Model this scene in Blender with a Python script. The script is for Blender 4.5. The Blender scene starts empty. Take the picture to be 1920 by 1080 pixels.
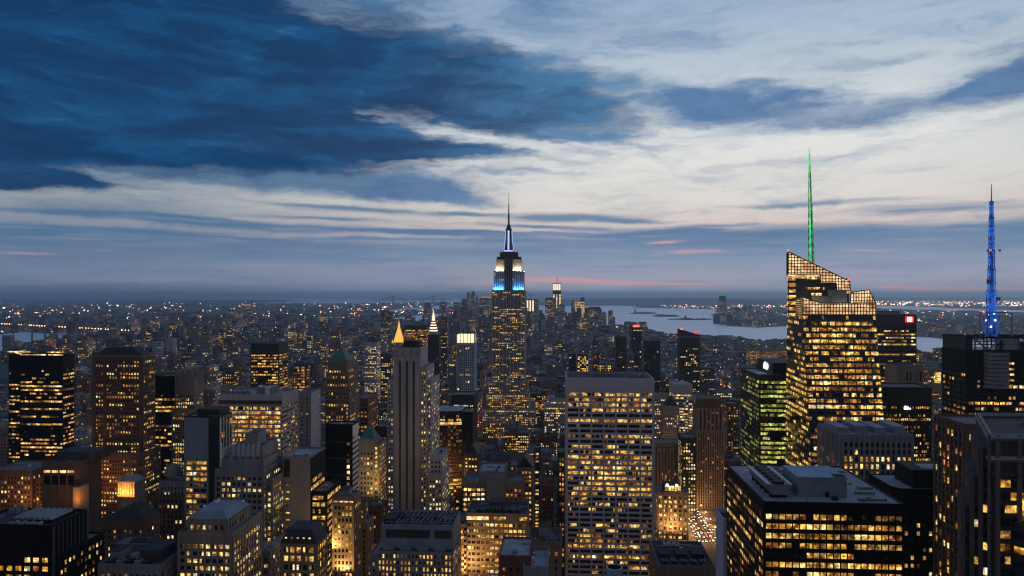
import bpy, bmesh, math, random
from mathutils import Vector
random.seed(11)
S = bpy.context.scene
COL = S.collection
# ---------------------------------------------------------------- view
EYE = 260.0                    # viewing deck, metres above the streets
FPX = 1367.0                   # focal length in photograph pixels (1920 wide)
HORY = 553.0                   # eye level row in the photograph
TH = math.atan(88.0 / FPX)     # heading: 3.7 degrees east of the avenues
ST, CT = math.sin(TH), math.cos(TH)

cam = bpy.data.cameras.new("camera")
cam.sensor_width = 36.0
cam.lens = FPX / 1920.0 * 36.0
cam.shift_y = (HORY - 540.0) / 1920.0
cam.clip_start = 1.0
cam.clip_end = 200000.0
camo = bpy.data.objects.new("camera", cam)
camo.location = (0, 0, EYE)
camo.rotation_euler = (math.radians(90), 0, TH)
COL.objects.link(camo)
S.camera = camo

S.view_settings.view_transform = 'Standard'
S.view_settings.look = 'None'
S.view_settings.gamma = 1.0
S.view_settings.use_curve_mapping = False
S.view_settings.exposure = 0.0
cy = S.cycles
S.render.engine = 'CYCLES'
cy.max_bounces = 5
cy.diffuse_bounces = 2
cy.glossy_bounces = 2
cy.transmission_bounces = 2
cy.volume_bounces = 1
cy.transparent_max_bounces = 6
cy.sample_clamp_indirect = 1.5
cy.caustics_reflective = False
cy.caustics_refractive = False
cy.use_denoising = True
cy.denoising_input_passes = 'RGB_ALBEDO_NORMAL'
cy.filter_width = 1.3

def lin(c):
    c = c / 255.0
    return c / 12.92 if c <= 0.04045 else ((c + 0.055) / 1.055) ** 2.4
def rgb(r, g, b, k=1.0):
    return (lin(r) * k, lin(g) * k, lin(b) * k, 1.0)

# ---------------------------------------------------------------- sky
def az(px): return math.atan((px - 960.0) / FPX)
def el(px, py): return math.atan((HORY - py) / FPX * math.cos(az(px)))

class NT:
    """small helper for shader node trees"""
    def __init__(s, tree): s.t = tree; s.n = tree.nodes; s.l = tree.links
    def put(s, sock, v):
        if isinstance(v, bpy.types.NodeSocket): s.l.new(v, sock)
        else: sock.default_value = v
    def node(s, kind, **kw):
        n = s.n.new(kind)
        for k, v in kw.items(): setattr(n, k, v)
        return n
    def m(s, op, a, b=None, c=None, clamp=False):
        n = s.node('ShaderNodeMath', operation=op, use_clamp=clamp)
        s.put(n.inputs[0], a)
        if b is not None: s.put(n.inputs[1], b)
        if c is not None: s.put(n.inputs[2], c)
        return n.outputs[0]
    def vm(s, op, a, b=None):
        n = s.node('ShaderNodeVectorMath', operation=op)
        s.put(n.inputs[0], a)
        if b is not None: s.put(n.inputs[1], b)
        return n.outputs['Value'] if op in ('DOT_PRODUCT', 'LENGTH') else n.outputs[0]
    def xyz(s, x=0.0, y=0.0, z=0.0):
        n = s.node('ShaderNodeCombineXYZ')
        for i, v in enumerate((x, y, z)): s.put(n.inputs[i], v)
        return n.outputs[0]
    def sep(s, v):
        n = s.node('ShaderNodeSeparateXYZ'); s.put(n.inputs[0], v); return n.outputs
    def noise(s, vec, scale, detail=4.0, rough=0.55, out=0, dim='3D'):
        n = s.node('ShaderNodeTexNoise', noise_dimensions=dim)
        s.put(n.inputs['Vector'], vec)
        n.inputs['Scale'].default_value = scale
        n.inputs['Detail'].default_value = detail
        n.inputs['Roughness'].default_value = rough
        return n.outputs[out]
    def ramp(s, fac, stops, interp='LINEAR'):
        n = s.node('ShaderNodeValToRGB'); r = n.color_ramp; r.interpolation = interp
        while len(r.elements) < len(stops): r.elements.new(0.5)
        for e, (p, c) in zip(r.elements, stops): e.position = p; e.color = c if len(c) == 4 else (*c, 1)
        s.put(n.inputs[0], fac)
        return n.outputs[0]
    def mix(s, f, a, b, blend='MIX'):
        n = s.node('ShaderNodeMix', data_type='RGBA', blend_type=blend, clamp_factor=True)
        s.put(n.inputs[0], f); s.put(n.inputs[6], a); s.put(n.inputs[7], b)
        return n.outputs[2]
    def rng(s, v, a, b, c=0.0, d=1.0, kind='SMOOTHSTEP'):
        n = s.node('ShaderNodeMapRange', interpolation_type=kind)
        for i, x in enumerate((v, a, b, c, d)): s.put(n.inputs[i], x)
        return n.outputs[0]

W = bpy.data.worlds.new("World")
S.world = W
W.use_nodes = True
w = NT(W.node_tree)
w.n.clear()
gen = w.node('ShaderNodeTexCoord').outputs['Generated']
d = w.vm('NORMALIZE', gen)
dr = w.vm('DOT_PRODUCT', d, (CT, ST, 0.0))
df = w.vm('DOT_PRODUCT', d, (-ST, CT, 0.0))
dz = w.sep(d)[2]
AZ = w.m('ARCTAN2', dr, df)
EL = w.m('ARCSINE', dz)
# warp of the cloud outlines
P = w.xyz(AZ, EL, 0.0)
warp = w.noise(w.vm('MULTIPLY', P, (5.0, 13.0, 1.0)), 1.0, 5.0, 0.6, 1)
warp = w.vm('MULTIPLY', w.vm('SUBTRACT', warp, (0.5, 0.5, 0.5)), (0.20, 0.05, 0.0))
warp2 = w.noise(w.vm('MULTIPLY', P, (16.0, 60.0, 1.0)), 1.0, 6.0, 0.65, 1)
warp2 = w.vm('MULTIPLY', w.vm('SUBTRACT', warp2, (0.5, 0.5, 0.5)), (0.10, 0.018, 0.0))
Q = w.vm('ADD', w.vm('ADD', P, warp), warp2)
# thin far streaks keep their shape better: they use only the weak warp
Q2 = w.vm('ADD', P, w.vm('MULTIPLY', w.vm('ADD', warp, warp2), (0.55, 0.28, 0.0)))

def blobs(lst, vec):
    tot = None
    for (px, py, rx, ry, rot, k) in lst:
        mp = w.node('ShaderNodeMapping', vector_type='TEXTURE')
        w.put(mp.inputs['Vector'], vec)
        ca = math.cos(az(px))
        mp.inputs['Location'].default_value = (az(px), el(px, py), 0)
        mp.inputs['Rotation'].default_value = (0, 0, -math.radians(rot))
        mp.inputs['Scale'].default_value = (rx / FPX * ca * ca, ry / FPX * ca, 1)
        g = w.node('ShaderNodeTexGradient', gradient_type='SPHERICAL')
        w.put(g.inputs[0], mp.outputs[0])
        v = w.m('MULTIPLY', g.outputs['Fac'], float(k))
        tot = v if tot is None else w.m('ADD', tot, v)
    return tot

DEEP = [(40, 100, 820, 300, 0, 2.4), (480, 110, 640, 250, 12, 1.9), (860, 165, 460, 120, 8, 1.6),
        (300, 240, 740, 74, 1, 1.9), (60, 190, 600, 130, 0, 1.2), (-60, 300, 230, 80, 0, 1.2), (40, 335, 260, 32, 2, 2.2), (170, 347, 120, 14, 3, 1.2),
        (720, 276, 330, 26, 2, 1.9), (1010, 190, 300, 90, 10, 1.0), (800, 230, 180, 28, 16, -1.0), (690, 214, 120, 18, 20, -0.6), (900, 252, 150, 20, 10, -0.6), (560, 20, 90, 50, 30, -0.5),
        (180, 40, 300, 150, 10, 0.7), (470, 190, 140, 14, 16, -0.9), (340, 170, 130, 13, 22, -0.7), (250, 90, 150, 14, 24, -0.5), (620, 130, 160, 12, 18, -0.5)]
MIDC = [(1440, 198, 300, 58, 10, 1.35), (1300, 190, 200, 44, 0, 0.9), (1770, 172, 260, 44, -11, 0.9), (1910, 143, 220, 52, -14, 1.5),
        (1030, 30, 130, 90, 20, 0.8), (1270, 55, 240, 40, 10, 0.5), (1330, 245, 280, 22, 4, 0.35), (1160, 270, 160, 16, 18, 0.7), (1060, 265, 110, 14, 22, 0.6),
        (480, 325, 580, 46, 4, 2.0), (720, 345, 300, 30, 8, 1.3), (300, 355, 260, 12, 4, 0.7), (150, 300, 300, 20, 0, 0.5), (1050, 300, 190, 16, 8, 0.5), (180, 395, 330, 16, 0, 0.8), (960, 322, 120, 8, 0, 0.7), (1880, 90, 160, 40, -5, 0.35), (1420, 305, 120, 10, 0, 0.35)]
LOWC = [(200, 446, 760, 30, 0, 1.6), (330, 414, 420, 12, 2, 1.1), (120, 432, 360, 12, 0, 1.0), (300, 404, 230, 7, 1, 1.3), (110, 398, 160, 7, 0, 1.1), (600, 412, 180, 6, 1, 1.4), (830, 436, 170, 6, 1, 1.3), (960, 452, 220, 7, 0, 1.2), (1100, 442, 150, 6, 3, 1.1), (560, 386, 160, 6, 2, 0.9), (1000, 425, 160, 5, 2, 1.2), (1220, 438, 160, 6, -2, 1.1), (700, 448, 200, 6, 0, 1.0), (420, 450, 200, 7, 0, 0.8), (1330, 425, 140, 6, -2, 1.0), (560, 428, 500, 12, 1, 1.3), (150, 485, 900, 60, 0, 1.7), (760, 505, 800, 60, 0, 1.3),
        (700, 396, 230, 10, 1, 1.5), (880, 402, 100, 7, 0, 1.3), (1070, 408, 190, 13, 1, 1.9), (1190, 416, 90, 8, 3, 1.2), (900, 440, 280, 10, 1, 1.6), (1010, 475, 460, 32, 0, 1.3),
        (1660, 452, 660, 44, 1, 2.2), (1270, 462, 420, 34, -3, 1.4), (1640, 505, 700, 60, 0, 1.5), (1250, 510, 420, 60, 0, 1.2),
        (1740, 394, 350, 15, 0, 1.05), (1560, 380, 330, 8, 0, 0.9), (1450, 388, 200, 6, 0, 0.8), (1880, 430, 200, 18, 0, 0.6), (1130, 432, 260, 10, 2, 0.9)]
PINK = [(1080, 527, 160, 8, 2, 1.5), (1260, 532, 170, 5, 1, 1.2), (1790, 541, 190, 7, 1, 1.4), (1690, 538, 120, 5, 2, 1.1), (930, 530, 200, 10, 0, 0.5),
        (30, 471, 110, 5, 0, 0.5), (1256, 455, 72, 6, 0, 0.8), (1310, 473, 76, 7, 0, 0.65), (1236, 478, 36, 8, 0, 0.4), (1600, 470, 90, 4, 0, 0.6)]
fine = w.noise(w.vm('MULTIPLY', Q, (30.0, 110.0, 1.0)), 1.0, 6.0, 0.6)
mott = w.noise(w.vm('MULTIPLY', Q, (9.0, 26.0, 1.0)), 1.0, 5.0, 0.6)
# wisps that run down towards the right through the great cloud
rot = w.node('ShaderNodeMapping', vector_type='POINT')
w.put(rot.inputs[0], Q); rot.inputs['Rotation'].default_value = (0, 0, math.radians(20)); rot.inputs['Scale'].default_value = (7, 42, 1)
wisp = w.noise(rot.outputs[0], 1.0, 7.0, 0.62)
finec = w.m('SUBTRACT', fine, 0.5)
mottc = w.m('SUBTRACT', mott, 0.5)
wispc = w.m('SUBTRACT', wisp, 0.5)
jit = w.m('ADD', w.m('MULTIPLY', mottc, 0.55), w.m('MULTIPLY', finec, 0.35))
deep = w.rng(w.m('ADD', w.m('MULTIPLY', blobs(DEEP, Q), 0.72), w.m('ADD', w.m('MULTIPLY', jit, 0.8), w.m('MULTIPLY', wispc, 1.7))), -0.12, 1.15)
midc = w.rng(w.m('ADD', blobs(MIDC, Q), w.m('ADD', jit, w.m('MULTIPLY', wispc, 1.2))), -0.15, 1.3)
streak = w.m('SUBTRACT', w.noise(w.vm('MULTIPLY', Q2, (5.0, 95.0, 1.0)), 1.0, 5.0, 0.6), 0.5)
lowc = w.rng(w.m('ADD', blobs(LOWC, Q2), w.m('ADD', w.m('MULTIPLY', jit, 0.7), w.m('MULTIPLY', streak, 1.9))), 0.0, 1.5)
pink = w.rng(w.m('ADD', blobs(PINK, Q2), w.m('MULTIPLY', finec, 0.2)), 0.1, 0.9)
# clear sky: gradient with height, duller away from the sunset
eln = w.m('DIVIDE', EL, math.pi / 2, clamp=True)
E = lambda py: math.degrees(el(960, py)) / 90.0
clear = w.ramp(eln, [(0.0, rgb(170, 174, 192)), (E(520), rgb(176, 174, 188)), (E(470), rgb(168, 170, 184)), (E(428), rgb(216, 202, 196)), (E(395), rgb(226, 218, 210)),
                     (E(370), rgb(226, 222, 216)), (E(270), rgb(230, 231, 229)), (E(190), rgb(204, 212, 218)), (E(110), rgb(180, 196, 212)), (E(20), rgb(156, 178, 204)),
                     (0.36, rgb(112, 138, 178)), (1.0, rgb(62, 88, 134))])
off = w.m('SUBTRACT', AZ, math.radians(16))
side = w.rng(w.m('ABSOLUTE', off), math.radians(8), math.radians(50), 0.0, 1.0)
dull = w.ramp(eln, [(0.0, rgb(88, 112, 140)), (E(500), rgb(110, 128, 158)), (E(425), rgb(132, 144, 160)), (E(375), rgb(164, 171, 174)), (E(330), rgb(136, 158, 176)), (E(295), rgb(120, 148, 172)),
                    (E(150), rgb(112, 142, 176)), (0.4, rgb(70, 96, 138)), (1.0, rgb(60, 84, 128))])
col = w.mix(w.m('MULTIPLY', side, 0.95), clear, dull)
col = w.mix(w.m('MULTIPLY', w.rng(wispc, 0.0, 0.3), 0.12), col, rgb(150, 170, 200))
midcol = w.mix(w.rng(mott, 0.3, 0.7), rgb(70, 122, 172), rgb(38, 96, 150))
midcol = w.mix(side, midcol, rgb(88, 116, 144))
col = w.mix(w.m('MULTIPLY', midc, 0.88), col, midcol)
lowcol = w.ramp(eln, [(0.0, rgb(166, 170, 190)), (E(525), rgb(172, 170, 188)), (E(490), rgb(138, 154, 180)), (E(440), rgb(76, 118, 160)), (E(380), rgb(106, 132, 160))])
lowcol = w.mix(w.m('MULTIPLY', side, 0.55), lowcol, rgb(66, 102, 136))
lowcol = w.mix(w.m('MULTIPLY', w.rng(streak, -0.02, 0.2), 0.4), lowcol, rgb(158, 164, 180))
lowcol = w.mix(w.m('MULTIPLY', w.rng(streak, 0.0, -0.2), 0.35), lowcol, rgb(66, 98, 136))
col = w.mix(w.m('MULTIPLY', lowc, 0.9), col, lowcol)
deepn = w.m('ADD', w.m('MULTIPLY', wisp, 0.75), w.m('MULTIPLY', mott, 0.25))
deepcol = w.ramp(deepn, [(0.28, rgb(5, 42, 78)), (0.48, rgb(9, 58, 102)), (0.61, rgb(20, 78, 126)), (0.76, rgb(74, 128, 168))])
deepcol = w.mix(w.m('MULTIPLY', w.rng(AZ, math.radians(-12), math.radians(7)), w.rng(w.m('ADD', w.m('MULTIPLY', wisp, 0.6), w.m('MULTIPLY', mott, 0.4)), 0.38, 0.62, 0.25, 1.0)), deepcol, rgb(74, 126, 168), 'MIX')
deepcol = w.mix(w.m('MULTIPLY', w.rng(deep, 0.7, 0.2), 0.4), deepcol, rgb(104, 142, 178))
col = w.mix(w.m('MULTIPLY', deep, 0.97), col, deepcol)
col = w.mix(w.m('MULTIPLY', pink, 0.8), col, rgb(226, 168, 168))
# the half of the sky behind the viewer, away from the sunset
back = w.rng(w.m('ABSOLUTE', AZ), math.radians(50), math.radians(120))
bcol = w.ramp(eln, [(0.0, rgb(108, 106, 112)), (0.12, rgb(128, 124, 130)), (0.5, rgb(88, 98, 120)), (1.0, rgb(60, 86, 130))])
col = w.mix(back, col, bcol)
col = w.mix(w.rng(dz, -0.06, -0.002, 0.0, 1.0), rgb(40, 54, 78), col)
bg = w.node('ShaderNodeBackground')
w.put(bg.inputs['Color'], col)
bg.inputs['Strength'].default_value = 1.0
out = w.node('ShaderNodeOutputWorld')
w.l.new(bg.outputs[0], out.inputs['Surface'])
W.cycles.sampling_method = 'MANUAL'
W.cycles.sample_map_resolution = 512
# ---------------------------------------------------------------- last glow of the set sun (soft, low, beyond the right of the view)
sl = bpy.data.lights.new("sun", 'SUN')
sl.energy = 0.25
sl.angle = math.radians(25)
sl.color = (1.0, 0.80, 0.68)
so = bpy.data.objects.new("sun", sl)
so.rotation_euler = Vector((-0.72, -0.62, -0.16)).to_track_quat('-Z', 'Y').to_euler()
so.location = (0, 0, 900)
COL.objects.link(so)

# ---------------------------------------------------------------- materials
MATS = {}
def newmat(name):
    m = bpy.data.materials.new(name); m.use_nodes = True
    m.node_tree.nodes.clear()
    t = NT(m.node_tree)
    o = t.node('ShaderNodeOutputMaterial')
    MATS[name] = m
    return m, t, o
def wall_mat(name, c, rough=0.85, var=0.34, scale=0.08, metal=0.0, spec=0.3, streak=True):
    m, t, o = newmat(name)
    b = t.node('ShaderNodeBsdfPrincipled')
    pos = t.node('ShaderNodeNewGeometry').outputs['Position']
    n1 = t.noise(t.vm('MULTIPLY', pos, (1, 1, 0.25 if streak else 1)), scale, 5, 0.6)
    n2 = t.noise(pos, scale * 9, 3, 0.6)
    f = t.m('ADD', t.m('MULTIPLY', n1, 0.65), t.m('MULTIPLY', n2, 0.35))
    lo = tuple(x * (1 - var) for x in c); hi = tuple(min(1, x * (1 + var)) for x in c)
    t.put(b.inputs['Base Color'], t.ramp(f, [(0.3, lo), (0.7, hi)]))
    b.inputs['Roughness'].default_value = rough
    b.inputs['Metallic'].default_value = metal
    b.inputs['Specular IOR Level'].default_value = spec
    t.l.new(b.outputs[0], o.inputs['Surface'])
    return m
wall_mat('limestone', (0.29, 0.28, 0.275))
wall_mat('travertine', (0.47, 0.48, 0.55), var=0.14)
wall_mat('pale_concrete', (0.42, 0.41, 0.41), var=0.15)
wall_mat('grey_stone', (0.23, 0.225, 0.225))
wall_mat('warm_stone', (0.27, 0.22, 0.17))
wall_mat('brown_brick', (0.13, 0.085, 0.062))
wall_mat('red_brick', (0.17, 0.07, 0.05))
wall_mat('tan_brick', (0.24, 0.18, 0.125))
wall_mat('dark_stone', (0.07, 0.065, 0.065))
wall_mat('charcoal_stone', (0.040, 0.035, 0.036))
wall_mat('dusky_stone', (0.12, 0.095, 0.095))
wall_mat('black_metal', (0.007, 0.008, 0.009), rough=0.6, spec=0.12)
wall_mat('roof_blue', (0.20, 0.33, 0.46), rough=0.6, streak=False)
wall_mat('bronze_metal', (0.045, 0.033, 0.028), rough=0.5)
wall_mat('dark_green_metal', (0.018, 0.030, 0.026), rough=0.4)
wall_mat('grey_metal', (0.20, 0.21, 0.23), rough=0.5, streak=False)
wall_mat('pale_grey', (0.37, 0.37, 0.38))
wall_mat('pale_blue_panel', (0.42, 0.53, 0.72), rough=0.5)  # blue light on the white-crowned tower, put into the wall colour
wall_mat('blue_grey_dark', (0.10, 0.125, 0.16))
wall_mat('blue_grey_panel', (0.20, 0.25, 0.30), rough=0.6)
wall_mat('white_panel', (0.62, 0.62, 0.63), rough=0.6, var=0.1)
wall_mat('copper_green', (0.055, 0.19, 0.155), rough=0.7)
wall_mat('slate_roof', (0.035, 0.042, 0.045), rough=0.7)
wall_mat('roof_gravel', (0.16, 0.155, 0.16), scale=0.15, streak=False)
wall_mat('roof_tar', (0.045, 0.047, 0.05), scale=0.12, streak=False)
wall_mat('roof_silver', (0.33, 0.34, 0.36), scale=0.12, streak=False)
wall_mat('tank_wood', (0.09, 0.06, 0.045))
wall_mat('asphalt', (0.045, 0.045, 0.048), scale=0.02, streak=False)
wall_mat('pavement', (0.13, 0.125, 0.12), scale=0.05, streak=False)
wall_mat('far_land', (0.05, 0.055, 0.06), scale=0.004, streak=False)
wall_mat('leaf', (0.03, 0.045, 0.025), scale=0.3, streak=False)

def glass_mat(name, c, rough=0.08):
    m, t, o = newmat(name)
    b = t.node('ShaderNodeBsdfPrincipled')
    pos = t.node('ShaderNodeNewGeometry').outputs['Position']
    t.put(b.inputs['Base Color'], t.ramp(t.noise(pos, 0.35, 2), [(0.35, tuple(x * 0.5 for x in c)), (0.7, tuple(x * 1.6 for x in c))]))
    b.inputs['Roughness'].default_value = rough
    b.inputs['Specular IOR Level'].default_value = 0.5
    t.l.new(b.outputs[0], o.inputs['Surface'])
glass_mat('dark_glass', (0.010, 0.012, 0.015))
glass_mat('blue_glass', (0.02, 0.035, 0.05))
glass_mat('bronze_glass', (0.03, 0.018, 0.010), 0.05)

def lit_mat(name, c, k, lo=0.12, sc=0.55, sampled=False, glassy=True):
    """a lit room seen through its window: ceiling lights, blinds, dark furniture"""
    m, t, o = newmat(name)
    pos = t.node('ShaderNodeNewGeometry').outputs['Position']
    n1 = t.noise(t.vm('MULTIPLY', pos, (1, 1, 0.8)), sc, 3, 0.7)
    n2 = t.noise(t.vm('MULTIPLY', pos, (1, 1, 2.4)), sc * 0.28, 1, 0.5)
    vo = t.node('ShaderNodeTexVoronoi'); vo.inputs['Scale'].default_value = 0.36; t.put(vo.inputs['Vector'], pos)
    vs = t.node('ShaderNodeSeparateColor'); t.put(vs.inputs[0], vo.outputs['Color'])
    f = t.m('MULTIPLY', t.rng(n1, 0.38, 0.56, lo, 1.0), t.rng(n2, 0.32, 0.6, 0.35, 1.15))
    f = t.m('MULTIPLY', f, t.rng(vs.outputs[0], 0.0, 1.0, 0.35, 1.3, 'LINEAR'))
    e = t.node('ShaderNodeEmission')
    hot = (c[0], min(1, c[1] * 1.06 + 0.03), c[2] + 0.03)
    warm = (c[0], c[1] * 0.80, c[2] * 0.55)
    cc = t.mix(t.rng(f, 0.25, 0.95), (*warm, 1), (*hot, 1))
    t.put(e.inputs['Color'], t.mix(t.rng(vs.outputs[1], 0.82, 0.97, 0.0, 0.55), cc, (1.0, 0.78, 0.42, 1)))
    t.put(e.inputs['Strength'], t.m('MULTIPLY', f, k))
    t.l.new(e.outputs[0], o.inputs['Surface'])
    m.cycles.emission_sampling = 'FRONT' if sampled else 'NONE'
    return m
lit_mat('lit_warm', (1.0, 0.58, 0.125), 1.55)
lit_mat('lit_gold', (1.0, 0.50, 0.07), 1.3)
lit_mat('lit_orange', (1.0, 0.33, 0.09), 0.75)
lit_mat('lit_pale', (1.0, 0.68, 0.22), 1.75, 0.25)
lit_mat('lit_dim', (0.9, 0.42, 0.13), 0.22)
lit_mat('lit_white', (1.0, 0.84, 0.56), 1.5, 0.25)
lit_mat('lit_mid', (1.0, 0.50, 0.10), 0.6)
lit_mat('lit_cool', (0.78, 0.86, 1.0), 1.0)
lit_mat('lit_green', (0.78, 0.78, 0.14), 1.05)
lit_mat('lit_lime', (0.45, 0.62, 0.12), 0.55)
lit_mat('lit_band', (1.0, 0.66, 0.30), 1.7, 0.7, 0.3)
def glow_mat(name, c, k, sampled=False):
    m, t, o = newmat(name)
    e = t.node('ShaderNodeEmission')
    e.inputs['Color'].default_value = (*c, 1); e.inputs['Strength'].default_value = k
    t.l.new(e.outputs[0], o.inputs['Surface'])
    m.cycles.emission_sampling = 'FRONT' if sampled else 'NONE'
glow_mat('lamp_orange', (1.0, 0.36, 0.10), 13)
glow_mat('lamp_pink', (1.0, 0.42, 0.26), 11)
glow_mat('lamp_white', (1.0, 0.82, 0.62), 12)
glow_mat('lamp_cool', (0.85, 0.9, 1.0), 9)
glow_mat('lamp_red', (1.0, 0.06, 0.05), 4.5)
glow_mat('lamp_blue', (0.2, 0.3, 1.0), 5)
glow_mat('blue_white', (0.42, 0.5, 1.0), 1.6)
glow_mat('sign_red', (1.0, 0.03, 0.05), 1.5)
glow_mat('sign_white', (1.0, 0.95, 1.0), 1.6)
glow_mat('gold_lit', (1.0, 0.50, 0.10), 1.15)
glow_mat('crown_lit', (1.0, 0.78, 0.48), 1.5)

def tube_mat(name, c, lo, hi, sc):
    m, t, o = newmat(name)
    pos = t.node('ShaderNodeNewGeometry').outputs['Position']
    f = t.rng(t.noise(pos, sc, 3, 0.7), 0.38, 0.66, lo, hi)
    e = t.node('ShaderNodeEmission'); e.inputs['Color'].default_value = (*c, 1); t.put(e.inputs['Strength'], f)
    t.l.new(e.outputs[0], o.inputs['Surface']); m.cycles.emission_sampling = 'NONE'
tube_mat('green_tube', (0.04, 0.95, 0.2), 0.5, 1.25, 0.12)
tube_mat('blue_glow', (0.02, 0.17, 0.95), 0.3, 0.75, 0.12)  # blue floodlighting on the mast steel, put into the material as emission
# ---------------------------------------------------------------- shape helpers
class MB:
    """collects faces, links them as ONE mesh object"""
    def __init__(s): s.v = []; s.f = []; s.mi = []; s.mats = []
    def mat(s, name):
        if name not in s.mats: s.mats.append(name)
        return s.mats.index(name)
    def face(s, pts, m):
        k = len(s.v); s.v.extend(tuple(p) for p in pts); s.f.append(tuple(range(k, k + len(pts)))); s.mi.append(s.mat(m))
    def box(s, x0, x1, y0, y1, z0, z1, m, bottom=False):
        k = len(s.v)
        s.v.extend([(x0, y0, z0), (x1, y0, z0), (x1, y1, z0), (x0, y1, z0), (x0, y0, z1), (x1, y0, z1), (x1, y1, z1), (x0, y1, z1)])
        fs = [(0, 1, 5, 4), (1, 2, 6, 5), (2, 3, 7, 6), (3, 0, 4, 7), (4, 5, 6, 7), (3, 2, 1, 0)]
        i = s.mat(m)
        for q in fs: s.f.append(tuple(k + a for a in q)); s.mi.append(i)
    def loft(s, a, b, m, cap=True):
        """side faces between two rings of points, counter-clockwise seen from above"""
        k = len(s.v); n = len(a); i = s.mat(m)
        s.v.extend(tuple(p) for p in a); s.v.extend(tuple(p) for p in b)
        for j in range(n):
            s.f.append((k + j, k + (j + 1) % n, k + n + (j + 1) % n, k + n + j)); s.mi.append(i)
        if cap:
            s.f.append(tuple(k + n + j for j in range(n))); s.mi.append(i)
            s.f.append(tuple(k + n - 1 - j for j in range(n))); s.mi.append(i)
    def prism(s, poly, z0, z1, m):
        s.loft([(x, y, z0) for x, y in poly], [(x, y, z1) for x, y in poly], m)
    def cyl(s, x, y, z0, z1, r0, r1, m, n=12):
        A = [(math.cos(2 * math.pi * j / n), math.sin(2 * math.pi * j / n)) for j in range(n)]
        s.loft([(x + r0 * c, y + r0 * q, z0) for c, q in A], [(x + r1 * c, y + r1 * q, z1) for c, q in A], m)
    def pyr(s, x0, x1, y0, y1, z0, z1, m, tx=0.0, ty=0.0):
        cx, cyy = (x0 + x1) / 2, (y0 + y1) / 2
        ax, ay = max(tx, 0.02) / 2, max(ty, 0.02) / 2
        s.loft([(x0, y0, z0), (x1, y0, z0), (x1, y1, z0), (x0, y1, z0)], [(cx - ax, cyy - ay, z1), (cx + ax, cyy - ay, z1), (cx + ax, cyy + ay, z1), (cx - ax, cyy + ay, z1)], m)
    def bar(s, a, b, r, m):
        a = Vector(a); b = Vector(b); dd = (b - a)
        if dd.length < 1e-6: return
        z = dd.normalized(); x = z.orthogonal().normalized(); y = z.cross(x)
        ring = lambda p: [p + x * r + y * r, p - x * r + y * r, p - x * r - y * r, p + x * r - y * r]
        s.loft(ring(a), ring(b), m)
    def obox(s, p, t, n, s0, s1, o0, o1, z0, z1, m):
        P = lambda a, o, z: (p[0] + t[0] * a + n[0] * o, p[1] + t[1] * a + n[1] * o, z)
        k = len(s.v)
        s.v.extend([P(s0, o1, z0), P(s1, o1, z0), P(s1, o0, z0), P(s0, o0, z0), P(s0, o1, z1), P(s1, o1, z1), P(s1, o0, z1), P(s0, o0, z1)])
        i = s.mat(m)
        for q in [(0, 1, 5, 4), (1, 2, 6, 5), (3, 0, 4, 7), (4, 5, 6, 7), (3, 2, 1, 0)]:
            s.f.append(tuple(k + a for a in q)); s.mi.append(i)
    def build(s, name, parent=None, loc=None, kind=None, label=None):
        if not s.f: return None
        o3 = Vector(parent.get('_o', (0, 0, 0))) if parent is not None else Vector(loc or (0, 0, 0))
        me = bpy.data.meshes.new(name)
        me.from_pydata([(a - o3.x, b - o3.y, c - o3.z) for a, b, c in s.v], [], s.f)
        for mn in s.mats: me.materials.append(MATS[mn])
        me.polygons.foreach_set('material_index', s.mi)
        me.update()
        ob = bpy.data.objects.new(name, me)
        COL.objects.link(ob)
        if parent is not None: ob.parent = parent
        else: ob.location = o3
        if kind: ob['kind'] = kind
        if label: ob['label'] = label
        return ob

def tag(o, label=None, cat=None, group=None, kind=None):
    if label: o['label'] = label
    if cat: o['category'] = cat
    if group: o['group'] = group
    if kind: o['kind'] = kind
    return o
def empty(name, loc, label, cat, group=None):
    o = bpy.data.objects.new(name, None)
    o.location = loc; o.empty_display_size = 1
    o['_o'] = tuple(loc)
    COL.objects.link(o)
    return tag(o, label, cat, group)

# from a column of the photograph and a street distance to a place in the city
def fx(px, Y):
    u = (px - 960.0) / FPX
    return Y * (-ST + u * CT) / (CT + u * ST)
def fz(py, Y, px=960):
    u = (px - 960.0) / FPX
    return EYE + (HORY - py) / FPX * Y / (CT + u * ST)
def fY(px_edge, X):
    u = (px_edge - 960.0) / FPX
    return X * (CT + u * ST) / (-ST + u * CT)
def ground(px, py):
    u = (px - 960.0) / FPX
    t = EYE * FPX / (py - HORY)
    return (t * (-ST + u * CT), t * (CT + u * ST))
def proj(x, y, z):
    u = x * CT + y * ST; f = -x * ST + y * CT
    return 960 + FPX * u / f, HORY - FPX * (z - EYE) / f, f

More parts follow.
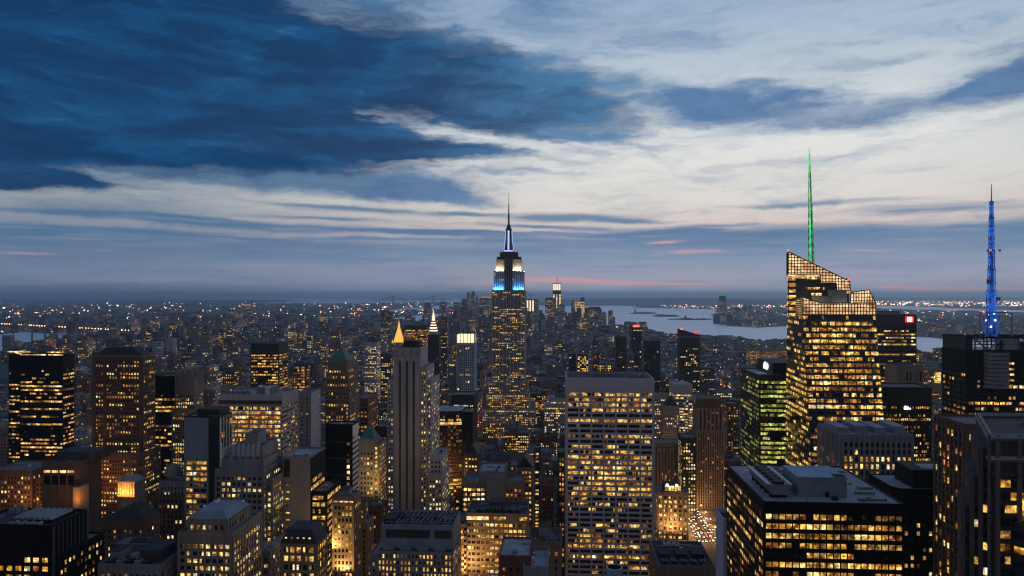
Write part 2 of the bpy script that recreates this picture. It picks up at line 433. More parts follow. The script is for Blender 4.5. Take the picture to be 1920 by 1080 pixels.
BUILDINGS = []
HEROBOX = []                         # footprints already taken
class Bld:
    def __init__(s, name, label, cat, x0, x1, y0, y1, group=None):
        s.root = empty(name, ((x0 + x1) / 2, (y0 + y1) / 2, 0), label, cat, group)
        s.x0, s.x1, s.y0, s.y1 = x0, x1, y0, y1
        s.wall = MB(); s.wins = []; s.boxes = []; s.parts = {}; s.many = 100
        BUILDINGS.append(s)
    def part(s, name):
        """a part's own collector; call with a fresh name tuple (name, n) for repeats"""
        if name not in s.parts: s.parts[name] = MB()
        return s.parts[name]
    def block(s, x0, x1, y0, y1, z0, z1, m):
        s.wall.box(x0, x1, y0, y1, z0, z1, m); s.boxes.append((x0, x1, y0, y1, z0, z1))
    def roof(s, x0, x1, y0, y1, z, m='roof_gravel', par='grey_stone', h=1.1, th=0.45, key='roof'):
        s.part(key).box(x0 + th, x1 - th, y0 + th, y1 - th, z - 0.3, z + 0.05, m)
        q = s.part(('parapet', key))
        e = 0.03
        q.box(x0 - e, x1 + e, y0 - e, y0 + th, z - 0.4, z + h, par); q.box(x0 - e, x1 + e, y1 - th, y1 + e, z - 0.4, z + h, par)
        q.box(x0 - e, x0 + th, y0 + th, y1 - th, z - 0.4, z + h - 0.003, par); q.box(x1 - th, x1 + e, y0 + th, y1 - th, z - 0.4, z + h - 0.003, par)
    def face(s, side, x0, x1, y0, y1, z0, z1, st, rnd):
        if side == 'f': p, t, n, wd = (x0, y0), (1, 0), (0, -1), x1 - x0
        elif side == 'r': p, t, n, wd = (x1, y0), (0, 1), (1, 0), y1 - y0
        elif side == 'l': p, t, n, wd = (x0, y1), (0, -1), (-1, 0), y1 - y0
        else: p, t, n, wd = (x1, y1), (-1, 0), (0, 1), x1 - x0
        facade(s, p, t, n, wd, z0, z1, st, rnd)

PAL = {
    'office': [('lit_warm', 5), ('lit_gold', 4), ('lit_pale', 2.5), ('lit_white', 1.5), ('lit_mid', 3), ('lit_dim', 3), ('lit_orange', 1.2)],
    'gold': [('lit_gold', 6), ('lit_warm', 4), ('lit_mid', 3), ('lit_dim', 2.6), ('lit_orange', 1.2), ('lit_pale', 0.8), ('lit_white', 0.5)],
    'pale': [('lit_pale', 5), ('lit_white', 3), ('lit_warm', 3), ('lit_mid', 2.5), ('lit_dim', 1.5), ('lit_cool', 0.5)],
    'white': [('lit_white', 5), ('lit_cool', 2), ('lit_pale', 2), ('lit_mid', 2), ('lit_dim', 1.5)],
    'green': [('lit_green', 6), ('lit_lime', 3)],
    'lime': [('lit_lime', 6), ('lit_green', 1.5), ('lit_dim', 2)],
    'orange': [('lit_orange', 5), ('lit_gold', 4), ('lit_warm', 1), ('lit_dim', 3)],
    'dim': [('lit_dim', 5), ('lit_gold', 2), ('lit_orange', 1.5)],
}
def pick(rnd, pal):
    L = PAL[pal]; r = rnd.random() * sum(q for _, q in L)
    for m, q in L:
        r -= q
        if r <= 0: return m
    return L[0][0]
def facade(B, p, t, n, wd, z0, z1, st, rnd):
    """piers and spandrels stand proud of the wall; every window pane is set back between them"""
    bw, fh = st.get('bw', 3.2), st.get('fh', 3.7)
    ww, wh = st.get('ww', 0.6), st.get('wh', 0.55)          # shares of bay and floor
    npn = st.get('np', 1)
    mg = st.get('mg', 1.0)
    top, bot = st.get('top', 3.0), st.get('bot', 0.0)
    wallm = st.get('wall', 'grey_stone')
    pd, sd = st.get('pier', 0.35), st.get('span', 0.18)
    lit, pal, run = st.get('lit', 0.4), st.get('pal', 'office'), st.get('run', 0.5)
    nb = max(1, int(round((wd - 2 * mg) / bw)))
    b = (wd - 2 * mg) / nb
    nf = int((z1 - top - z0 - bot) / fh)
    if nf < 1 or b < 0.6: return
    zt = z1 - top
    zmin = st.get('zmin', -1e9)
    dark = st.get('dark', 'dark_glass')
    if pd > 0:
        pm = st.get('pm', wallm)
        zb = max(z0, zmin)
        pw = b * (1 - ww) / 2
        every = st.get('pe', 1)
        for k in range(0, nb + 1, every):
            c = mg + k * b
            a0, a1 = (0.0, c + pw) if k == 0 else ((c - pw, wd) if k == nb else (c - pw, c + pw))
            B.wall.obox(p, t, n, a0, a1, -0.05, pd, zb, z1 - st.get('ptop', 0.03), pm)
    if sd > 0:
        sm = st.get('sm', wallm)
        for k in range(nf + 1):
            zc = zt - k * fh
            h = fh * (1 - wh)
            if zc + h / 2 < zmin: break
            if k == nf: B.wall.obox(p, t, n, 0.02, wd - 0.02, -0.05, sd, max(z0, zc - 1.0), zc + h / 2, sm)
            else: B.wall.obox(p, t, n, 0.02, wd - 0.02, -0.05, sd, zc - h / 2, zc + h / 2, sm)
        if top > fh: B.wall.obox(p, t, n, 0.02, wd - 0.02, -0.05, sd, zt + h / 2 - 0.2, z1 - 0.05, sm)
    plan = st.get('plan')
    for k in range(nf):
        zc = zt - (k + 0.5) * fh
        if zc < zmin: break
        pl = lit
        if run > 0: pl = min(1, max(0, lit * (1 + run * (rnd.random() * 2 - 1) * 1.3)))
        if plan:
            v = plan(k, rnd)
            if v is not None: pl = v
        state = rnd.random() < pl; col = pick(rnd, pal)
        for j in range(nb * npn):
            if rnd.random() < (0.45 if run > 0.3 else 0.9):
                state = rnd.random() < pl
            if rnd.random() < 0.5: col = pick(rnd, pal)
            m = col if state else dark
            if not state and rnd.random() < 0.04: m = 'lit_dim'
            kb, kp = divmod(j, npn)
            fw = b * ww / npn
            s0 = mg + kb * b + b * (1 - ww) / 2 + kp * fw
            g = 0.06 if npn > 1 else 0.0
            B.wins.append((p[0] + t[0] * (s0 + fw / 2) + n[0] * 0.05, p[1] + t[1] * (s0 + fw / 2) + n[1] * 0.05, zc, t[0], t[1], n[0], n[1], fw - g, fh * wh, m))

def roof_stuff(B, x0, x1, y0, y1, z, seed, n=7):
    r = random.Random(seed); w_, d_ = x1 - x0, y1 - y0
    if w_ < 7 or d_ < 7: return
    for i in range(n):
        k = r.random(); x, y = r.uniform(x0 + 1.5, x1 - 3.5), r.uniform(y0 + 1.5, y1 - 4)
        q = MB()
        if k < .3:
            l = r.uniform(3, min(12, w_ * .5)); x = min(x, x1 - l - 1.2)
            q.box(x, x + l, y, y + .9, z + .1, z + 1.0, 'grey_metal'); q.box(x, x + .9, y + .9, y + r.uniform(1.5, 3), z + .1, z + .99, 'grey_metal'); nm = 'duct'
        elif k < .5: q.cyl(x, y, z, z + r.uniform(.8, 2.2), .25, .22, 'grey_metal', 8); nm = 'vent_pipe'
        elif k < .7: q.box(x, x + 2.2, y, y + 2.2, z, z + .7, 'roof_silver'); q.box(x + .2, x + 2, y + .2, y + 2, z + .69, z + .8, 'blue_glass'); nm = 'skylight'
        elif k < .85: q.box(x, x + r.uniform(1.4, 2.6), y, y + r.uniform(1.4, 2.6), z, z + r.uniform(1, 2.2), r.choice(['white_panel', 'grey_metal', 'dark_green_metal'])); nm = 'cooling_unit'
        else: q.box(x, x + r.uniform(2, 5), y, y + r.uniform(2, 4), z + .05, z + .09, r.choice(['roof_tar', 'roof_silver'])); nm = 'roof_patch'
        B.parts[(nm, len(B.parts))] = q
def tower(name, label, cat, px0, px1, ptop, Y, D=None, side=None, wall='grey_stone', st=None, z0=0.0, roofm='roof_gravel', par=None, seed=0, zmin=None, sides=None, ph=1.1, rf=True):
    """an upright block whose front stands at street distance Y between two columns of the photograph"""
    X0, X1 = fx(px0, Y), fx(px1, Y)
    Z = fz(ptop, Y, (px0 + px1) / 2)
    if side is not None: D = fY(side, X1 if X1 < 0 else X0) - Y
    D = D or 30
    B = Bld(name, label, cat, X0, X1, Y, Y + D)
    B.Z = Z; B.Y = Y; B.D = D
    add_block(B, X0, X1, Y, Y + D, z0, Z, wall, st, seed, sides, roofm, par, ph, rf)
    return B
def add_block(B, X0, X1, Y0, Y1, z0, Z, wall, st, seed=0, sides=None, roofm='roof_gravel', par=None, ph=1.1, rf=True):
    B.block(X0, X1, Y0, Y1, z0, Z, wall)
    rnd = random.Random(seed * 7919 + int(abs(X0) * 10) + int(Z * 10))
    if st:
        s2 = dict(st); s2.setdefault('wall', wall)
        if 'zmin' not in s2: s2['zmin'] = fz(1130, Y0)
        for q in (sides or ('fr' if X1 < 0 else ('fl' if X0 > 0 else 'frl'))):
            s3 = dict(s2); s3.update(st.get('on_' + q, {}))
            B.face(q, X0, X1, Y0, Y1, z0, Z, s3, rnd)
    if rf:
        B.roof(X0, X1, Y0, Y1, Z, roofm, par or wall, ph, key='roof' if 'roof' not in B.parts else ('roof', len(B.parts)))
        if Y0 < 760 and B.many: roof_stuff(B, X0, X1, Y0, Y1, Z, int(Z * 7 + X0), 5)

def water_tank(B, x, y, z, r=2.0, h=3.6):
    q = MB()
    for a in range(4):
        cx, cyy = x + r * 0.7 * (1 if a % 2 else -1), y + r * 0.7 * (1 if a // 2 else -1)
        q.bar((cx, cyy, z - 0.1), (cx, cyy, z + 3.0), 0.12, 'black_metal')
    q.cyl(x, y, z + 3.0, z + 3.0 + h, r, r * 0.95, 'tank_wood', 12)
    q.cyl(x, y, z + 3.0 + h, z + 4.4 + h, r * 1.06, 0.1, 'slate_roof', 12)
    B.parts[('water_tank', len(B.parts))] = q
def bulkhead(B, x0, x1, y0, y1, z, h, m='grey_stone', top='roof_tar'):
    q = MB(); q.box(x0, x1, y0, y1, z - 0.1, z + h, m); q.box(x0 - 0.15, x1 + 0.15, y0 - 0.15, y1 + 0.15, z + h - 0.02, z + h + 0.3, top)
    B.parts[('roof_bulkhead', len(B.parts))] = q
    B.boxes.append((x0, x1, y0, y1, z, z + h))
def ac_unit(B, x, y, z, sx=3.0, sy=4.5, h=2.2, m='grey_metal'):
    q = MB(); q.box(x - sx / 2, x + sx / 2, y - sy / 2, y + sy / 2, z + 0.25, z + h, m)
    for i in range(max(1, int(sy / 2.2))):
        q.cyl(x, y - sy / 2 + sy * (i + 0.5) / max(1, int(sy / 2.2)), z + h - 0.02, z + h + 0.25, min(sx, 2.2) * 0.38, min(sx, 2.2) * 0.38, 'black_metal', 10)
    for a in (-1, 1):
        q.box(x + a * sx * 0.4 - 0.1, x + a * sx * 0.4 + 0.1, y - sy * 0.45, y + sy * 0.45, z - 0.05, z + 0.27, 'black_metal')
    B.parts[('cooling_unit', len(B.parts))] = q
def clutter(B, x0, x1, y0, y1, z, seed, n=4, tank=0.5, m='grey_stone'):
    r = random.Random(seed)
    W_, D_ = x1 - x0, y1 - y0
    if W_ < 6 or D_ < 6: return
    a = x0 + W_ * r.uniform(0.12, 0.4); c = y0 + D_ * r.uniform(0.3, 0.5)
    bulkhead(B, a, a + W_ * r.uniform(0.22, 0.42), c, c + D_ * r.uniform(0.25, 0.4), z, r.uniform(3, 6.5), m)
    for i in range(n):
        ac_unit(B, r.uniform(x0 + 3, x1 - 3), r.uniform(y0 + 3, y0 + D_ * 0.28), z, r.uniform(1.6, 3.2), r.uniform(2, 4.5), r.uniform(1.2, 2.4))
    if r.random() < tank: water_tank(B, r.uniform(x0 + 3, x1 - 3), y0 + D_ * 0.75, z + 0.0, r.uniform(1.6, 2.3), r.uniform(3, 4))
# ---------------------------------------------------------------- ground, water, far land
def structure(name, mb, label=None):
    o = mb.build(name); o['kind'] = 'structure'
    return o
q = MB()
q.face([(-110000, -4000, 0), (110000, -4000, 0), (110000, 110000, 0), (-110000, 110000, 0)], 'far_land')
structure('ground', q)

def water_mat():
    m, t, o = newmat('bay_water')
    b = t.node('ShaderNodeBsdfPrincipled')
    pos = t.node('ShaderNodeNewGeometry').outputs['Position']
    b.inputs['Base Color'].default_value = (0.98, 0.95, 0.93, 1); b.inputs['Metallic'].default_value = 1.0
    b.inputs['Roughness'].default_value = 0.5
    b.inputs['IOR'].default_value = 2.4
    n = t.noise(t.vm('MULTIPLY', pos, (0.02, 0.006, 1)), 1.0, 6, 0.65)
    bp = t.node('ShaderNodeBump'); bp.inputs['Strength'].default_value = 0.12; bp.inputs['Distance'].default_value = 3.0
    t.put(bp.inputs['Height'], n)
    t.l.new(bp.outputs[0], b.inputs['Normal'])
    t.l.new(b.outputs[0], o.inputs['Surface'])
water_mat()
def sheet(poly, z):
    q = MB(); q.face([(*ground(px, py), z) for px, py in reversed(poly)], 'bay_water'); return q
WATER = [
 [(1000, 573), (1030, 572.5), (1060, 574), (1100, 573.5), (1185, 573), (1187, 577), (1230, 577.5), (1300, 579), (1342, 580), (1347, 586), (1332, 591), (1345, 593), (1343, 601), (1347, 607), (1368, 611.5),
  (1420, 614), (1475, 612), (1600, 620), (1719, 631), (1765, 635), (1930, 642), (2600, 700), (2600, 900), (1930, 722), (1800, 684), (1772, 677), (1735, 668), (1720, 656), (1475, 641), (1440, 642), (1405, 640), (1372, 634),
  (1310, 631), (1275, 629), (1235, 627), (1210, 618), (1200, 613.5), (1150, 612), (1100, 606), (1040, 602), (1000, 596)],
 [(1640, 573), (1700, 574), (1850, 580), (1925, 582), (2200, 588), (2200, 592), (1925, 586.5), (1800, 583), (1640, 579)],
 [(295, 563), (480, 560.2), (700, 559.6), (865, 559.6), (865, 566.5), (800, 566), (735, 567.5), (640, 569), (480, 568), (420, 565.5)],
 [(732, 581), (760, 578), (795, 576), (830, 572), (862, 570), (862, 574.5), (840, 579), (800, 583), (735, 584)],
 [(730, 603), (733, 597), (760, 594), (793, 590), (830, 588), (830, 596), (796, 602)],
 [(-700, 700), (-700, 634), (-10, 629), (45, 622), (97, 626), (125, 623.5), (160, 622), (188, 622), (186, 628), (150, 633), (110, 640), (60, 648), (20, 657)],
 [(165, 621), (174, 615.5), (250, 615), (252, 620), (188, 622)],
]
q = MB()
for poly in WATER:
    q.face([(*ground(px, py), 0.6) for px, py in reversed(poly)], 'bay_water')
structure('water', q)

def hill(ridge, depth, base=0.0):
    """a long low hill: (column, row of the crest, distance) along its crest"""
    q = MB(); pts = []
    for px, py, Y in ridge:
        x = fx(px, Y); z = max(2.0, fz(py, Y, px)); pts.append((x, Y, z))
    for a, b in zip(pts, pts[1:]):
        A = (a[0], a[1] - depth, 0); Bq = (b[0], b[1] - depth, 0); A2 = (a[0] * (a[1] - depth * .35) / a[1], a[1] - depth * .35, a[2] * .75); B2 = (b[0] * (b[1] - depth * .35) / b[1], b[1] - depth * .35, b[2] * .75)
        q.face([A, Bq, B2, A2], 'far_land'); q.face([A2, B2, b, a], 'far_land')
        q.face([a, b, (b[0], b[1] + depth, 0), (a[0], a[1] + depth, 0)], 'far_land')
    return q
r_ = random.Random(3)
def crest(p0, p1, Y, row, amp, n, ends=True):
    out = []
    for i in range(n + 1):
        f = i / n
        k = math.sin(math.pi * min(1, max(0, f))) ** 0.4 if ends else 1
        out.append((p0 + (p1 - p0) * f, row[0] + (row[1] - row[0]) * f + (1 - k) * 9 - amp * math.sin(f * 9 + p0) * 0.5 - amp * r_.random() * 0.4, Y))
    return out
structure('hills', hill(crest(1020, 1500, 21000, (557.5, 560), 1.2, 40), 3200))
structure('hills', hill(crest(1400, 2700, 34000, (559, 557), 1.0, 50, False), 6000))
structure('hills', hill(crest(300, 1000, 60000, (556.4, 556.2), 0.4, 30), 3000))
structure('hills', hill(crest(-700, 500, 26000, (566, 562), 1.0, 40, False), 5000))

# islands in the bay
def island(name, px0, px1, py, thick, label, h, trees=True):
    x0, y = ground(px0, py); x1, _ = ground(px1, py)
    q = MB(); n = 22; r = random.Random(px0)
    w_ = (x1 - x0); pts = []
    for i in range(n):
        a = 2 * math.pi * i / n
        pts.append((x0 + w_ / 2 + math.cos(a) * w_ / 2 * (0.92 + 0.1 * r.random()), y + math.sin(a) * thick / 2))
    q.prism(pts, 0.0, 2.5, 'far_land')
    o = structure(name, q)
    return x0, x1, y
ISL = [island('liberty_island', 1178, 1234, 588.0, 420, '', 14), island('ellis_island', 1222, 1277, 593.2, 380, '', 16), island('harbour_pier', 1250, 1346, 599.5, 200, '', 6), island('harbour_pier', 1265, 1285, 582, 150, '', 5)]

# streets: avenues run along +Y, cross streets along X; blocks are slabs of pavement with real kerbs
AVES = [-1490, -1190, -960, -745, -590, -450, -305, -165, 157, 445, 725, 1000, 1275, 1520]
AVW = 24.0
STREETS = [40 + 80.5 * k for k in range(-5, 40)]
STW = 15.0
q = MB()
for a, b in zip(AVES, AVES[1:]):
    for c, e in zip(STREETS, STREETS[1:]):
        if e > 2600: break
        q.box(a + AVW / 2, b - AVW / 2, c + STW / 2, e - STW / 2, 0.004, 0.16, 'pavement')
structure('pavement', q)
q = MB()
q.face([(AVES[0] - 60, -300, 0.004), (AVES[-1], -300, 0.004), (AVES[-1], 2600, 0.004), (AVES[0] - 60, 2600, 0.004)], 'asphalt')
structure('road', q)
q = MB()
for xa in (-165, 157):
    for lane in (-6, -2, 2, 6):
        y = -100
        while y < 1500:
            q.face([(xa + lane - .08, y, .008), (xa + lane + .08, y, .008), (xa + lane + .08, y + 3, .008), (xa + lane - .08, y + 3, .008)], 'white_panel'); y += 9
structure('road_markings', q)
# ---------------------------------------------------------------- the towers one can tell apart, near to far
ST_ = dict
BANDS = ST_(bw=1.6, fh=3.75, ww=1.0, wh=0.5, pier=0, span=0.25, lit=0.6, pal='gold', run=0.5)
PUNCH = ST_(bw=2.9, fh=3.6, ww=0.5, wh=0.52, pier=0.22, span=0.14, lit=0.33, pal='office', run=0.3)
SLOTS = ST_(bw=3.0, fh=3.7, ww=0.55, wh=0.62, pier=0.6, span=0.15, lit=0.3, pal='office', run=0.5)
def S2(base, **k):
    o = dict(base); o.update(k); return o

# 1. pale slab with seven wide bays -------------------------------------------------
Y = 590
X0, X1 = fx(1061.5, Y), fx(1225.5, Y)
Z = fz(710, Y, 1143)
B = Bld('office_tower', 'broad pale slab tower of seven wide bays with lit strip windows, its top floors blank', 'tower', X0, X1, Y, Y + 46)
B.block(X0, X1, Y, Y + 46, 0, Z, 'travertine')
st = S2(BANDS, bw=(X1 - X0 - 1.6) / 7, mg=0.8, np=6, fh=4.21, wh=0.58, ww=0.865, pier=0.75, span=0.5, ptop=7.6, lit=0.45, run=0.9, pal='gold', top=10.6, wall='travertine', zmin=-5,
        plan=lambda k, r: (0.8 if k in (0, 1, 2, 13, 17, 18) else (0.97 if k in (29,) else (0.03 if k in (24, 30) else None))))
rr = random.Random(5)
B.face('f', X0, X1, Y, Y + 46, 0, Z, st, rr)
B.face('l', X0, X1, Y, Y + 46, 0, Z, S2(st, bw=9, pal='dim', lit=0.3, plan=None), rr)
B.face('r', X0, X1, Y, Y + 46, 0, Z, S2(st, bw=9, pal='dim', lit=0.3, plan=None), rr)
# dark plant-room slot under the blank crown
for k in range(7):
    b = (X1 - X0 - 1.6) / 7
    B.part('louvre_slot').obox((X0, Y), (1, 0), (0, -1), 0.8 + k * b + 0.5, 0.8 + (k + 1) * b - 0.5, -0.05, 0.06, Z - 10.6, Z - 8.6, 'black_metal')
for k in range(8):
    B.wall.obox((X0, Y), (1, 0), (0, -1), max(0, 0.8 + k * b - 0.06), min(X1 - X0, 0.8 + k * b + 0.06), -0.05, 0.06, Z - 7.6, Z - 0.1, 'grey_stone')
B.roof(X0, X1, Y, Y + 46, Z, 'roof_tar', 'travertine', 0.6, 0.8)
bulkhead(B, X0 + 14, X0 + 46, Y + 14, Y + 34, Z - 2, 3.4, 'grey_metal')
for i in range(5): ac_unit(B, X0 + 8 + i * 3.4, Y + 8, Z - 0.6, 2.6, 4, 2)
for i in range(3): ac_unit(B, X0 + 54 + i * 4.4, Y + 12, Z - 0.6, 3.6, 6, 3)

# 2. black glass tower, lower right -----------------------------------------------
Y = 290
X0, X1 = fx(1432, Y), fx(1695, Y); Z = fz(945, Y, 1563); D = 62
B = Bld('office_tower', 'black tower with rows of square lit windows and a cooling plant on its wide roof', 'tower', X0, X1, Y, Y + D)
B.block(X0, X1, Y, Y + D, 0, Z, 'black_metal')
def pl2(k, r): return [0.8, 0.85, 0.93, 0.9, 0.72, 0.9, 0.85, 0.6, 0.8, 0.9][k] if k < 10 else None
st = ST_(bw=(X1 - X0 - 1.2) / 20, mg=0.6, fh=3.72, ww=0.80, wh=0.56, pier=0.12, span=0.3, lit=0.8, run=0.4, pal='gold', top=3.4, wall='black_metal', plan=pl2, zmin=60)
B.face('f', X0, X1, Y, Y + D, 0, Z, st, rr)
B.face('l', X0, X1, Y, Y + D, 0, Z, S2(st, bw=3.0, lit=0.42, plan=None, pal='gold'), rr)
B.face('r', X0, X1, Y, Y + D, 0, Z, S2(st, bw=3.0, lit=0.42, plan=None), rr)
B.roof(X0, X1, Y, Y + D, Z, 'roof_silver', 'black_metal', 0.5, 0.6)
rx0, rx1 = fx(1507, 297), fx(1589, 297)
bulkhead(B, X0 + 16, X0 + 35, Y + 9, Y + 29, Z, 7.8, 'blue_grey_panel', 'roof_blue')
q = MB(); q.box(X0 + 26.5, X0 + 28.2, Y + 8.85, Y + 8.99, Z + 0.05, Z + 2.4, 'black_metal'); B.parts[('door', 1)] = q
q = MB(); q.box(X0 + 30.6, X0 + 34.8, Y + 9.6, Y + 14, Z + 8.3, Z + 8.42, 'black_metal'); B.parts[('roof_hatch', 1)] = q
q = MB(); cx0, cx1 = X0 + 3.6, X0 + 12.2
ring = lambda z, e: [(cx0 - e, Y + 6, z), (cx1 + e, Y + 6, z), (cx1 + e, Y + 37, z), (cx0 - e, Y + 37, z)]
q.loft(ring(Z + 1.6, -1.2), ring(Z + 5.6, 0.6), 'grey_metal')
for yy in range(5): q.box(cx0 + 1, cx1 - 1, Y + 8 + yy * 6.6, Y + 9 + yy * 6.6, Z, Z + 1.7, 'black_metal')
q.box(cx0 - 0.6, cx0 + 0.7, Y + 6, Y + 37, Z + 5.58, Z + 5.95, 'white_panel'); q.box(cx1 - 0.7, cx1 + 0.6, Y + 6, Y + 37, Z + 5.58, Z + 5.95, 'white_panel')
B.parts[('cooling_plant', 1)] = q
for i in range(6):
    q = MB(); yy = Y + 8.6 + i * 5.1
    q.cyl((cx0 + cx1) / 2, yy, Z + 5.5, Z + 6.5, 2.3, 2.5, 'black_metal', 16)
    q.bar((cx0 + 1.9, yy, Z + 6.3), (cx1 - 1.9, yy, Z + 6.55), 0.12, 'grey_metal'); q.bar(((cx0 + cx1) / 2, yy - 2.2, Z + 6.3), ((cx0 + cx1) / 2, yy + 2.2, Z + 6.55), 0.12, 'grey_metal')
    B.parts[('fan', i)] = q
for ax, ay in ((6, 3), (48, 4), (18, 4.5), (52, 30)):
    q = MB(); q.cyl(X0 + ax, Y + ay, Z, Z + 2.2, 0.09, 0.07, 'black_metal', 6); B.parts[('vent_pipe', ax)] = q

roof_stuff(B, X0 + 38, X1, Y + 2, Y + 58, Z, 3, 12); roof_stuff(B, X0 + 2, X0 + 38, Y + 38, Y + D - 2, Z, 4, 8); roof_stuff(B, X0 + 13, X0 + 50, Y + 0.8, Y + 10, Z, 6, 4)
# 3. black tower with a chamfered corner and a roof box -----------------------------
Y = 372
X0, X1 = fx(1690, Y), fx(1788, Y); Z = fz(919, Y, 1740); D = 30
B = Bld('office_tower', 'black tower with few lit windows and a big black plant room on its roof', 'tower', X0 - 2.6, X1, Y, Y + D)
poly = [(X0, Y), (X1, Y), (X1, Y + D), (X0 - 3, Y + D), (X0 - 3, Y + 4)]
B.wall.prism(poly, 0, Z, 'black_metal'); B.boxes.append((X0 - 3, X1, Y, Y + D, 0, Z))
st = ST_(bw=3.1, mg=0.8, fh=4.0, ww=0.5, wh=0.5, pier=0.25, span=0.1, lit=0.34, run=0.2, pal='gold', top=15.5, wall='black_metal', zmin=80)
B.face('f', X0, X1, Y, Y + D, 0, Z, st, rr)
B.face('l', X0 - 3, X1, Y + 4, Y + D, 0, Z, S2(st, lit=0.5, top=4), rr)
for k in range(6):
    B.wins.append((X0 + 5.6 + k * 3.3, Y - 0.05, Z - 9, 1, 0, 0, -1, 1.1, 6, 'lit_dim' if k in (0, 3, 4) else 'dark_glass'))
q = B.part('roof'); q.prism([(x * 1.0, y) for x, y in [(X0 + .4, Y + .4), (X1 - .4, Y + .4), (X1 - .4, Y + D - .4), (X0 - 2.6, Y + D - .4), (X0 - 2.6, Y + 4.2)]], Z - 0.1, Z + 0.06, 'roof_silver')
q = B.part('parapet')
pp = poly + [poly[0]]
for a, b_ in zip(pp, pp[1:]): q.bar((a[0], a[1], Z + 0.25), (b_[0], b_[1], Z + 0.25), 0.3, 'black_metal')
bulkhead(B, X0 + 7, X1 - 0.5, Y + 3, Y + 23, Z, 9, 'black_metal', 'roof_tar')
q = MB(); q.box(X0 + 13, X1 - 3, Y + 5, Y + 15, Z + 9.25, Z + 9.6, 'roof_silver'); B.parts[('roof_hatch', 1)] = q

# 4. dark pier-fronted tower at the lower right edge ---------------------------------
Y = 232
XA = fx(1857, Y); XB_ = fx(1834, Y + 42); X1 = XA + 60; Z = fz(815, Y, 1880)
B = Bld('office_tower', 'dark stepped tower of tall stone piers with pale parapet bands and a curved bay', 'tower', XA - 8, X1, Y, Y + 42)
dst = ST_(bw=3.4, mg=0.7, fh=3.9, ww=0.55, wh=0.6, pier=0.7, span=0.12, lit=0.2, run=0.3, pal='gold', top=16, wall='charcoal_stone', pm='dusky_stone', zmin=60)
plan_ = [(XA, Y), (X1, Y), (X1, Y + 42), (XB_, Y + 42)]
B.wall.prism(plan_, 0, Z - 1.5, 'charcoal_stone'); B.boxes.append((XB_, X1, Y, Y + 42, 0, Z - 2)); B.boxes.append((XA + 3, X1, Y, Y + 8, 0, Z - 2))
B.face('f', XA + 1.2, X1, Y, Y, 0, Z, S2(dst, bw=6.2, np=3, ww=0.8, lit=0.3, top=13), rr)
dd_ = Vector((XA - XB_, -42, 0)); ln_ = dd_.length; dd_.normalize(); nn_ = Vector((dd_.y, -dd_.x, 0))
facade(B, (XB_, Y + 42), (dd_.x, dd_.y), (nn_.x, nn_.y), ln_, 0, Z, S2(dst, top=10, lit=0.12), rr)
for i, (off_, dz_, s0, s1) in enumerate(((2.2, 5, 10, 43), (4.4, 14, 16, 42), (6.8, 24, 22, 41))):
    P_ = lambda s, o: (XB_ + dd_.x * s + nn_.x * o, Y + 42 + dd_.y * s + nn_.y * o)
    B.wall.prism([P_(s0, -0.5), P_(s0, off_), P_(s1, off_), P_(s1, -0.5)], 0, Z - dz_, 'charcoal_stone')
    B.boxes.append((P_(s1, off_)[0] , P_(s1, off_)[0] + 4, Y, Y + 10, 0, Z - dz_))
    facade(B, P_(s0, off_), (dd_.x, dd_.y), (nn_.x, nn_.y), s1 - s0, 0, Z - dz_, S2(dst, top=5, lit=0.14), rr)
    facade(B, P_(s1, off_), (-nn_.x, -nn_.y), (dd_.x, dd_.y), 2.2, 0, Z - dz_, S2(dst, top=5, bw=2.1, mg=0.1, lit=0.3, pier=0.3), rr)
q = B.part('parapet')
for a, b_ in zip(plan_, plan_[1:] + plan_[:1]):
    q.bar((*a, Z - 0.9), (*b_, Z - 0.9), 0.8, 'grey_stone')
for zz_, e, mm in ((Z - 7.5, 0.75, 'grey_stone'), (Z - 12.4, 0.6, 'bronze_metal')):
    q = B.part(('ledge', zz_))
    for a, b_ in zip(plan_, plan_[1:] + plan_[:1]): q.bar((*a, zz_), (*b_, zz_), e, mm)
q = B.part('roof'); q.prism([(XA + 2, Y + 1), (X1 - 1, Y + 1), (X1 - 1, Y + 41), (XB_ + 1.5, Y + 41)], Z - 5, Z - 1.4, 'roof_tar')
bulkhead(B, XB_ + 8, X1 - 6, Y + 16, Y + 30, Z - 1.5, 2.4, 'grey_metal', 'roof_tar')
q = MB(); q.box(XA + 15.5, XA + 30, Y - 3.2, Y + 2, 30, Z - 26.5, 'grey_stone'); B.parts['projecting_bay'] = q
for k in range(14):
    zc = Z - 30 - k * 4.4
    for j in range(4):
        B.wins.append((XA + 17.2 + j * 3.2, Y - 3.25, zc, 1, 0, 0, -1, 2.6, 2.1, rr.choice(['lit_pale', 'lit_warm', 'dark_glass', 'lit_gold', 'dark_glass', 'dark_glass'])))
q = B.part('curved_bay')
for k in range(12):
    zc = Z - 30 - k * 4.6
    q.cyl(XA + 10.2, Y + 0.6, zc + 1.0, zc + 3.4, 3.6, 3.6, 'charcoal_stone', 20)
    for j in range(5):
        an = math.radians(-150 + j * 30); c_, s_ = math.cos(an), math.sin(an)
        B.wins.append((XA + 10.2 + 3.45 * c_, Y + 0.6 + 3.45 * s_, zc - 0.4, -s_, c_, c_, s_, 1.75, 2.4, 'lit_gold' if k in (1, 6, 7) and rr.random() < .8 else 'dark_glass'))
q = MB(); q.box(XA + 9, XA + 17, Y - 0.45, Y - 0.2, Z - 26, Z - 19.5, 'lit_gold'); B.parts['tall_window'] = q
for k in range(4): B.part(('window_bar', k)).box(XA + 10.4 + k * 1.6, XA + 10.7 + k * 1.6, Y - 0.6, Y - 0.45, Z - 26, Z - 19.5, 'black_metal')

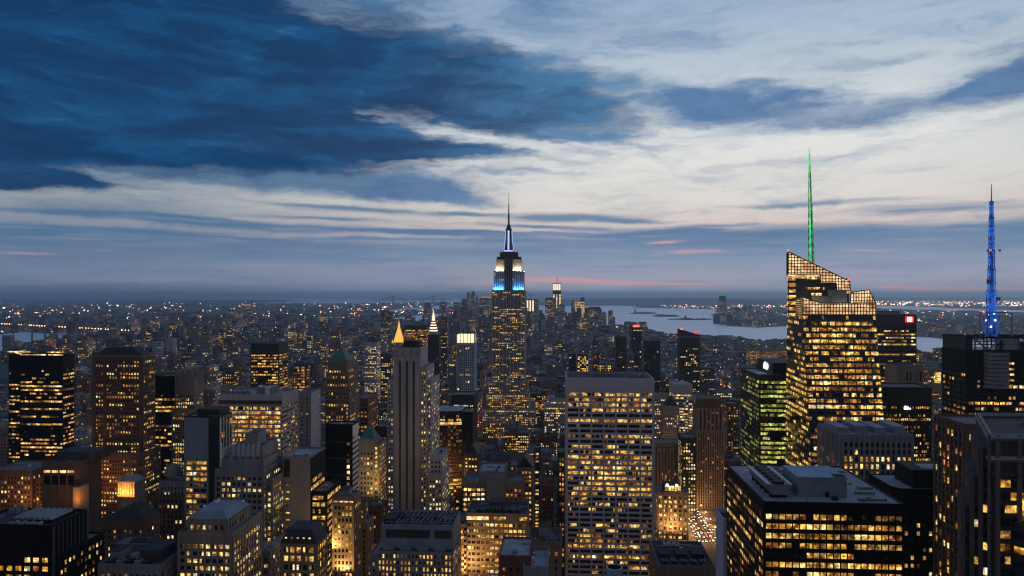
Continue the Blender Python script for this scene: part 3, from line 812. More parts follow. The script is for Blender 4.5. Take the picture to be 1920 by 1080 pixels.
# 5. grey pier-fronted block with tall dark slots --------------------------------------
B = tower('office_block', 'grey block of close vertical piers with tall dark slots over two rows of lit windows', 'office block', 1577, 1713, 818, 430, 37, wall='grey_stone',
          st=ST_(bw=3.0, fh=4.1, ww=0.55, wh=0.68, pier=0.7, span=0.2, lit=0.5, pal='gold', top=3.0, run=0.2, plan=lambda k, r: [0.04, 0.04, 0.66, 0.9, 0.25, 0.5, 0.4][k] if k < 7 else 0.3), roofm='roof_silver', seed=2)
for i in range(4): bulkhead(B, B.x0 + 1 + i * 10.6, B.x0 + 7.5 + i * 10.6, B.y0 + 8, B.y0 + 30, B.Z, 3.2 + (i % 2), 'blue_grey_panel', 'roof_silver')

# 6. glass tower with slanted crowns and a green spire ---------------------------------
glass_mat('tower_glass', (0.035, 0.045, 0.06), 0.2)
def facadeQ(B, BL, BR, TL, TR, n, rows, cols, wm, lit, pal, rnd, off=0.06, np_=1, sp=0.42, gap=0.10, run=0.4, zmin=0, plan=None, mull=True):
    """windows on a leaning plane: rows of panes between two edges"""
    BL, BR, TL, TR = map(Vector, (BL, BR, TL, TR))
    for i in range(rows):
        f0, f1 = (i + sp / 2) / rows, (i + 1 - sp / 2) / rows
        pl = lit if plan is None or plan(rows - 1 - i) is None else plan(rows - 1 - i)
        pl = min(1, max(0, pl + run * (rnd.random() - 0.5)))
        la, lb = BL.lerp(TL, f0), BL.lerp(TL, f1); ra, rb = BR.lerp(TR, f0), BR.lerp(TR, f1)
        if lb.z < zmin: continue
        on = rnd.random() < pl; col_ = pick(rnd, pal)
        for j in range(cols * np_):
            if rnd.random() < 0.5: on = rnd.random() < pl
            if rnd.random() < 0.5: col_ = pick(rnd, pal)
            kb, kp = divmod(j, np_)
            g0 = (kb + (gap / 2) + (1 - gap) * kp / np_) / cols; g1 = (kb + gap / 2 + (1 - gap) * (kp + 1) / np_) / cols - 0.0006
            quad = [la.lerp(ra, g0), la.lerp(ra, g1), lb.lerp(rb, g1), lb.lerp(rb, g0)]
            B.wins.append(([tuple(v + Vector(n) * off) for v in quad], col_ if on else wm))
Y = 545
XF0, XF1 = fx(1504, Y), fx(1642, Y)
zt = fz(590, Y, 1570); zc = fz(565, Y, 1570); zap = fz(471, 560, 1478); zlo = fz(527, 560, 1591)
XB0, XB1 = fx(1536, Y), fx(1668, Y)
YB = 602
XL_t, XL_b = fx(1476, YB), fx(1472, YB)
B = Bld('glass_skyscraper', 'faceted glass skyscraper with slanted lattice crowns, golden lit floors and a glowing green spire', 'skyscraper', XL_b, XB1, Y, YB)
q = B.wall
bot = [(XB0 + 1, Y - 8, 0), (XB1 + 6, Y - 8, 0), (XB1 + 6, YB, 0), (XL_b - 1, YB, 0)]
top = [(XF0, Y, zt), (XF1, Y, zt), (XF1 - 2, YB - 4, zt), (XL_t, YB, zt)]
NS = 24                                     # the leaning faces are slightly twisted: built in thin slices
for k_ in range(NS):
    f0, f1 = k_ / NS, (k_ + 1) / NS
    q.loft([tuple(Vector(a).lerp(Vector(b), f0)) for a, b in zip(bot, top)], [tuple(Vector(a).lerp(Vector(b), f1)) for a, b in zip(bot, top)], 'tower_glass', cap=(k_ == NS - 1))
for k_ in range(6):
    zz0, zz1 = k_ * zt / 6, (k_ + 1) * zt / 6
    B.boxes.append((XF0 + 4, XF1 - 1, Y + 3, YB - 3, zz0, zz1))
rb = random.Random(8)
def plB(k):
    return {0: 0.5, 1: 0.55, 2: 0.9, 3: 0.85, 4: 0.8, 5: 0.85, 6: 0.6, 7: 0.3, 8: 0.85, 9: 0.9, 10: 0.75, 11: 0.7, 12: 0.6, 13: 0.6, 14: 0.7, 15: 0.95, 16: 0.6, 17: 0.75}.get(k)
nrow = int(zt / 4.25)
nrm = Vector((0, -1, -0.03)).normalized()
facadeQ(B, bot[0], bot[1], top[0], top[1], (0, -1, -0.03), nrow, 9, 'dark_glass', 0.72, 'gold', rb, 0.12, 3, 0.42, 0.12, 0.3, 40, plB)
facadeQ(B, bot[3], bot[0], top[3], top[0], (-0.72, -0.69, 0), nrow, 9, 'dark_glass', 0.62, 'gold', rb, 0.4, 2, 0.5, 0.10, 0.5, 40)
facadeQ(B, bot[1], bot[2], top[1], top[2], (1, 0, 0), nrow, 9, 'dark_glass', 0.5, 'gold', rb, 0.15, 2, 0.5, 0.10, 0.5, 40)
def lattice(B, key, pts, n, nx, nz, axis, lit='crown_glass', thick=0.5, mul='bronze_metal'):
    """a glowing glass screen held by a grid of bars; pts is a planar polygon"""
    q = B.part(('glass_screen', key)); V = [Vector(p) for p in pts]; N = Vector(n)
    q.face([v for v in V], lit)
    q.face([v - N * thick for v in reversed(V)], lit)
    q2 = B.part(('mullion_grid', key))
    us = [v.dot(Vector(axis)) for v in V]; zs = [v.z for v in V]
    u0, u1, z0_, z1_ = min(us), max(us), min(zs), max(zs)
    A = Vector(axis)
    base = V[0] - A * us[0]; base.z = 0
    def clipseg(fixed_is_u, val):
        hits = []
        for a, b_ in zip(V, V[1:] + V[:1]):
            ka, kb = (a.dot(A), b_.dot(A)) if fixed_is_u else (a.z, b_.z)
            if (ka - val) * (kb - val) < 0:
                f = (val - ka) / (kb - ka); hits.append(a.lerp(b_, f))
        hits.sort(key=lambda h: h.z if fixed_is_u else h.dot(A))
        return list(zip(hits[::2], hits[1::2]))
    for i in range(1, nx):
        for a, b_ in clipseg(True, u0 + (u1 - u0) * i / nx): q2.bar(a + N * 0.2, b_ + N * 0.2, 0.24, mul)
    for i in range(1, nz):
        for a, b_ in clipseg(False, z0_ + (z1_ - z0_) * i / nz): q2.bar(a + N * 0.22, b_ + N * 0.22, 0.22, mul)
    for a, b_ in zip(V, V[1:] + V[:1]): q2.bar(a + N * 0.2, b_ + N * 0.2, 0.28, mul)
def crown_mat():
    m, t, o = newmat('crown_glass')
    pos = t.node('ShaderNodeNewGeometry').outputs['Position']
    n1 = t.noise(pos, 0.09, 3, 0.6)
    n2 = t.noise(pos, 0.5, 2, 0.6)
    f = t.m('MULTIPLY', t.rng(n1, 0.34, 0.66, 0.3, 1.0), t.rng(n2, 0.36, 0.64, 0.6, 1.15))
    e = t.node('ShaderNodeEmission')
    t.put(e.inputs['Color'], t.mix(f, (1.0, 0.44, 0.14, 1), (1.0, 0.72, 0.40, 1)))
    t.put(e.inputs['Strength'], t.m('MULTIPLY', f, 1.7))
    g = t.node('ShaderNodeBsdfPrincipled'); g.inputs['Base Color'].default_value = (0.05, 0.05, 0.05, 1); g.inputs['Roughness'].default_value = 0.3
    ad = t.node('ShaderNodeAddShader'); t.l.new(e.outputs[0], ad.inputs[0]); t.l.new(g.outputs[0], ad.inputs[1])
    t.l.new(ad.outputs[0], o.inputs['Surface'])
    m.cycles.emission_sampling = 'NONE'
crown_mat()
# eastern mass, taller, behind: dark core with a slanted screen
YE = 566
xe0, xe1 = fx(1477.5, YE), fx(1592, YE)
ze = fz(514, YE, 1500)
xb0 = fx(1475.8, YE + 34)
B.wall.prism([(xe0 + 0.3, YE), (xe1, YE), (xe1, YE + 34), (xb0 + .3, YE + 34)], zt - 0.5, ze - 3.2, 'dark_stone'); B.boxes.append((xb0, xe1, YE, YE + 34, zt, ze - 3))
lattice(B, 1, [(xe0, YE - 0.6, ze), (fx(1538, YE), YE - 0.6, ze), (fx(1538, YE), YE - 0.6, fz(531, YE, 1538)), (fx(1568, YE), YE - 0.6, fz(531, YE, 1568)), (fx(1568, YE), YE - 0.6, fz(551, YE, 1568)),
                (xe1 + 1.2, YE - 0.6, fz(551, YE, 1592)), (xe1, YE - 0.6, zlo), (xe0, YE - 0.6, zap)], (0, -1, 0), 20, 14, (1, 0, 0))
lattice(B, 2, [(xe1, YE + 34, ze - 10), (xe1, YE - 0.6, ze - 10), (xe1, YE - 0.6, zlo), (xe1, YE + 34, zlo)][::-1], (1, 0, 0), 12, 8, (0, 1, 0))
lattice(B, 3, [(xb0, YE + 34, ze), (xe0, YE - 0.6, ze), (xe0, YE - 0.6, zap), (xb0, YE + 34, zap)], Vector((-34.6, xb0 - xe0, 0)).normalized(), 12, 14, Vector((xb0 - xe0, 34.6, 0)).normalized())
lattice(B, 6, [(xe1, YE + 34, ze - 10), (xb0, YE + 34, ze), (xb0, YE + 34, zap), (xe1, YE + 34, zlo)], (0, 1, 0), 30, 20, (1, 0, 0))
for k in range(7):
    zz = fz(523 + k * 11.2, YE, 1487)
    B.wins.append((fx(1486, YE), YE - 0.1, zz, 1, 0, 0, -1, 4.9, 2.4, 'lit_warm' if k not in (0, 5) else 'lit_gold'))
    B.wins.append((xe0 + 0.15 + (xb0 - xe0) * 5 / 34, YE + 5, zz, 0, -1, -1, 0, 5, 2.4, 'lit_gold'))
for xa, xb, ry in ((1510, 1537, 521), (1510, 1546, 541), (1522, 1540, 552)):
    for j in range(9):
        B.wins.append((fx(xa + (xb - xa) * (j + .5) / 9, YE), YE - 0.08, fz(ry, YE, xa), 1, 0, 0, -1, 1.3, 2.0, 'lit_warm' if rb.random() < .8 else 'lit_dim'))
# western crown screens over the front mass
lattice(B, 4, [(XF0 + 0.5, Y - 0.4, zt), (XF1 - 0.2, Y - 0.4, zt), (XF1 - 0.2, Y - 0.4, zc - 1.2), (XF0 + 13, Y - 0.4, zc - 1.2), (XF0 + 0.5, Y - 0.4, zc + 3)], (0, -1, 0), 24, 5, (1, 0, 0))
lattice(B, 5, [(fx(1595, 575), 575, zt - 4), (fx(1641, 575), 575, zt - 4), (fx(1640, 575), 575, fz(563, 575, 1640)), (fx(1629, 575), 575, fz(543.5, 575, 1629)), (fx(1595, 575), 575, fz(548.5, 575, 1595))], (0, -1, 0), 9, 8, (1, 0, 0))
lattice(B, 7, [(XF0 + 0.5, Y - 0.4, zc + 3), (XF0 + 0.5, Y - 0.4, zt), (fx(1480, 588), 588, zt), (fx(1480, 588), 588, zc)][::-1], (-0.75, -0.66, 0), 14, 8, (-0.66, 0.75, 0))
bulkhead(B, fx(1528, 552), fx(1561, 552), 552, 559, zt, fz(556, 552, 1545) - zt, 'blue_grey_panel', 'grey_metal')
bulkhead(B, fx(1560, 550), fx(1588, 550), 550, 558.5, zt, fz(544, 550, 1574) - zt, 'blue_grey_panel', 'grey_metal')
q = B.part('roof'); q.box(XF0 + 2, XF1 - 3, Y + 1, YB - 6, zt - 0.5, zt + 0.1, 'roof_tar')
# spire: tapering lattice of green tubes
sx, sy = fx(1522.5, 575), 575
szb, szt = fz(514, 575, 1522), fz(279, 575, 1517)
q = B.part('spire'); q2 = B.part(('spire_light', 0))
lv = 16
for i in range(lv):
    f0, f1 = i / lv, (i + 1) / lv
    z0_, z1_ = szb + (szt - szb) * f0, szb + (szt - szb) * f1
    r0, r1 = 1.95 * (1 - f0) ** 0.8 + 0.22, 1.95 * (1 - f1) ** 0.8 + 0.22
    cx_ = lambda f: sx - 2.0 * f
    for a in range(3):
        an, an2 = 2 * math.pi * a / 3 + 0.5, 2 * math.pi * (a + 1) / 3 + 0.5
        c0 = (cx_(f0) + r0 * math.cos(an), sy + r0 * math.sin(an), z0_); c1 = (cx_(f1) + r1 * math.cos(an), sy + r1 * math.sin(an), z1_)
        d0 = (cx_(f0) + r0 * math.cos(an2), sy + r0 * math.sin(an2), z0_)
        mid = ((c1[0]), c1[1], c1[2])
        q.bar(c0, c1, 0.32 * (1 - f0) + 0.14, 'grey_metal' if i < 13 else 'green_tube')
        q2.bar(c0, d0, 0.26 * (1 - f0) + 0.1, 'green_tube'); q2.bar(d0, mid, 0.22 * (1 - f0) + 0.1, 'green_tube'); q2.bar(c0, ((c1[0] + d0[0]) / 2, (c1[1] + d0[1]) / 2, (z0_ + z1_) / 2), 0.3 * (1 - f0) + 0.12, 'green_tube')
    q2.cyl(cx_(f0), sy, z0_ + 0.2, z0_ + (z1_ - z0_) * 0.55, r0 * 0.7, r0 * 0.18, 'green_tube', 6)
for bx, bz in ((1478, 471), (1591, 526)):
    q3 = MB(); x_ = fx(bx, 559); z_ = fz(bz, 559, bx); q3.cyl(x_, 559.4, z_, z_ + 1.4, 0.5, 0.4, 'lamp_red', 8); B.parts[('beacon', bx)] = q3

# 7. green-lit glass block with a sign box on top -----------------------------------
B = tower('office_tower', 'green glass tower with yellow-green lit floors and a white sign on its dark top', 'tower', 1424, 1545, 706, 620, 63, wall='dark_green_metal',
          st=ST_(bw=1.9, fh=3.9, ww=0.93, wh=0.55, pier=0.1, span=0.15, lit=0.85, pal='green', run=0.35, top=3, on_l=dict(lit=0.5, pal='lime', run=0.7)), roofm='roof_silver', seed=4, sides='fl')
bx0 = fx(1449, 628)
bulkhead(B, bx0, bx0 + 36, 628, 676, B.Z, fz(681, 628, 1450) - B.Z, 'dark_green_metal', 'black_metal')
q = MB()
lz = fz(686.5, 645, 1434)
pts = [(0, -3.2), (2.4, -2.2), (5.5, -3.4), (8.2, -2.0), (9.0, 0.6), (7.6, 2.9), (5.2, 2.2), (3.6, 3.6), (1.0, 3.0), (-0.6, 0.4)]
q.loft([(bx0 - 0.1, 654 - a * 1.5, lz + b_) for a, b_ in pts][::-1], [(bx0 - 0.5, 654 - a * 1.5, lz + b_) for a, b_ in pts][::-1], 'sign_white')
B.parts['rooftop_sign'] = q
for i in range(4): ac_unit(B, B.x0 + 4 + i * 4, B.y0 + 4, B.Z, 2.4, 3.2, 1.6)

# 8. dark tower with a red sign -------------------------------------------------------
B = tower('office_tower', 'dark tower striped with thin lit floors, a red square sign glowing at its top corner', 'tower', 1625, 1718.5, 592, 800, 40, wall='dark_stone',
          st=ST_(bw=2.3, fh=3.55, ww=0.9, wh=0.42, pier=0.1, span=0.2, lit=0.5, pal='pale', run=0.9, top=11), seed=5)
q = MB(); xs = fx(1698, 799); q.box(xs, fx(1713, 799), 799.0, 799.7, fz(604.5, 799, 1700), fz(593.5, 799, 1700), 'sign_red'); B.parts['red_sign'] = q
q = MB(); q.box(xs + 1.8, xs + 6.4, 798.8, 799.05, fz(602.5, 799, 1700), fz(594.8, 799, 1700), 'lamp_pink'); B.parts['sign_emblem'] = q
bulkhead(B, B.x0 + 16, B.x0 + 40, 812, 830, B.Z, 4.5, 'grey_metal')
# 9. dark finned block
B = tower('office_block', 'dark block of fine vertical fins with two full rows of lit windows across its face', 'office block', 1652, 1747, 728, 700, 34, wall='bronze_metal',
          st=ST_(bw=1.7, fh=3.7, ww=0.66, wh=0.52, pier=0.4, span=0.05, lit=0.3, pal='office', run=0.2, top=16,
                 plan=lambda k, r: {0: 0.7, 1: 0.0, 2: 0.5, 3: 1.0, 4: 0.05, 5: 0.7, 6: 0.1, 7: 0.75, 8: 0.3, 9: 0.7}.get(k, 0.45)), seed=6)
q = MB()
for a, b_, c, e in ((0, 1.1, 0, 2.2), (1.5, 2.3, 0, 1.6), (2.7, 3.2, 0, 2.0), (4.2, 4.9, 0, 1.0), (0.2, 2.1, 2.3, 2.7)): q.box(fx(1696, 699) + a * 1.15, fx(1696, 699) + b_ * 1.15, 699.2, 699.55, fz(760, 699) + c, fz(760, 699) + e, 'lamp_cool')
B.parts['wall_sign'] = q
# 10. stone crown behind it
B = tower('office_block', 'brown stone block with an arched blank crown over lit windows, behind the finned dark block', 'office block', 1683, 1731, 688, 770, 30, wall='warm_stone',
          st=S2(PUNCH, bw=3.4, lit=0.75, pal='orange', top=21, fh=3.9), seed=7)
for k in range(5): B.part(('arch_recess', k)).box(B.x0 + 3 + k * 4.6, B.x0 + 5.4 + k * 4.6, 769.86, 770.02, B.Z - 14, B.Z - 5, 'black_metal')
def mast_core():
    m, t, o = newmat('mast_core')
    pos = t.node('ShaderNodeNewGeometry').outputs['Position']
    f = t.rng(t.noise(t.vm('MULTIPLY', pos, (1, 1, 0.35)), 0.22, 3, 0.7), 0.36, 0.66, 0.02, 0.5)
    e = t.node('ShaderNodeEmission'); e.inputs['Color'].default_value = (0.03, 0.17, 0.95, 1); t.put(e.inputs['Strength'], f)  # core emission stands in for blue floodlighting
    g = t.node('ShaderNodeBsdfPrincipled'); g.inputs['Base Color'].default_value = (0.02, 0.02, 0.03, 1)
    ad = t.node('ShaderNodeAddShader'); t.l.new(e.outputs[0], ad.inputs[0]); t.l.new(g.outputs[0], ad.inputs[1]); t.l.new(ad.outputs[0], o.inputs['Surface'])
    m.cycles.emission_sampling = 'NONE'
# 11. tall dark tower with blue mast ---------------------------------------------------
Y = 560
X0, X1 = fx(1812, Y), fx(1812, Y) + 74; Z = fz(633, Y, 1850)
B = Bld('office_tower', 'dark tower with an open steel frame on its roof and a mast lit deep blue', 'tower', X0, X1, Y, Y + 34)
B.block(X0, X1, Y, Y + 34, 0, Z - 9, 'dark_green_metal')
st = ST_(bw=4.4, fh=4.1, np=2, ww=0.78, wh=0.5, pier=0.2, span=0.15, lit=0.5, pal='office', run=0.8, top=17, wall='black_metal', zmin=100)
B.face('f', X0, X1, Y, Y + 34, 0, Z - 9, st, rr)
B.face('l', X0, X1, Y, Y + 34, 0, Z - 9, S2(st, lit=0.35, bw=6), rr)
for xa, xb in ((0, 14), (38, 52), (54, 73)):
    q = MB()
    for i in range(9): q.box(X0 + xa + 1, X0 + xb - 1, Y - 0.4, Y - 0.1, Z - 34 + i * 2.6, Z - 33.2 + i * 2.6, 'black_metal')
    B.parts[('louvre_panel', xa)] = q
q = MB()                                                    # the round drum on the face
for k in range(9): q.cyl(X0 + 21, Y + 1.5, Z - 37 + k * 3.0, Z - 34.6 + k * 3.0, 9, 9, 'grey_metal' if k % 1 == 0 else 'black_metal', 20)
q.cyl(X0 + 21, Y + 1.5, Z - 38, Z - 10, 8.6, 8.6, 'black_metal', 20); B.parts['drum'] = q
for k in range(5): B.wins.append((X0 + 32, Y - 0.3, Z - 19 - k * 4.1, 1, 0, 0, -1, 3.4, 1.4, 'lit_warm'))
q = B.part('roof_frame')
for yy in (Y + 0.5, Y + 33.5):
    for i in range(7): q.bar((X0 + 0.6 + i * 12.1, yy, Z - 9.2), (X0 + 0.6 + i * 12.1, yy, Z), 0.4, 'black_metal')
    q.bar((X0, yy, Z), (X1, yy, Z), 0.5, 'black_metal'); q.bar((X0, yy, Z - 5), (X1, yy, Z - 5), 0.3, 'black_metal')
    q.bar((X0 + 6.3, yy - .3, Z - 1), (X0 + 15, yy - .3, Z - 9), 0.5, 'grey_metal'); q.bar((X0 + 25, yy - .3, Z - 1), (X0 + 16, yy - .3, Z - 9), 0.5, 'grey_metal'); q.bar((X0 + 6.3, yy - .3, Z), (X0 + 6.3, yy - .3, Z - 9), 0.5, 'grey_metal')
for i in range(7): q.bar((X0 + 0.6 + i * 12.1, Y + .5, Z), (X0 + 0.6 + i * 12.1, Y + 33.5, Z), 0.4, 'black_metal')
q = B.part('roof_screen'); q.box(X0 + 0.2, X0 + 5, Y + 1, Y + 33, Z - 9.1, Z - 0.6, 'dark_green_metal'); q = B.part('plant_box'); q.box(X0 + 27, X0 + 38, Y + 0.2, Y + 12, Z - 9.1, Z - 0.8, 'blue_grey_panel'); q = B.part('rear_screen'); q.box(X0 + 40, X1 - 1, Y + 3, Y + 30, Z - 9.1, Z - 3, 'dark_green_metal')
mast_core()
mx, my = fx(1859, Y + 16), Y + 16
zz = lambda py: fz(py, Y + 16, 1859)
q = B.part('mast'); q2 = B.part('glow_brace')  # braces glow by themselves in place of floodlit steel
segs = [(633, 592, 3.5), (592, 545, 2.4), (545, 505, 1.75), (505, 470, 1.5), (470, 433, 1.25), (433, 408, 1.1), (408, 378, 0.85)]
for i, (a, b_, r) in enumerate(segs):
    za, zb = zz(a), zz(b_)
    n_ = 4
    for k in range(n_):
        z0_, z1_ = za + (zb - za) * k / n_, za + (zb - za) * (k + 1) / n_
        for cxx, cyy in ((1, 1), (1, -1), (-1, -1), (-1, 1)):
            q.bar((mx + cxx * r, my + cyy * r, z0_), (mx + cxx * r, my + cyy * r, z1_), 0.24, 'blue_glow' if (i + k) % 3 else 'black_metal')
            q2.bar((mx + cxx * r, my + cyy * r, z0_), (mx - cxx * r, my + cyy * r, z1_), 0.16, 'blue_glow')
            q2.bar((mx + cxx * r, my + cyy * r, z0_), (mx + cxx * r, my - cyy * r, z1_), 0.16, 'blue_glow')
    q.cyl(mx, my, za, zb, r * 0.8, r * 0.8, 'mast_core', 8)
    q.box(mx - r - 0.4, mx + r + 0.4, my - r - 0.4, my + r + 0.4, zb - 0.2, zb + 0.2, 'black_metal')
q.cyl(mx, my, zz(378), zz(345), 0.45, 0.22, 'grey_metal', 8)
for (px, py, r) in ((1850, 528, 1.6), (1868, 560, 1.2), (1848, 470, 0.8), (1870, 470, 0.8)):
    q3 = MB(); q3.cyl(fx(px, my), my - 3, zz(py) - r, zz(py) + r, r, r, 'grey_metal', 10); B.parts[('antenna_drum', px, py)] = q3
for px, py, mt in ((1857, 470, 'lamp_red'), (1845, 585, 'lamp_red'), (1850, 600, 'lamp_cool'), (1866, 600, 'lamp_cool'), (1858, 612, 'lamp_cool'), (1852, 590, 'lamp_blue'), (1864, 588, 'lamp_blue')):
    q3 = MB(); q3.cyl(fx(px, my - 7), my - 7, zz(py) - .5, zz(py) + .5, .55, .5, mt, 8); B.parts[('mast_lamp', px, py)] = q3
for px in (1851, 1897):
    q3 = MB(); q3.bar((fx(px, my - 8), my - 8, Z - 9), (fx(px, my - 8), my - 8, zz(586)), 0.5, 'grey_metal'); B.parts[('lightning_pole', px)] = q3
q = B.part('mast_platform')
for xa in (1838, 1897): q.bar((fx(xa, my - 6), my - 6, zz(633)), (fx(xa, my - 6), my - 6, zz(586)), 0.3, 'grey_metal')
q.bar((fx(1838, my - 6), my - 6, zz(586)), (fx(1897, my - 6), my - 6, zz(586)), 0.3, 'grey_metal')
q.box(mx - 8, mx + 8, my - 8, my + 8, zz(592), zz(591), 'grey_metal')
# 12. lit pier block seen on its side
Y = 330
X0 = fx(1809, Y); Z = fz(799, Y, 1809)
B = Bld('office_block', 'tan panelled block with small orange windows along its side, beside the dark stepped tower', 'office block', X0, X0 + 40, Y, Y + 26)
add_block(B, X0, X0 + 40, Y, Y + 26, 0, Z, 'brown_brick', ST_(bw=3.4, fh=3.7, ww=0.6, wh=0.7, pier=0.5, span=0.2, lit=0.36, pal='gold', run=0.3, top=3), 9)
# 13. brown striped tower on the avenue
Y = 900
X0, X1 = fx(1307, Y), fx(1358, Y)
B = Bld('office_tower', 'brown tower of close stone piers with a cut-corner crown, nearly unlit, beside the bright avenue', 'tower', X0, X1, Y, Y + 32)
Z = fz(765, Y, 1330); Zt = fz(747, Y, 1330); Zm = fz(808, Y, 1330)
bst = ST_(bw=2.9, fh=3.6, ww=0.5, wh=0.6, pier=0.5, pm='warm_stone', span=0.06, lit=0.06, pal='orange', run=0.2, top=4)
add_block(B, X0, X1, Y, Y + 32, 0, Zm, 'brown_brick', bst, 1, rf=False)
add_block(B, X0 + 0.9, X1 - 0.9, Y + 1, Y + 31, Zm - 0.2, Z, 'brown_brick', S2(bst, lit=0.0, bw=5), 2)
q = B.part('crown'); c_ = 3
q.prism([(X0 + 3 + c_, Y + 3), (X1 - 4 - c_, Y + 3), (X1 - 4, Y + 3 + c_), (X1 - 4, Y + 24), (X0 + 3, Y + 24), (X0 + 3, Y + 3 + c_)], Z, Zt, 'brown_brick')
q.prism([(X0 + 3.6 + c_, Y + 2.4), (X1 - 4.6 - c_, Y + 2.4), (X1 - 3.4, Y + 3.4 + c_), (X1 - 3.4, Y + 24.5), (X0 + 2.4, Y + 24.5), (X0 + 2.4, Y + 3.4 + c_)], Zt - 1.2, Zt - 0.3, 'warm_stone')
B.part('ledge').box(X0 - 0.7, X1 + 0.7, Y - 0.7, Y + 32.7, Zm - 0.6, Zm + 0.4, 'warm_stone')
# 14. orange-lit block by the avenue
B = tower('office_block', 'low block glowing orange behind big windows at the corner of the bright avenue', 'office block', 1232, 1291, 925, 770, 30, wall='warm_stone',
          st=ST_(bw=5.2, fh=4.6, ww=0.62, wh=0.62, np=2, pier=0.3, span=0.2, lit=0.85, pal='gold', top=2, run=0.3, zmin=2), seed=11)
q = B.part('glass_penthouse'); q.box(B.x0 + 8, B.x0 + 25, 772, 790, B.Z, B.Z + 8, 'black_metal')
for j in range(5): B.wins.append((B.x0 + 9.8 + j * 3.4, 771.9, B.Z + 4.6, 1, 0, 0, -1, 2.7, 5.5, 'lit_pale' if j != 1 else 'lit_warm'))
for i, px in enumerate((1251, 1269)):
    q = MB(); q.cyl(fx(px, 769), 769, fz(905, 769) - 1, fz(905, 769) + 1, 1.1, 1.1, 'lamp_white', 8); q.bar((fx(px, 769), 769, B.Z), (fx(px, 769), 769, fz(905, 769) - .8), 0.2, 'black_metal'); B.parts[('floodlight', i)] = q
# 15.
B = tower('office_block', 'tan block with tall blank slots in a plain front, behind the orange-lit corner block', 'office block', 1226, 1276, 832, 900, 30, wall='tan_brick',
          st=ST_(bw=4, fh=3.6, ww=0.4, wh=0.8, pier=0.25, span=0.04, lit=0.02, pal='dim', top=3), seed=12)
B = tower('office_block', 'dark block with a tight grid of white-lit windows, left of the brown striped tower', 'office block', 1279, 1306, 822, 860, 30, wall='dark_stone',
          st=ST_(bw=3.1, fh=4.0, ww=0.55, wh=0.6, pier=0.1, span=0.1, lit=0.75, pal='pale', top=5, run=0.1), seed=13)
B = tower('office_block', 'pale flat block of bright strip windows on stepped floors', 'office block', 1263, 1298, 722, 1150, 45, wall='pale_concrete',
          st=S2(BANDS, top=14, lit=0.85, pal='pale', fh=4.2), seed=14, roofm='roof_silver')
add_block(B, fx(1290, 1150), fx(1316, 1150), 1148, 1190, 0, fz(742, 1150), 'pale_concrete', S2(BANDS, top=4, lit=0.85, pal='pale', fh=4.2), 3)
B = tower('office_block', 'grey stone block with a peaked dark top, beside the pale block with strip windows', 'office block', 1244, 1274, 762, 1050, 26, wall='grey_stone', st=S2(PUNCH, lit=0.3, top=12), seed=15)
B.part('roof_peak').pyr(B.x0 + 3, B.x1 - 3, B.y0 + 3, B.y1 - 3, B.Z, B.Z + 14, 'slate_roof', 3, 3)
B = tower('apartment_tower', 'slim brown block with lit corner windows, right of the brown striped tower', 'apartment tower', 1364, 1386, 758, 1000, 24, wall='brown_brick', st=S2(PUNCH, lit=0.4, pal='orange', bw=3.6), seed=16)
# 16. lavender slab
Y = 400
X0, X1 = fx(1356.5, Y), fx(1377, Y); Z = fz(981, Y, 1360)
B = Bld('apartment_slab', 'narrow pale slab with a hollow roof, beside the black tower with the cooling plant', 'slab', X0, X1, Y, Y + 19)
add_block(B, X0, X1, Y, Y + 19, 0, Z, 'travertine', ST_(bw=3.0, fh=3.4, ww=0.36, wh=0.42, pier=0.0, span=0.0, lit=0.08, pal='dim', top=7, zmin=60), 3, sides='f', roofm='roof_tar', ph=2.6)
# 17. flat roofed block in front of the avenue
Y = 430
X0, X1 = fx(1236, Y), fx(1341, Y); Z = fz(1064, Y, 1290)
B = Bld('low_block', 'low flat-roofed block with a brown panelled front, beside the narrow pale slab', 'low block', X0, X1, Y, Y + 44)
add_block(B, X0, X1, Y, Y + 44, 0, Z, 'tan_brick', ST_(bw=3, fh=4, ww=0.6, wh=0.5, lit=0.2, top=9, zmin=40), 4, sides='fl', roofm='roof_tar', ph=0.8)
for k in range(6): B.wall.obox((X0, Y), (1, 0), (0, -1), 0.1, X1 - X0 - 0.1, -0.05, 0.2, Z - 1.4 - k * 1.3, Z - 0.75 - k * 1.3, 'warm_stone')
for k in range(3): bulkhead(B, X0 + 2 + k * 10, X0 + 8.5 + k * 10, Y + 14, Y + 24, Z, 2.6, 'dark_green_metal')
for k in range(5): ac_unit(B, X0 + 4 + k * 5.6, Y + 7, Z, 3, 4, 1.8, 'dark_green_metal')
for k in range(3): ac_unit(B, X0 + 9 + k * 3.4, Y + 36, Z, 2.6, 5, 2.2, 'white_panel')
for yy in (28, 33): B.part(('pipe_run', yy)).box(X0 + 1, X1 - 1, Y + yy, Y + yy + 0.6, Z + 0.4, Z + 1.0, 'grey_metal')
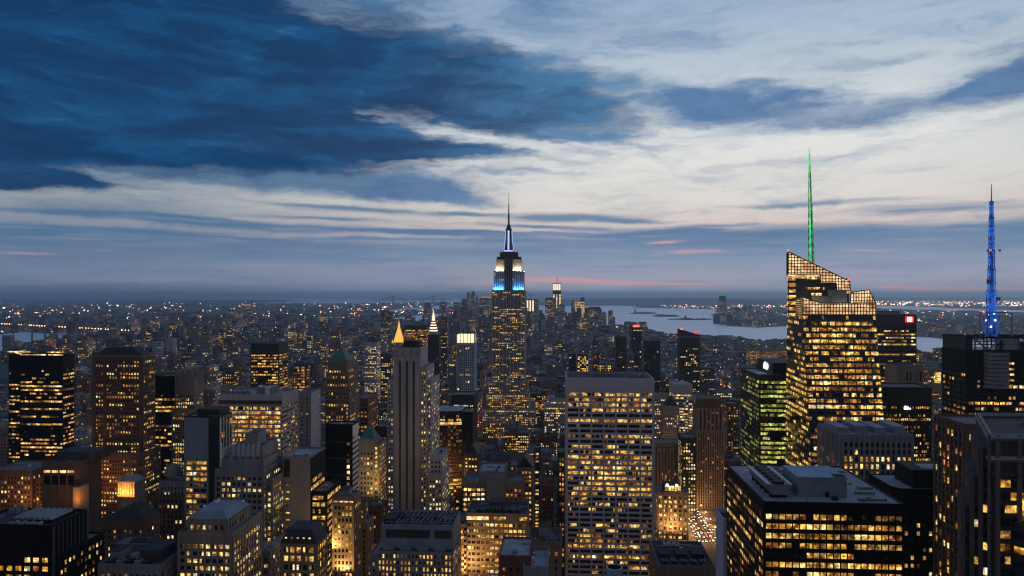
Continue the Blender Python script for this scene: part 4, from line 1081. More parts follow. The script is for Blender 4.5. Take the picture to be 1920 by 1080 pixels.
# 18. round flue on the roof below
Y = 250
xx = fx(1152, Y); zt_ = fz(1063, Y, 1152)
B = Bld('low_block', 'flat roof below the picture carrying the round steel flue', 'low block', xx - 14, xx + 14, Y - 8, Y + 20)
add_block(B, xx - 14, xx + 14, Y - 8, Y + 20, 0, zt_ - 15, 'grey_stone', None, 5)
q = MB(); n_ = 28
ri = [(math.cos(2 * math.pi * j / n_), math.sin(2 * math.pi * j / n_)) for j in range(n_)]
R_ = 2.75
q.loft([(xx + R_ * a, Y + R_ * b, zt_ - 15.2) for a, b in ri], [(xx + R_ * a, Y + R_ * b, zt_) for a, b in ri], 'roof_blue', cap=False)
q.loft([(xx + R_ * a, Y + R_ * b, zt_) for a, b in ri], [(xx + R_ * .88 * a, Y + R_ * .88 * b, zt_ + 0.02) for a, b in ri], 'white_panel', cap=False)
q.loft([(xx + R_ * .88 * a, Y + R_ * .88 * b, zt_ + 0.02) for a, b in ri], [(xx + R_ * .86 * a, Y + R_ * .86 * b, zt_ - 3) for a, b in ri], 'dark_green_metal', cap=False)
q.face([(xx + R_ * .86 * a, Y + R_ * .86 * b, zt_ - 3) for a, b in ri], 'black_metal')
o = q.build('steel_flue', loc=(xx, Y, zt_ - 15)); tag(o, 'round open steel flue, blue-green, standing before the pale slab tower', 'flue')

# 19. tall slab with three black stripes ---------------------------------------------
Y = 640
xa, xb = fx(738, Y), fx(788, Y); Z = fz(653, Y, 763)
B = Bld('art_deco_tower', 'tall grey stone slab with three unbroken black vertical stripes and lit windows on its shoulders', 'tower', fx(726, Y), fx(799, Y), Y, Y + 40)
pst = ST_(bw=2.15, fh=3.75, ww=0.5, wh=0.5, pier=0.12, span=0.08, lit=0.42, pal='pale', top=3, run=0.3, mg=0.6, wall='pale_grey')
B.block(xa, xb, Y, Y + 36, 0, Z, 'pale_grey')
for px in (750, 763, 776):
    B.part(('window_stripe', px)).box(fx(px - 1.4, Y), fx(px + 1.4, Y), Y - 0.06, Y + 0.2, fz(1000, Y), fz(678, Y), 'black_metal')
for px in (743, 756.5, 769.5, 783): B.wall.box(fx(px - 2.2, Y), fx(px + 2.2, Y), Y - 0.7, Y + 0.2, 0, Z - 3 + (px % 2), 'pale_grey')
for px in (740.5, 746.5, 753.5, 760, 766, 772.5, 779.5, 785.5): B.wall.box(fx(px - 0.7, Y), fx(px + 0.7, Y), Y - 0.95, Y + 0.2, 0, Z - 9, 'pale_grey')
B.part('crown_band').box(xa - 0.25, xb + 0.25, Y - 0.4, Y + 36.2, Z - 6, Z - 0.4, 'pale_grey')
for k in range(13): B.part(('crown_rib', k)).box(xa + 0.4 + k * 1.85, xa + 1.1 + k * 1.85, Y - 0.7, Y + 0.1, Z - 7, Z + 0.5, 'pale_grey')
B.roof(xa, xb, Y, Y + 36, Z, 'roof_tar', 'pale_grey', 0.7, 0.6)
bulkhead(B, xa + 7, xb - 3, Y + 10, Y + 26, Z, 5.5, 'dark_stone')
q = MB()
for i in range(5):
    q.bar((xa + 7 + i * 2.6, Y + 9, Z), (xa + 7 + i * 2.6, Y + 9, Z + 8), 0.14, 'black_metal')
q.bar((xa + 7, Y + 9, Z + 8), (xa + 17.4, Y + 9, Z + 8), 0.14, 'black_metal'); q.bar((xa + 7, Y + 9, Z + 5), (xa + 17.4, Y + 9, Z + 5), 0.14, 'black_metal'); B.parts['roof_railing'] = q
add_block(B, fx(726, Y), xa + 0.05, Y + 1, Y + 34, 0, fz(714, Y, 730), 'pale_grey', pst, 31, sides='f')
add_block(B, xb - 0.05, fx(799.5, Y), Y + 1, Y + 40, 0, fz(690, Y, 794), 'pale_grey', pst, 32, sides='fr')
add_block(B, fx(799.5, Y) - 0.05, fx(806, Y), Y + 6, Y + 52, 0, fz(716, Y, 794), 'pale_grey', pst, 33, sides='fr')
Y2 = 600
add_block(B, fx(803, Y2), fx(829, Y2), Y2, Y2 + 40, 0, fz(892, Y2, 815), 'pale_grey', S2(pst, bw=2.6, lit=0.5), 34, sides='fr')
add_block(B, fx(804, Y2), fx(827, Y2), Y2 + 4, Y2 + 34, 0, fz(858, Y2, 815), 'pale_grey', S2(pst, bw=2.6, lit=0.35), 35, sides='fr', roofm='roof_silver')
# 20. grey block, bottom centre
Y = 400
X0, X1 = fx(707, Y), fx(849, Y); Z = fz(1034, Y, 780)
B = Bld('office_block', 'grey block with rows of small lit windows and a dark louvred plant floor above', 'office block', X0, X1, Y, Y + 34)
add_block(B, X0, X1, Y, Y + 34, 0, Z, 'grey_stone', ST_(bw=2.05, fh=3.45, ww=0.42, wh=0.58, pier=0.1, span=0.08, lit=0.68, pal='gold', run=0.1, top=1.2, mg=0.5, zmin=60), 5, rf=False)
add_block(B, X0 + 1.5, X1 - 0.3, Y + 4, Y + 32, Z, fz(988, Y + 4, 780), 'blue_grey_panel', None, 6, roofm='roof_tar')
zz0 = B.boxes[-1][5]
for k, (a, b_) in enumerate(((4, 29), (31.5, 41))): B.part(('louvre_panel', k)).box(X0 + a, min(X0 + b_, X1 - 1), Y + 3.85, Y + 4.02, zz0 - 6.2, zz0 - 1.6, 'bronze_metal')
for k in range(4): B.part(('skylight', k)).box(X0 + 3 + k * 9.6, X0 + 9.2 + k * 9.6, Y + 1.2, Y + 3.4, Z - 0.05, Z + 2.0, 'blue_grey_panel')
B.part('terrace').box(X0 + 0.3, X1 - 0.3, Y + 0.3, Y + 3.99, Z - 0.1, Z + 0.06, 'roof_tar')
r9 = random.Random(9)
q = B.part('roof_frame')
for k in range(14):
    x_ = X0 + 4 + k * 2.7; q.bar((x_, Y + 6, zz0), (x_, Y + 6, zz0 + 2), 0.12, 'grey_metal'); q.bar((x_, Y + 6, zz0 + 2), (x_ + 1.4, Y + 29, zz0 + 1.2), 0.12, 'grey_metal')
q.bar((X0 + 4, Y + 6, zz0 + 2), (X1 - 2, Y + 6, zz0 + 2), 0.14, 'grey_metal'); q.bar((X0 + 4, Y + 18, zz0 + 1.8), (X1 - 2, Y + 18, zz0 + 1.8), 0.14, 'grey_metal')
for k in range(7): ac_unit(B, X0 + 6 + k * 4.8, Y + 13 + (k % 2) * 8, zz0, 3.2, 5, 1.6, 'dark_green_metal')
bulkhead(B, X0 + 2, X0 + 8, Y + 8, Y + 28, zz0, 2.6, 'dark_green_metal')
add_block(B, fx(692, Y), X0, Y + 2, Y + 30, 0, Z - 3.6, 'grey_stone', S2(PUNCH, bw=2.2, lit=0.5, pal='gold', zmin=60), 7, roofm='roof_silver')

# 21. tower with green pyramid
Y = 690
B = tower('stone_tower', 'slender tan stone tower topped by a green copper pyramid roof, its lower floors lit', 'tower', 615, 651, 676, Y, side=663, wall='tan_brick',
          st=ST_(bw=2.5, fh=3.7, ww=0.48, wh=0.55, pier=0.18, span=0.1, lit=0.5, pal='office', top=9, run=0.6), seed=21, rf=False)
B.part('pyramid_roof').pyr(B.x0 + 0.8, B.x1 - 0.6, Y + 0.8, Y + B.D - 1, B.Z, fz(652, Y + 8, 640), 'copper_green', 1.6, 1.6)
B.part('cornice').box(B.x0 - 0.4, B.x1 + 0.4, Y - 0.4, Y + B.D + .4, B.Z - 0.6, B.Z + 0.02, 'warm_stone')
add_block(B, fx(612.5, Y), fx(655, Y), Y - 1.5, Y + B.D + 4, 0, fz(700, Y, 630), 'tan_brick', ST_(bw=2.5, fh=3.7, ww=0.48, wh=0.55, pier=0.18, span=0.1, lit=0.45, pal='office', top=2, run=0.6), 3)
add_block(B, fx(611, Y), fx(657, Y), Y - 3, Y + B.D + 9, 0, fz(730, Y, 630), 'tan_brick', ST_(bw=2.5, fh=3.7, ww=0.48, wh=0.55, pier=0.18, span=0.1, lit=0.4, pal='office', top=2, run=0.6), 4)
# 22. black slab with white-striped side
Y = 520
B = tower('office_slab', 'black slab with one column of lit windows and a white-striped side wall', 'slab', 610, 661, 798, Y, side=671.5, wall='black_metal', st=None, seed=22, sides='', par='black_metal')
B.face('r', B.x0, B.x1, Y, Y + B.D, 0, B.Z, ST_(bw=30, fh=3.9, ww=0.98, wh=0.45, pier=0, span=0.3, lit=0.06, top=7, sm='white_panel', wall='black_metal', zmin=30), rr)
B.part('end_wall_band').box(B.x1 - 0.1, B.x1 + 0.35, Y + 0.1, Y + B.D - 0.1, B.Z - 7, B.Z - 0.1, 'white_panel')
for k in range(17):
    if k not in (0, 2, 9, 12): B.wins.append((fx(653, Y), Y - 0.06, B.Z - 9 - k * 4.15, 1, 0, 0, -1, 2.0, 2.4 if k > 3 else 1.6, r9.choice(['lit_warm', 'lit_pale', 'lit_dim', 'lit_orange'])))
q = B.part('facade_joint')
for k in range(5): q.box(B.x0 + 0.3, B.x1 - 0.3, Y - 0.03, Y + 0.1, B.Z - 12 - k * 12, B.Z - 11.8 - k * 12, 'grey_metal')
# 23. small teal pyramid
Y = 585
B = tower('stone_block', 'grey block with a small teal pyramid roof and a golden side, beside the black slab', 'block', 673, 702, 823, Y, side=712, wall='grey_stone', st=ST_(bw=3, fh=4, ww=0.5, wh=0.5, lit=0.4, top=10, pal='gold'), seed=23, rf=False)
B.part('pyramid_roof').pyr(B.x0 + 0.5, B.x1 - 0.3, Y + 0.5, Y + B.D - 0.5, B.Z, fz(803, Y, 688), 'copper_green', 3.4, 3)
add_block(B, fx(699, Y), fx(710, Y), Y + 1, Y + 26, 0, fz(836, Y, 705), 'warm_stone', ST_(bw=2.4, fh=3.6, ww=0.7, wh=0.6, lit=0.85, pal='gold', top=0.4, run=0.2), 6)
# 24. wide block with bright horizontal bands
Y = 560
B = tower('office_block', 'wide grey block with full-width golden window bands and a flat silver roof', 'office block', 411, 527, 742, Y, side=558, wall='pale_concrete',
          st=ST_(bw=1.35, fh=3.56, ww=0.96, wh=0.62, pier=0, span=0.3, lit=0.9, pal='gold', run=0.25, top=8, mg=0.6, on_r=dict(wh=0.42, lit=0.35, pal='dim', span=0.7)), roofm='roof_silver', seed=24)
B.part('crown_band').box(B.x0 - 0.5, B.x1 + 0.5, Y - 0.55, Y + B.D + .4, B.Z - 6.6, B.Z - 3.6, 'dark_stone')
for k in range(11): B.part(('pier', k)).box(B.x0 + 0.2 + k * (B.x1 - B.x0 - 0.9) / 10, B.x0 + 0.7 + k * (B.x1 - B.x0 - 0.9) / 10, Y - 0.5, Y + 0.1, 0, B.Z - 6.6, 'pale_concrete') if k in (3, 5, 8, 9) else None
bulkhead(B, B.x0 + 26, B.x0 + 38, Y + 10, Y + 26, B.Z, 5, 'grey_metal', 'roof_silver'); bulkhead(B, B.x0 + 34, B.x0 + 37, Y + 8, Y + 12, B.Z, 7, 'white_panel')
q = B.part('roof_pipework')
for k in range(9): q.bar((B.x0 + 2 + k * 2.4, Y + 8, B.Z), (B.x0 + 2 + k * 2.4, Y + 8, B.Z + 5 + (k % 3) * 2), 0.25, 'grey_metal'); q.bar((B.x0 + 2 + k * 2.4, Y + 8, B.Z + 5), (B.x0 + 4 + k * 2.4, Y + 16, B.Z + 4), 0.25, 'grey_metal')
for k in range(5): ac_unit(B, B.x0 + 4 + k * 4.2, Y + 5, B.Z, 3.2, 4, 2.4, 'grey_metal')
# 25. dark glass block with white fins
Y = 500
B = tower('office_tower', 'dark green glass tower with thin white fins on its side and a grey face', 'tower', 346, 412, 783, Y, side=435, wall='dark_green_metal',
          st=ST_(bw=5.2, fh=3.9, ww=0.8, wh=0.6, np=2, pier=0.1, span=0.08, lit=0.35, pal='gold', top=28, run=0.5, on_r=dict(bw=4, lit=0.04, pm='white_panel', pier=0.5, top=3, wh=0.9)), seed=25, sides='r', roofm='roof_silver')
xm = fx(391, Y)
B.face('f', B.x0, xm, Y, Y, 0, B.Z, ST_(bw=6, fh=3.9, ww=0.84, wh=0.6, np=2, pier=0.1, span=0.2, lit=0.75, pal='gold', top=30, run=0.5, wall='blue_grey_panel', zmin=40), rr)
B.part('blank_panel').box(B.x0, xm, Y - 0.12, Y + 0.05, B.Z - 29, B.Z - 3, 'blue_grey_panel')
bulkhead(B, B.x0 + 6, B.x1 - 3, Y + 6, Y + 22, B.Z, 4.5, 'dark_green_metal')
# 26. grey stepped tower with scalloped crown
Y = 430
def Q(px, yy=Y): return fx(px, yy)
B = Bld('stepped_tower', 'grey stepped tower with a scalloped crown and pairs of lit windows', 'tower', Q(403), Q(496), Y, Y + 40)
gst = ST_(bw=3.1, fh=3.5, ww=0.62, wh=0.52, np=2, pier=0.3, span=0.1, lit=0.5, pal='pale', top=2.5, run=0.35, mg=0.7)
add_block(B, Q(403), Q(494), Y, Y + 34, 0, fz(884, Y, 450), 'grey_stone', S2(gst, zmin=60), 1)
add_block(B, Q(412), Q(491), Y + 2, Y + 32, 0, fz(866, Y, 450), 'grey_stone', S2(gst, lit=0.4, top=6, zmin=110), 2)
add_block(B, Q(428), Q(487), Y + 4, Y + 28, 0, fz(842, Y, 458), 'grey_stone', S2(gst, lit=0.0, top=6, bw=4.3, np=1, ww=0.35, wh=0.8, zmin=120), 3)
add_block(B, Q(448), Q(472), Y + 9, Y + 22, 0, fz(821, Y, 460), 'grey_stone', None, 4)
zc_ = fz(842, Y, 458)
for k in range(6):
    q = B.part(('crown_scallop', k)); cx_ = Q(428) + 1.6 + k * 3.08
    q.prism([(cx_ - 1.2, Y + 3.5), (cx_ + 1.2, Y + 3.5), (cx_ + 1.2, Y + 4.6), (cx_ - 1.2, Y + 4.6)], zc_ - 5, zc_ + 0.6, 'pale_concrete'); q.cyl(cx_, Y + 4.2, zc_ + 0.6, zc_ + 2.2, 1.1, 0.5, 'pale_concrete', 10)
B.part('white_ledge').box(Q(413), Q(414) + 0.2, Y + 2.2, Y + 16, fz(866, Y), fz(851, Y), 'white_panel')  # white panel standing along the edge of the step
add_block(B, Q(494) - 0.05, Q(506), Y + 4, Y + 44, 0, fz(905, Y, 500), 'grey_stone', S2(gst, lit=0.5, pal='pale', zmin=60), 5)
add_block(B, Q(492), Q(526), Y - 16, Y + 24, 0, fz(1036, Y - 16, 500), 'grey_stone', S2(gst, lit=0.3, zmin=60), 6, roofm='roof_silver')
# 27. block with blue hipped roof
Y = 360
B = Bld('stone_block', 'grey stone block with a pale blue hipped roof, dark upper loggia and bright windows below', 'block', Q(333, Y), Q(440, Y), Y, Y + 30)
add_block(B, Q(333, Y), Q(436, Y), Y, Y + 36, 0, fz(1003, Y, 390), 'warm_stone', ST_(bw=3.3, fh=3.7, ww=0.64, wh=0.55, np=2, pier=0.35, span=0.12, lit=0.6, pal='pale', top=4, run=0.4, zmin=60), 1)
add_block(B, Q(346, Y), Q(421, Y), Y + 3, Y + 30, 0, fz(976, Y, 390), 'warm_stone', ST_(bw=3.3, fh=4, ww=0.5, wh=0.6, lit=0.3, pal='pale', top=2.5, run=0.1, zmin=140), 2, rf=False)
zt_ = fz(976, Y, 390)
B.part('hipped_roof').pyr(Q(346, Y) - .3, Q(421, Y) + .3, Y + 2.6, Y + 30.4, zt_, zt_ + 3, 'blue_grey_panel', 14, 20)
bulkhead(B, Q(366, Y), Q(372, Y), Y + 20, Y + 24, zt_ + 1, 4, 'white_panel')
# 28. black block, bottom left
Y = 330
X0, X1 = fx(-60, Y), fx(97, Y)
B = Bld('office_block', 'black block with a ribbed skylight on its roof and golden windows along its long side', 'office block', X0, X1, Y, Y + 42)
Z = fz(988, Y, 40)
add_block(B, X0, X1, Y, Y + 26, 0, Z, 'black_metal', ST_(bw=4.4, fh=4.1, ww=0.66, wh=0.55, pier=0.3, span=0.1, lit=0.85, pal='gold', top=13.5, zmin=60, on_r=dict(top=9, bw=3.2, lit=0.0, ww=0.8, wh=0.9, fh=9, pier=0.8, pm='dark_stone')), 1, roofm='roof_tar', par='black_metal')
add_block(B, X0, X1 + 1.5, Y + 2, Y + 37, 0, Z - 15, 'black_metal', ST_(bw=2.9, fh=3.9, ww=0.55, wh=0.5, pier=0.25, span=0.12, lit=0.62, pal='gold', top=2, run=0.3, zmin=60), 2, sides='r', par='black_metal')
q = B.part('ribbed_skylight')
for k in range(7):
    a = X0 + 17 + k * 2.9
    q.loft([(a, Y + 6, Z + 1.6), (a + 2.9, Y + 6, Z + 1.6), (a + 2.9, Y + 22, Z + 1.6), (a, Y + 22, Z + 1.6)], [(a + 1.35, Y + 6, Z + 2.9), (a + 1.55, Y + 6, Z + 2.9), (a + 1.55, Y + 22, Z + 2.9), (a + 1.35, Y + 22, Z + 2.9)], 'grey_metal')
q.box(X0 + 16.6, X0 + 37.7, Y + 5.6, Y + 22.4, Z, Z + 1.65, 'black_metal')
for k in range(4): ac_unit(B, X0 + 21 + k * 4, Y + 2.6, Z, 3.2, 2.6, 1.8, 'roof_silver')
for k in range(3):
    q = MB(); q.cyl(X0 + 6 + k * 3.6, Y + 20, Z, Z + 2.4, 1.2, 1.2, 'grey_metal', 14); B.parts[('roof_tank', k)] = q
# 29. block with four lit panels and dark openings
Y = 480
B = tower('stone_block', 'brown block with four glowing strips over four large dark openings', 'block', 78, 146, 869, Y, 26, wall='brown_brick', st=None, seed=29, roofm='roof_tar', sides='')
for k in range(4):
    a = B.x0 + 1.6 + k * 5.7
    B.wins.append((a + 2.3, Y - 0.06, fz(884, Y, 100), 1, 0, 0, -1, 4.6, 1.7, 'lit_band'))
    q = MB(); q.box(a + 0.2, a + 4.5, Y - 0.07, Y + 0.1, fz(909, Y, 100), fz(891, Y, 100), 'black_metal'); B.parts[('opening', k)] = q
    q = MB(); q.box(a - 0.7, a + 0.1, Y - 0.5, Y + 0.1, 0, B.Z - 3, 'brown_brick'); B.parts[('pier', k)] = q
bulkhead(B, B.x0 + 2, B.x1 + 4, Y + 12, Y + 30, B.Z - 1, 6, 'dark_stone', 'roof_tar')
q = MB(); q.box(B.x1 - 1.5, B.x1 + 2.6, Y - 3, Y + 8, 0, fz(912, Y, 150), 'warm_stone'); B.parts['side_wing'] = q
# 30..
B = tower('stone_block', 'brown stone block with lit arched top windows, below the black tower with lit roof edges', 'block', -20, 60, 884, 530, 34, wall='brown_brick', st=S2(PUNCH, bw=2.7, lit=0.36, pal='gold', top=3), seed=30)
add_block(B, B.x0, fx(76, 530), 534, 560, 0, fz(900, 530, 60), 'brown_brick', S2(PUNCH, bw=2.7, lit=0.3, pal='gold', top=3), 31)
# 31. black tower with glowing roof edges
Y = 660
X0, X1 = fx(38, Y), fx(118, Y); Z = fz(668, Y, 90)
B = Bld('office_tower', 'black tower with glowing lines along its roof edges and long broken rows of lit windows', 'tower', fx(11, Y), X1, Y, Y + 44)
kst = ST_(bw=1.9, fh=3.62, ww=0.95, wh=0.45, pier=0, span=0.12, lit=0.55, pal='gold', run=1.0, top=12, mg=0.6, wall='black_metal')
add_block(B, X0, X1, Y, Y + 16, 0, Z, 'black_metal', kst, 1, sides='fr', par='black_metal')
add_block(B, fx(11.5, Y), X0 - 2.2, Y + 3, Y + 20, 0, Z + 0.5, 'black_metal', S2(kst, lit=0.6), 2, sides='f', par='black_metal')
B.part('roof_link').box(X0 - 2.25, X0 + 0.05, Y + 2, Y + 15, 0, Z - 0.3, 'black_metal')
for k, (a, b_, yy, dz_) in enumerate(((14, 56, Y + 13, 2.6), (38, 85, Y - 0.4, 0.9), (90, 117, Y - 0.4, 0.9), (95, 120, Y + 12, 2.4))):
    B.part(('edge_light', k)).box(fx(a, yy), fx(b_, yy), yy, yy + 0.5, Z + dz_, Z + dz_ + 0.9, 'lit_band')
B.part(('edge_light', 9)).bar((fx(16, Y + 3), Y + 12, Z + 2.6), (fx(42, Y), Y - 0.2, Z + 1.2), 0.45, 'lit_band')
# 32. big brown stone tower
Y = 640
B = Bld('stone_tower', 'massive brown stone tower with a dark mansard roof and scattered lit windows', 'tower', fx(172, Y), fx(268, Y), Y, Y + 40)
X0, X1 = fx(172, Y), fx(268, Y); D_ = fY(291, X1) - Y; Z = fz(667, Y, 220)
lst = ST_(bw=2.55, fh=3.55, ww=0.5, wh=0.5, pier=0.15, span=0.1, lit=0.45, pal='office', top=4, run=0.5)
add_block(B, X0, X1, Y, Y + D_, 0, Z, 'brown_brick', lst, 1)
B.part('mansard_roof').pyr(X0 + 1, X1 - 1, Y + 1.2, Y + D_ - 1.2, Z, fz(652, Y, 220), 'slate_roof', 24, 12)
for px in (176, 196, 264): B.wall.box(fx(px, Y) - 1.2, fx(px, Y) + 1.2, Y - 0.8, Y + 0.1, 0, Z + 0.6, 'brown_brick')
B.part('cornice').box(X0 - 0.5, X1 + 0.5, Y - 0.9, Y + D_ + .5, Z - 0.9, Z - 0.1, 'warm_stone')
add_block(B, fx(158, Y), fx(272, Y), Y - 12, Y + D_ + 6, 0, fz(853, Y - 12, 220), 'brown_brick', S2(lst, lit=0.5), 2)
add_block(B, fx(156, Y), fx(200, Y), Y - 26, Y - 11.9, 0, fz(893, Y - 26, 180), 'brown_brick', S2(lst, lit=0.5), 3)
# orange floodlit pavilion
Y = 560
X0, X1 = fx(219, Y), fx(253, Y); Z = fz(896, Y, 235)
B = Bld('lit_pavilion', 'small columned rooftop pavilion floodlit bright orange', 'pavilion', X0, X1, Y, Y + 16)
add_block(B, X0, X1, Y, Y + 16, 0, Z - 14, 'warm_stone', None, 1, rf=False)
q = B.part('colonnade')
q.box(X0 + 1, X1 - 1, Y + 1, Y + 15, Z - 14, Z - 3, 'warm_stone')
for k in range(7): q.cyl(X0 + 0.9 + k * (X1 - X0 - 1.8) / 6, Y + 0.5, Z - 14, Z - 4.4, 0.45, 0.4, 'limestone', 8)
q.box(X0, X1, Y - 0.1, Y + 16, Z - 4.4, Z - 3.6, 'limestone')
q.prism([(X0, Y), (X1, Y), (X1, Y + 16), (X0, Y + 16)], Z - 3.6, Z - 3.0, 'limestone')
B.part('lantern_roof').pyr(X0 + 0.6, X1 - 0.6, Y + 0.6, Y + 15, Z - 3, Z + 0.4, 'limestone', 7, 6)
PAV = (X0, X1, Y, Z)
# dark pitched buildings below it
Y = 455
for (a, b_, top_, yy, lab, sd) in ((188, 272, 958, 455, 'dark brick block with a steep dark pitched roof, below the orange pavilion', 31), (206, 268, 1008, 400, 'dark brick block with a low domed roof, in front of the pitched dark block', 32)):
    B = tower('brick_block', lab, 'block', a, b_, top_ + 16, yy, side=b_ + (28 if sd == 31 else 30), wall='brown_brick', st=ST_(bw=3.4, fh=3.8, ww=0.42, wh=0.5, pier=0.1, span=0.05, lit=0.3, pal='pale', top=6, run=0.3, zmin=40), seed=sd, rf=(sd == 32))
    if sd == 31:
        z_ = B.Z; xm = (B.x0 + B.x1) / 2 + 4
        B.part('pitched_roof').loft([(B.x0 - .4, yy - .4, z_), (B.x1 + .4, yy - .4, z_), (B.x1 + .4, yy + B.D, z_), (B.x0 - .4, yy + B.D, z_)], [(xm - .2, yy + 6, z_ + 9), (xm + .2, yy + 6, z_ + 9), (xm + .2, yy + B.D - 4, z_ + 9), (xm - .2, yy + B.D - 4, z_ + 9)], 'slate_roof')
    else:
        q = B.part('dome')
        for i in range(5):
            t0, t1 = i / 5 * math.pi / 2, (i + 1) / 5 * math.pi / 2
            q.cyl((B.x0 + B.x1) / 2 + 4, yy + 6, B.Z + 4 * math.sin(t0), B.Z + 4 * math.sin(t1), 5 * math.cos(t0) + .05, 5 * math.cos(t1) + .05, 'slate_roof', 14)
# domed block
Y = 500
B = tower('stone_block', 'brown stone block with a round tiered top and a column of lit windows', 'block', 287, 345, 930, Y, 28, wall='brown_brick', st=ST_(bw=2.9, fh=3.6, ww=0.5, wh=0.6, lit=0.45, pal='pale', top=2, run=0.4), seed=33)
add_block(B, fx(294, Y), fx(344, Y), Y + 3, Y + 24, 0, fz(908, Y, 320), 'grey_stone', ST_(bw=2.4, fh=3.6, ww=0.4, wh=0.6, lit=0.3, pal='pale', top=2), 34)
q = B.part('dome'); cx_ = fx(326, Y + 12)
for i in range(6):
    t0, t1 = i / 6 * math.pi / 2, (i + 1) / 6 * math.pi / 2
    q.cyl(cx_, Y + 12, fz(909, Y) + 8.5 * math.sin(t0), fz(909, Y) + 8.5 * math.sin(t1), 6.5 * math.cos(t0) + .05, 6.5 * math.cos(t1) + .05, 'grey_stone', 18)
# bottom roof with equipment
Y = 350
B = tower('low_block', 'stone block with a cluttered dark roof and a pale ledge at the bottom edge', 'low block', 184, 300, 1062, Y, 30, wall='grey_stone', st=S2(PUNCH, lit=0.1, pal='dim', zmin=60), seed=34, roofm='roof_tar')
bulkhead(B, B.x0 + 16, B.x0 + 27, Y + 9, Y + 26, B.Z, 4.6, 'dark_stone'); bulkhead(B, B.x0 + 1, B.x0 + 6, Y + 8, Y + 18, B.Z, 4.2, 'grey_stone')
for k in range(5): ac_unit(B, B.x0 + 5 + k * 4.6, Y + 4, B.Z, 3.2, 4, 1.9, 'grey_metal' if k % 2 else 'dark_green_metal')
q = MB(); q.cyl(B.x0 + 14.5, Y + 8, B.Z, B.Z + 3.4, 2.4, 2.4, 'warm_stone', 16); B.parts['roof_tank'] = q
# 33. dark block of bright strips
B = tower('office_block', 'dark block with bright short window strips, between the massive brown tower and the gothic crown', 'office block', 290, 333, 707, 720, 34, wall='black_metal', st=ST_(bw=1.9, fh=3.9, ww=0.95, wh=0.5, pier=0, span=0.12, lit=0.5, pal='gold', run=0.9, top=17), seed=35, par='black_metal')
# 34. gothic crown tower
Y = 690
B = tower('stone_tower', 'brown gothic tower with a spiky stone crown and one bright column of windows', 'tower', 328, 366, 712, Y, side=381, wall='warm_stone', st=ST_(bw=2.3, fh=3.6, ww=0.5, wh=0.55, pier=0.3, span=0.1, lit=0.5, pal='pale', top=14, run=0.5), seed=36)
for k in range(9):
    x_ = B.x0 + 0.6 + k * (B.x1 - B.x0 - 1.2) / 8
    q = MB(); h_ = 9 + 4 * math.sin(k * 2.1); q.box(x_ - 0.55, x_ + 0.55, Y - 0.5, Y + 0.6, B.Z - 6, B.Z + h_ * 0.55, 'warm_stone'); q.pyr(x_ - .55, x_ + .55, Y - .5, Y + .6, B.Z + h_ * .55, B.Z + h_, 'warm_stone'); B.parts[('pinnacle', k)] = q
for k in range(5):
    y_ = Y + 4 + k * (B.D - 5) / 5
    q = MB(); q.box(B.x1 - .6, B.x1 + .5, y_ - .55, y_ + .55, B.Z - 6, B.Z + 5, 'warm_stone'); q.pyr(B.x1 - .6, B.x1 + .5, y_ - .55, y_ + .55, B.Z + 5, B.Z + 10, 'warm_stone'); B.parts[('pinnacle', 20 + k)] = q
bulkhead(B, B.x0 + 4, B.x1 - 3, Y + 4, Y + B.D - 4, B.Z, 8, 'warm_stone')
add_block(B, fx(322, Y - 10), fx(370, Y - 10), Y - 10, Y + B.D + 8, 0, fz(770, Y - 10, 345), 'warm_stone', ST_(bw=2.3, fh=3.6, ww=0.55, wh=0.6, pier=0.2, span=0.1, lit=0.5, pal='pale', top=2, run=0.4), 37)
# 35..37
B = tower('office_tower', 'dark brown tower with full lit floors, behind the wide block with golden bands', 'tower', 470, 523, 645, 1000, 34, wall='bronze_metal', st=ST_(bw=3.0, fh=3.9, ww=0.8, wh=0.5, pier=0.2, span=0.1, lit=0.6, pal='gold', top=14, run=0.7), seed=38)
B = tower('office_block', 'small dark block thick with orange windows, right of the dark brown tower', 'office block', 549, 573, 684, 950, side=580, wall='dark_stone', st=ST_(bw=2.6, fh=3.7, ww=0.7, wh=0.6, lit=0.75, pal='orange', top=2), seed=39)
B = tower('apartment_slab', 'grey slab with a pale windowed side wall, behind the golden-banded block', 'slab', 559, 583, 737, 640, side=601, wall='grey_stone', st=ST_(bw=4, fh=3.3, ww=0.3, wh=0.4, lit=0.05, pal='dim', top=4, pier=0, span=0.02, on_r=dict(bw=2.6, wall='travertine', span=0.15, lit=0.1)), seed=40)
B.part('sunset_side').box(B.x1 - 0.05, B.x1 + 0.04, B.y0 + .2, B.y1 - .2, 0, B.Z - 0.2, 'travertine')  # paler side face: light of the sunset sky put into its colour
# 38. blank grey wall with lit glass corner
Y = 450
B = tower('office_block', 'block with a blank grey wall and a brightly lit glass corner', 'office block', 530, 582, 859, Y, side=609, wall='grey_stone', st=None, seed=41, roofm='roof_silver', sides='')
B.part('dark_panel').box(B.x0 + 0.8, B.x0 + 4.6, Y - 0.12, Y + .05, B.Z - 12, B.Z - 1, 'dark_green_metal')
B.face('r', B.x0, B.x1, Y, Y + B.D, 0, B.Z, ST_(bw=5.2, fh=4.3, ww=0.92, wh=0.6, np=3, pier=0.1, span=0.3, lit=0.7, pal='gold', top=13, run=0.5, wall='black_metal', zmin=40), rr)
for k in range(3): B.wins.append((B.x1 + 0.1, Y + 12 + 0.5, B.Z - 2.6 - k * 3.5, 0, 1, 1, 0, 17, 3.1, 'lit_band'))
for k in range(7): B.wins.append((B.x0 + 3.2, Y - 0.05, B.Z - 17 - k * 4.4, 1, 0, 0, -1, 2.4, 0.9, 'lit_gold' if k % 3 else 'lit_dim'))
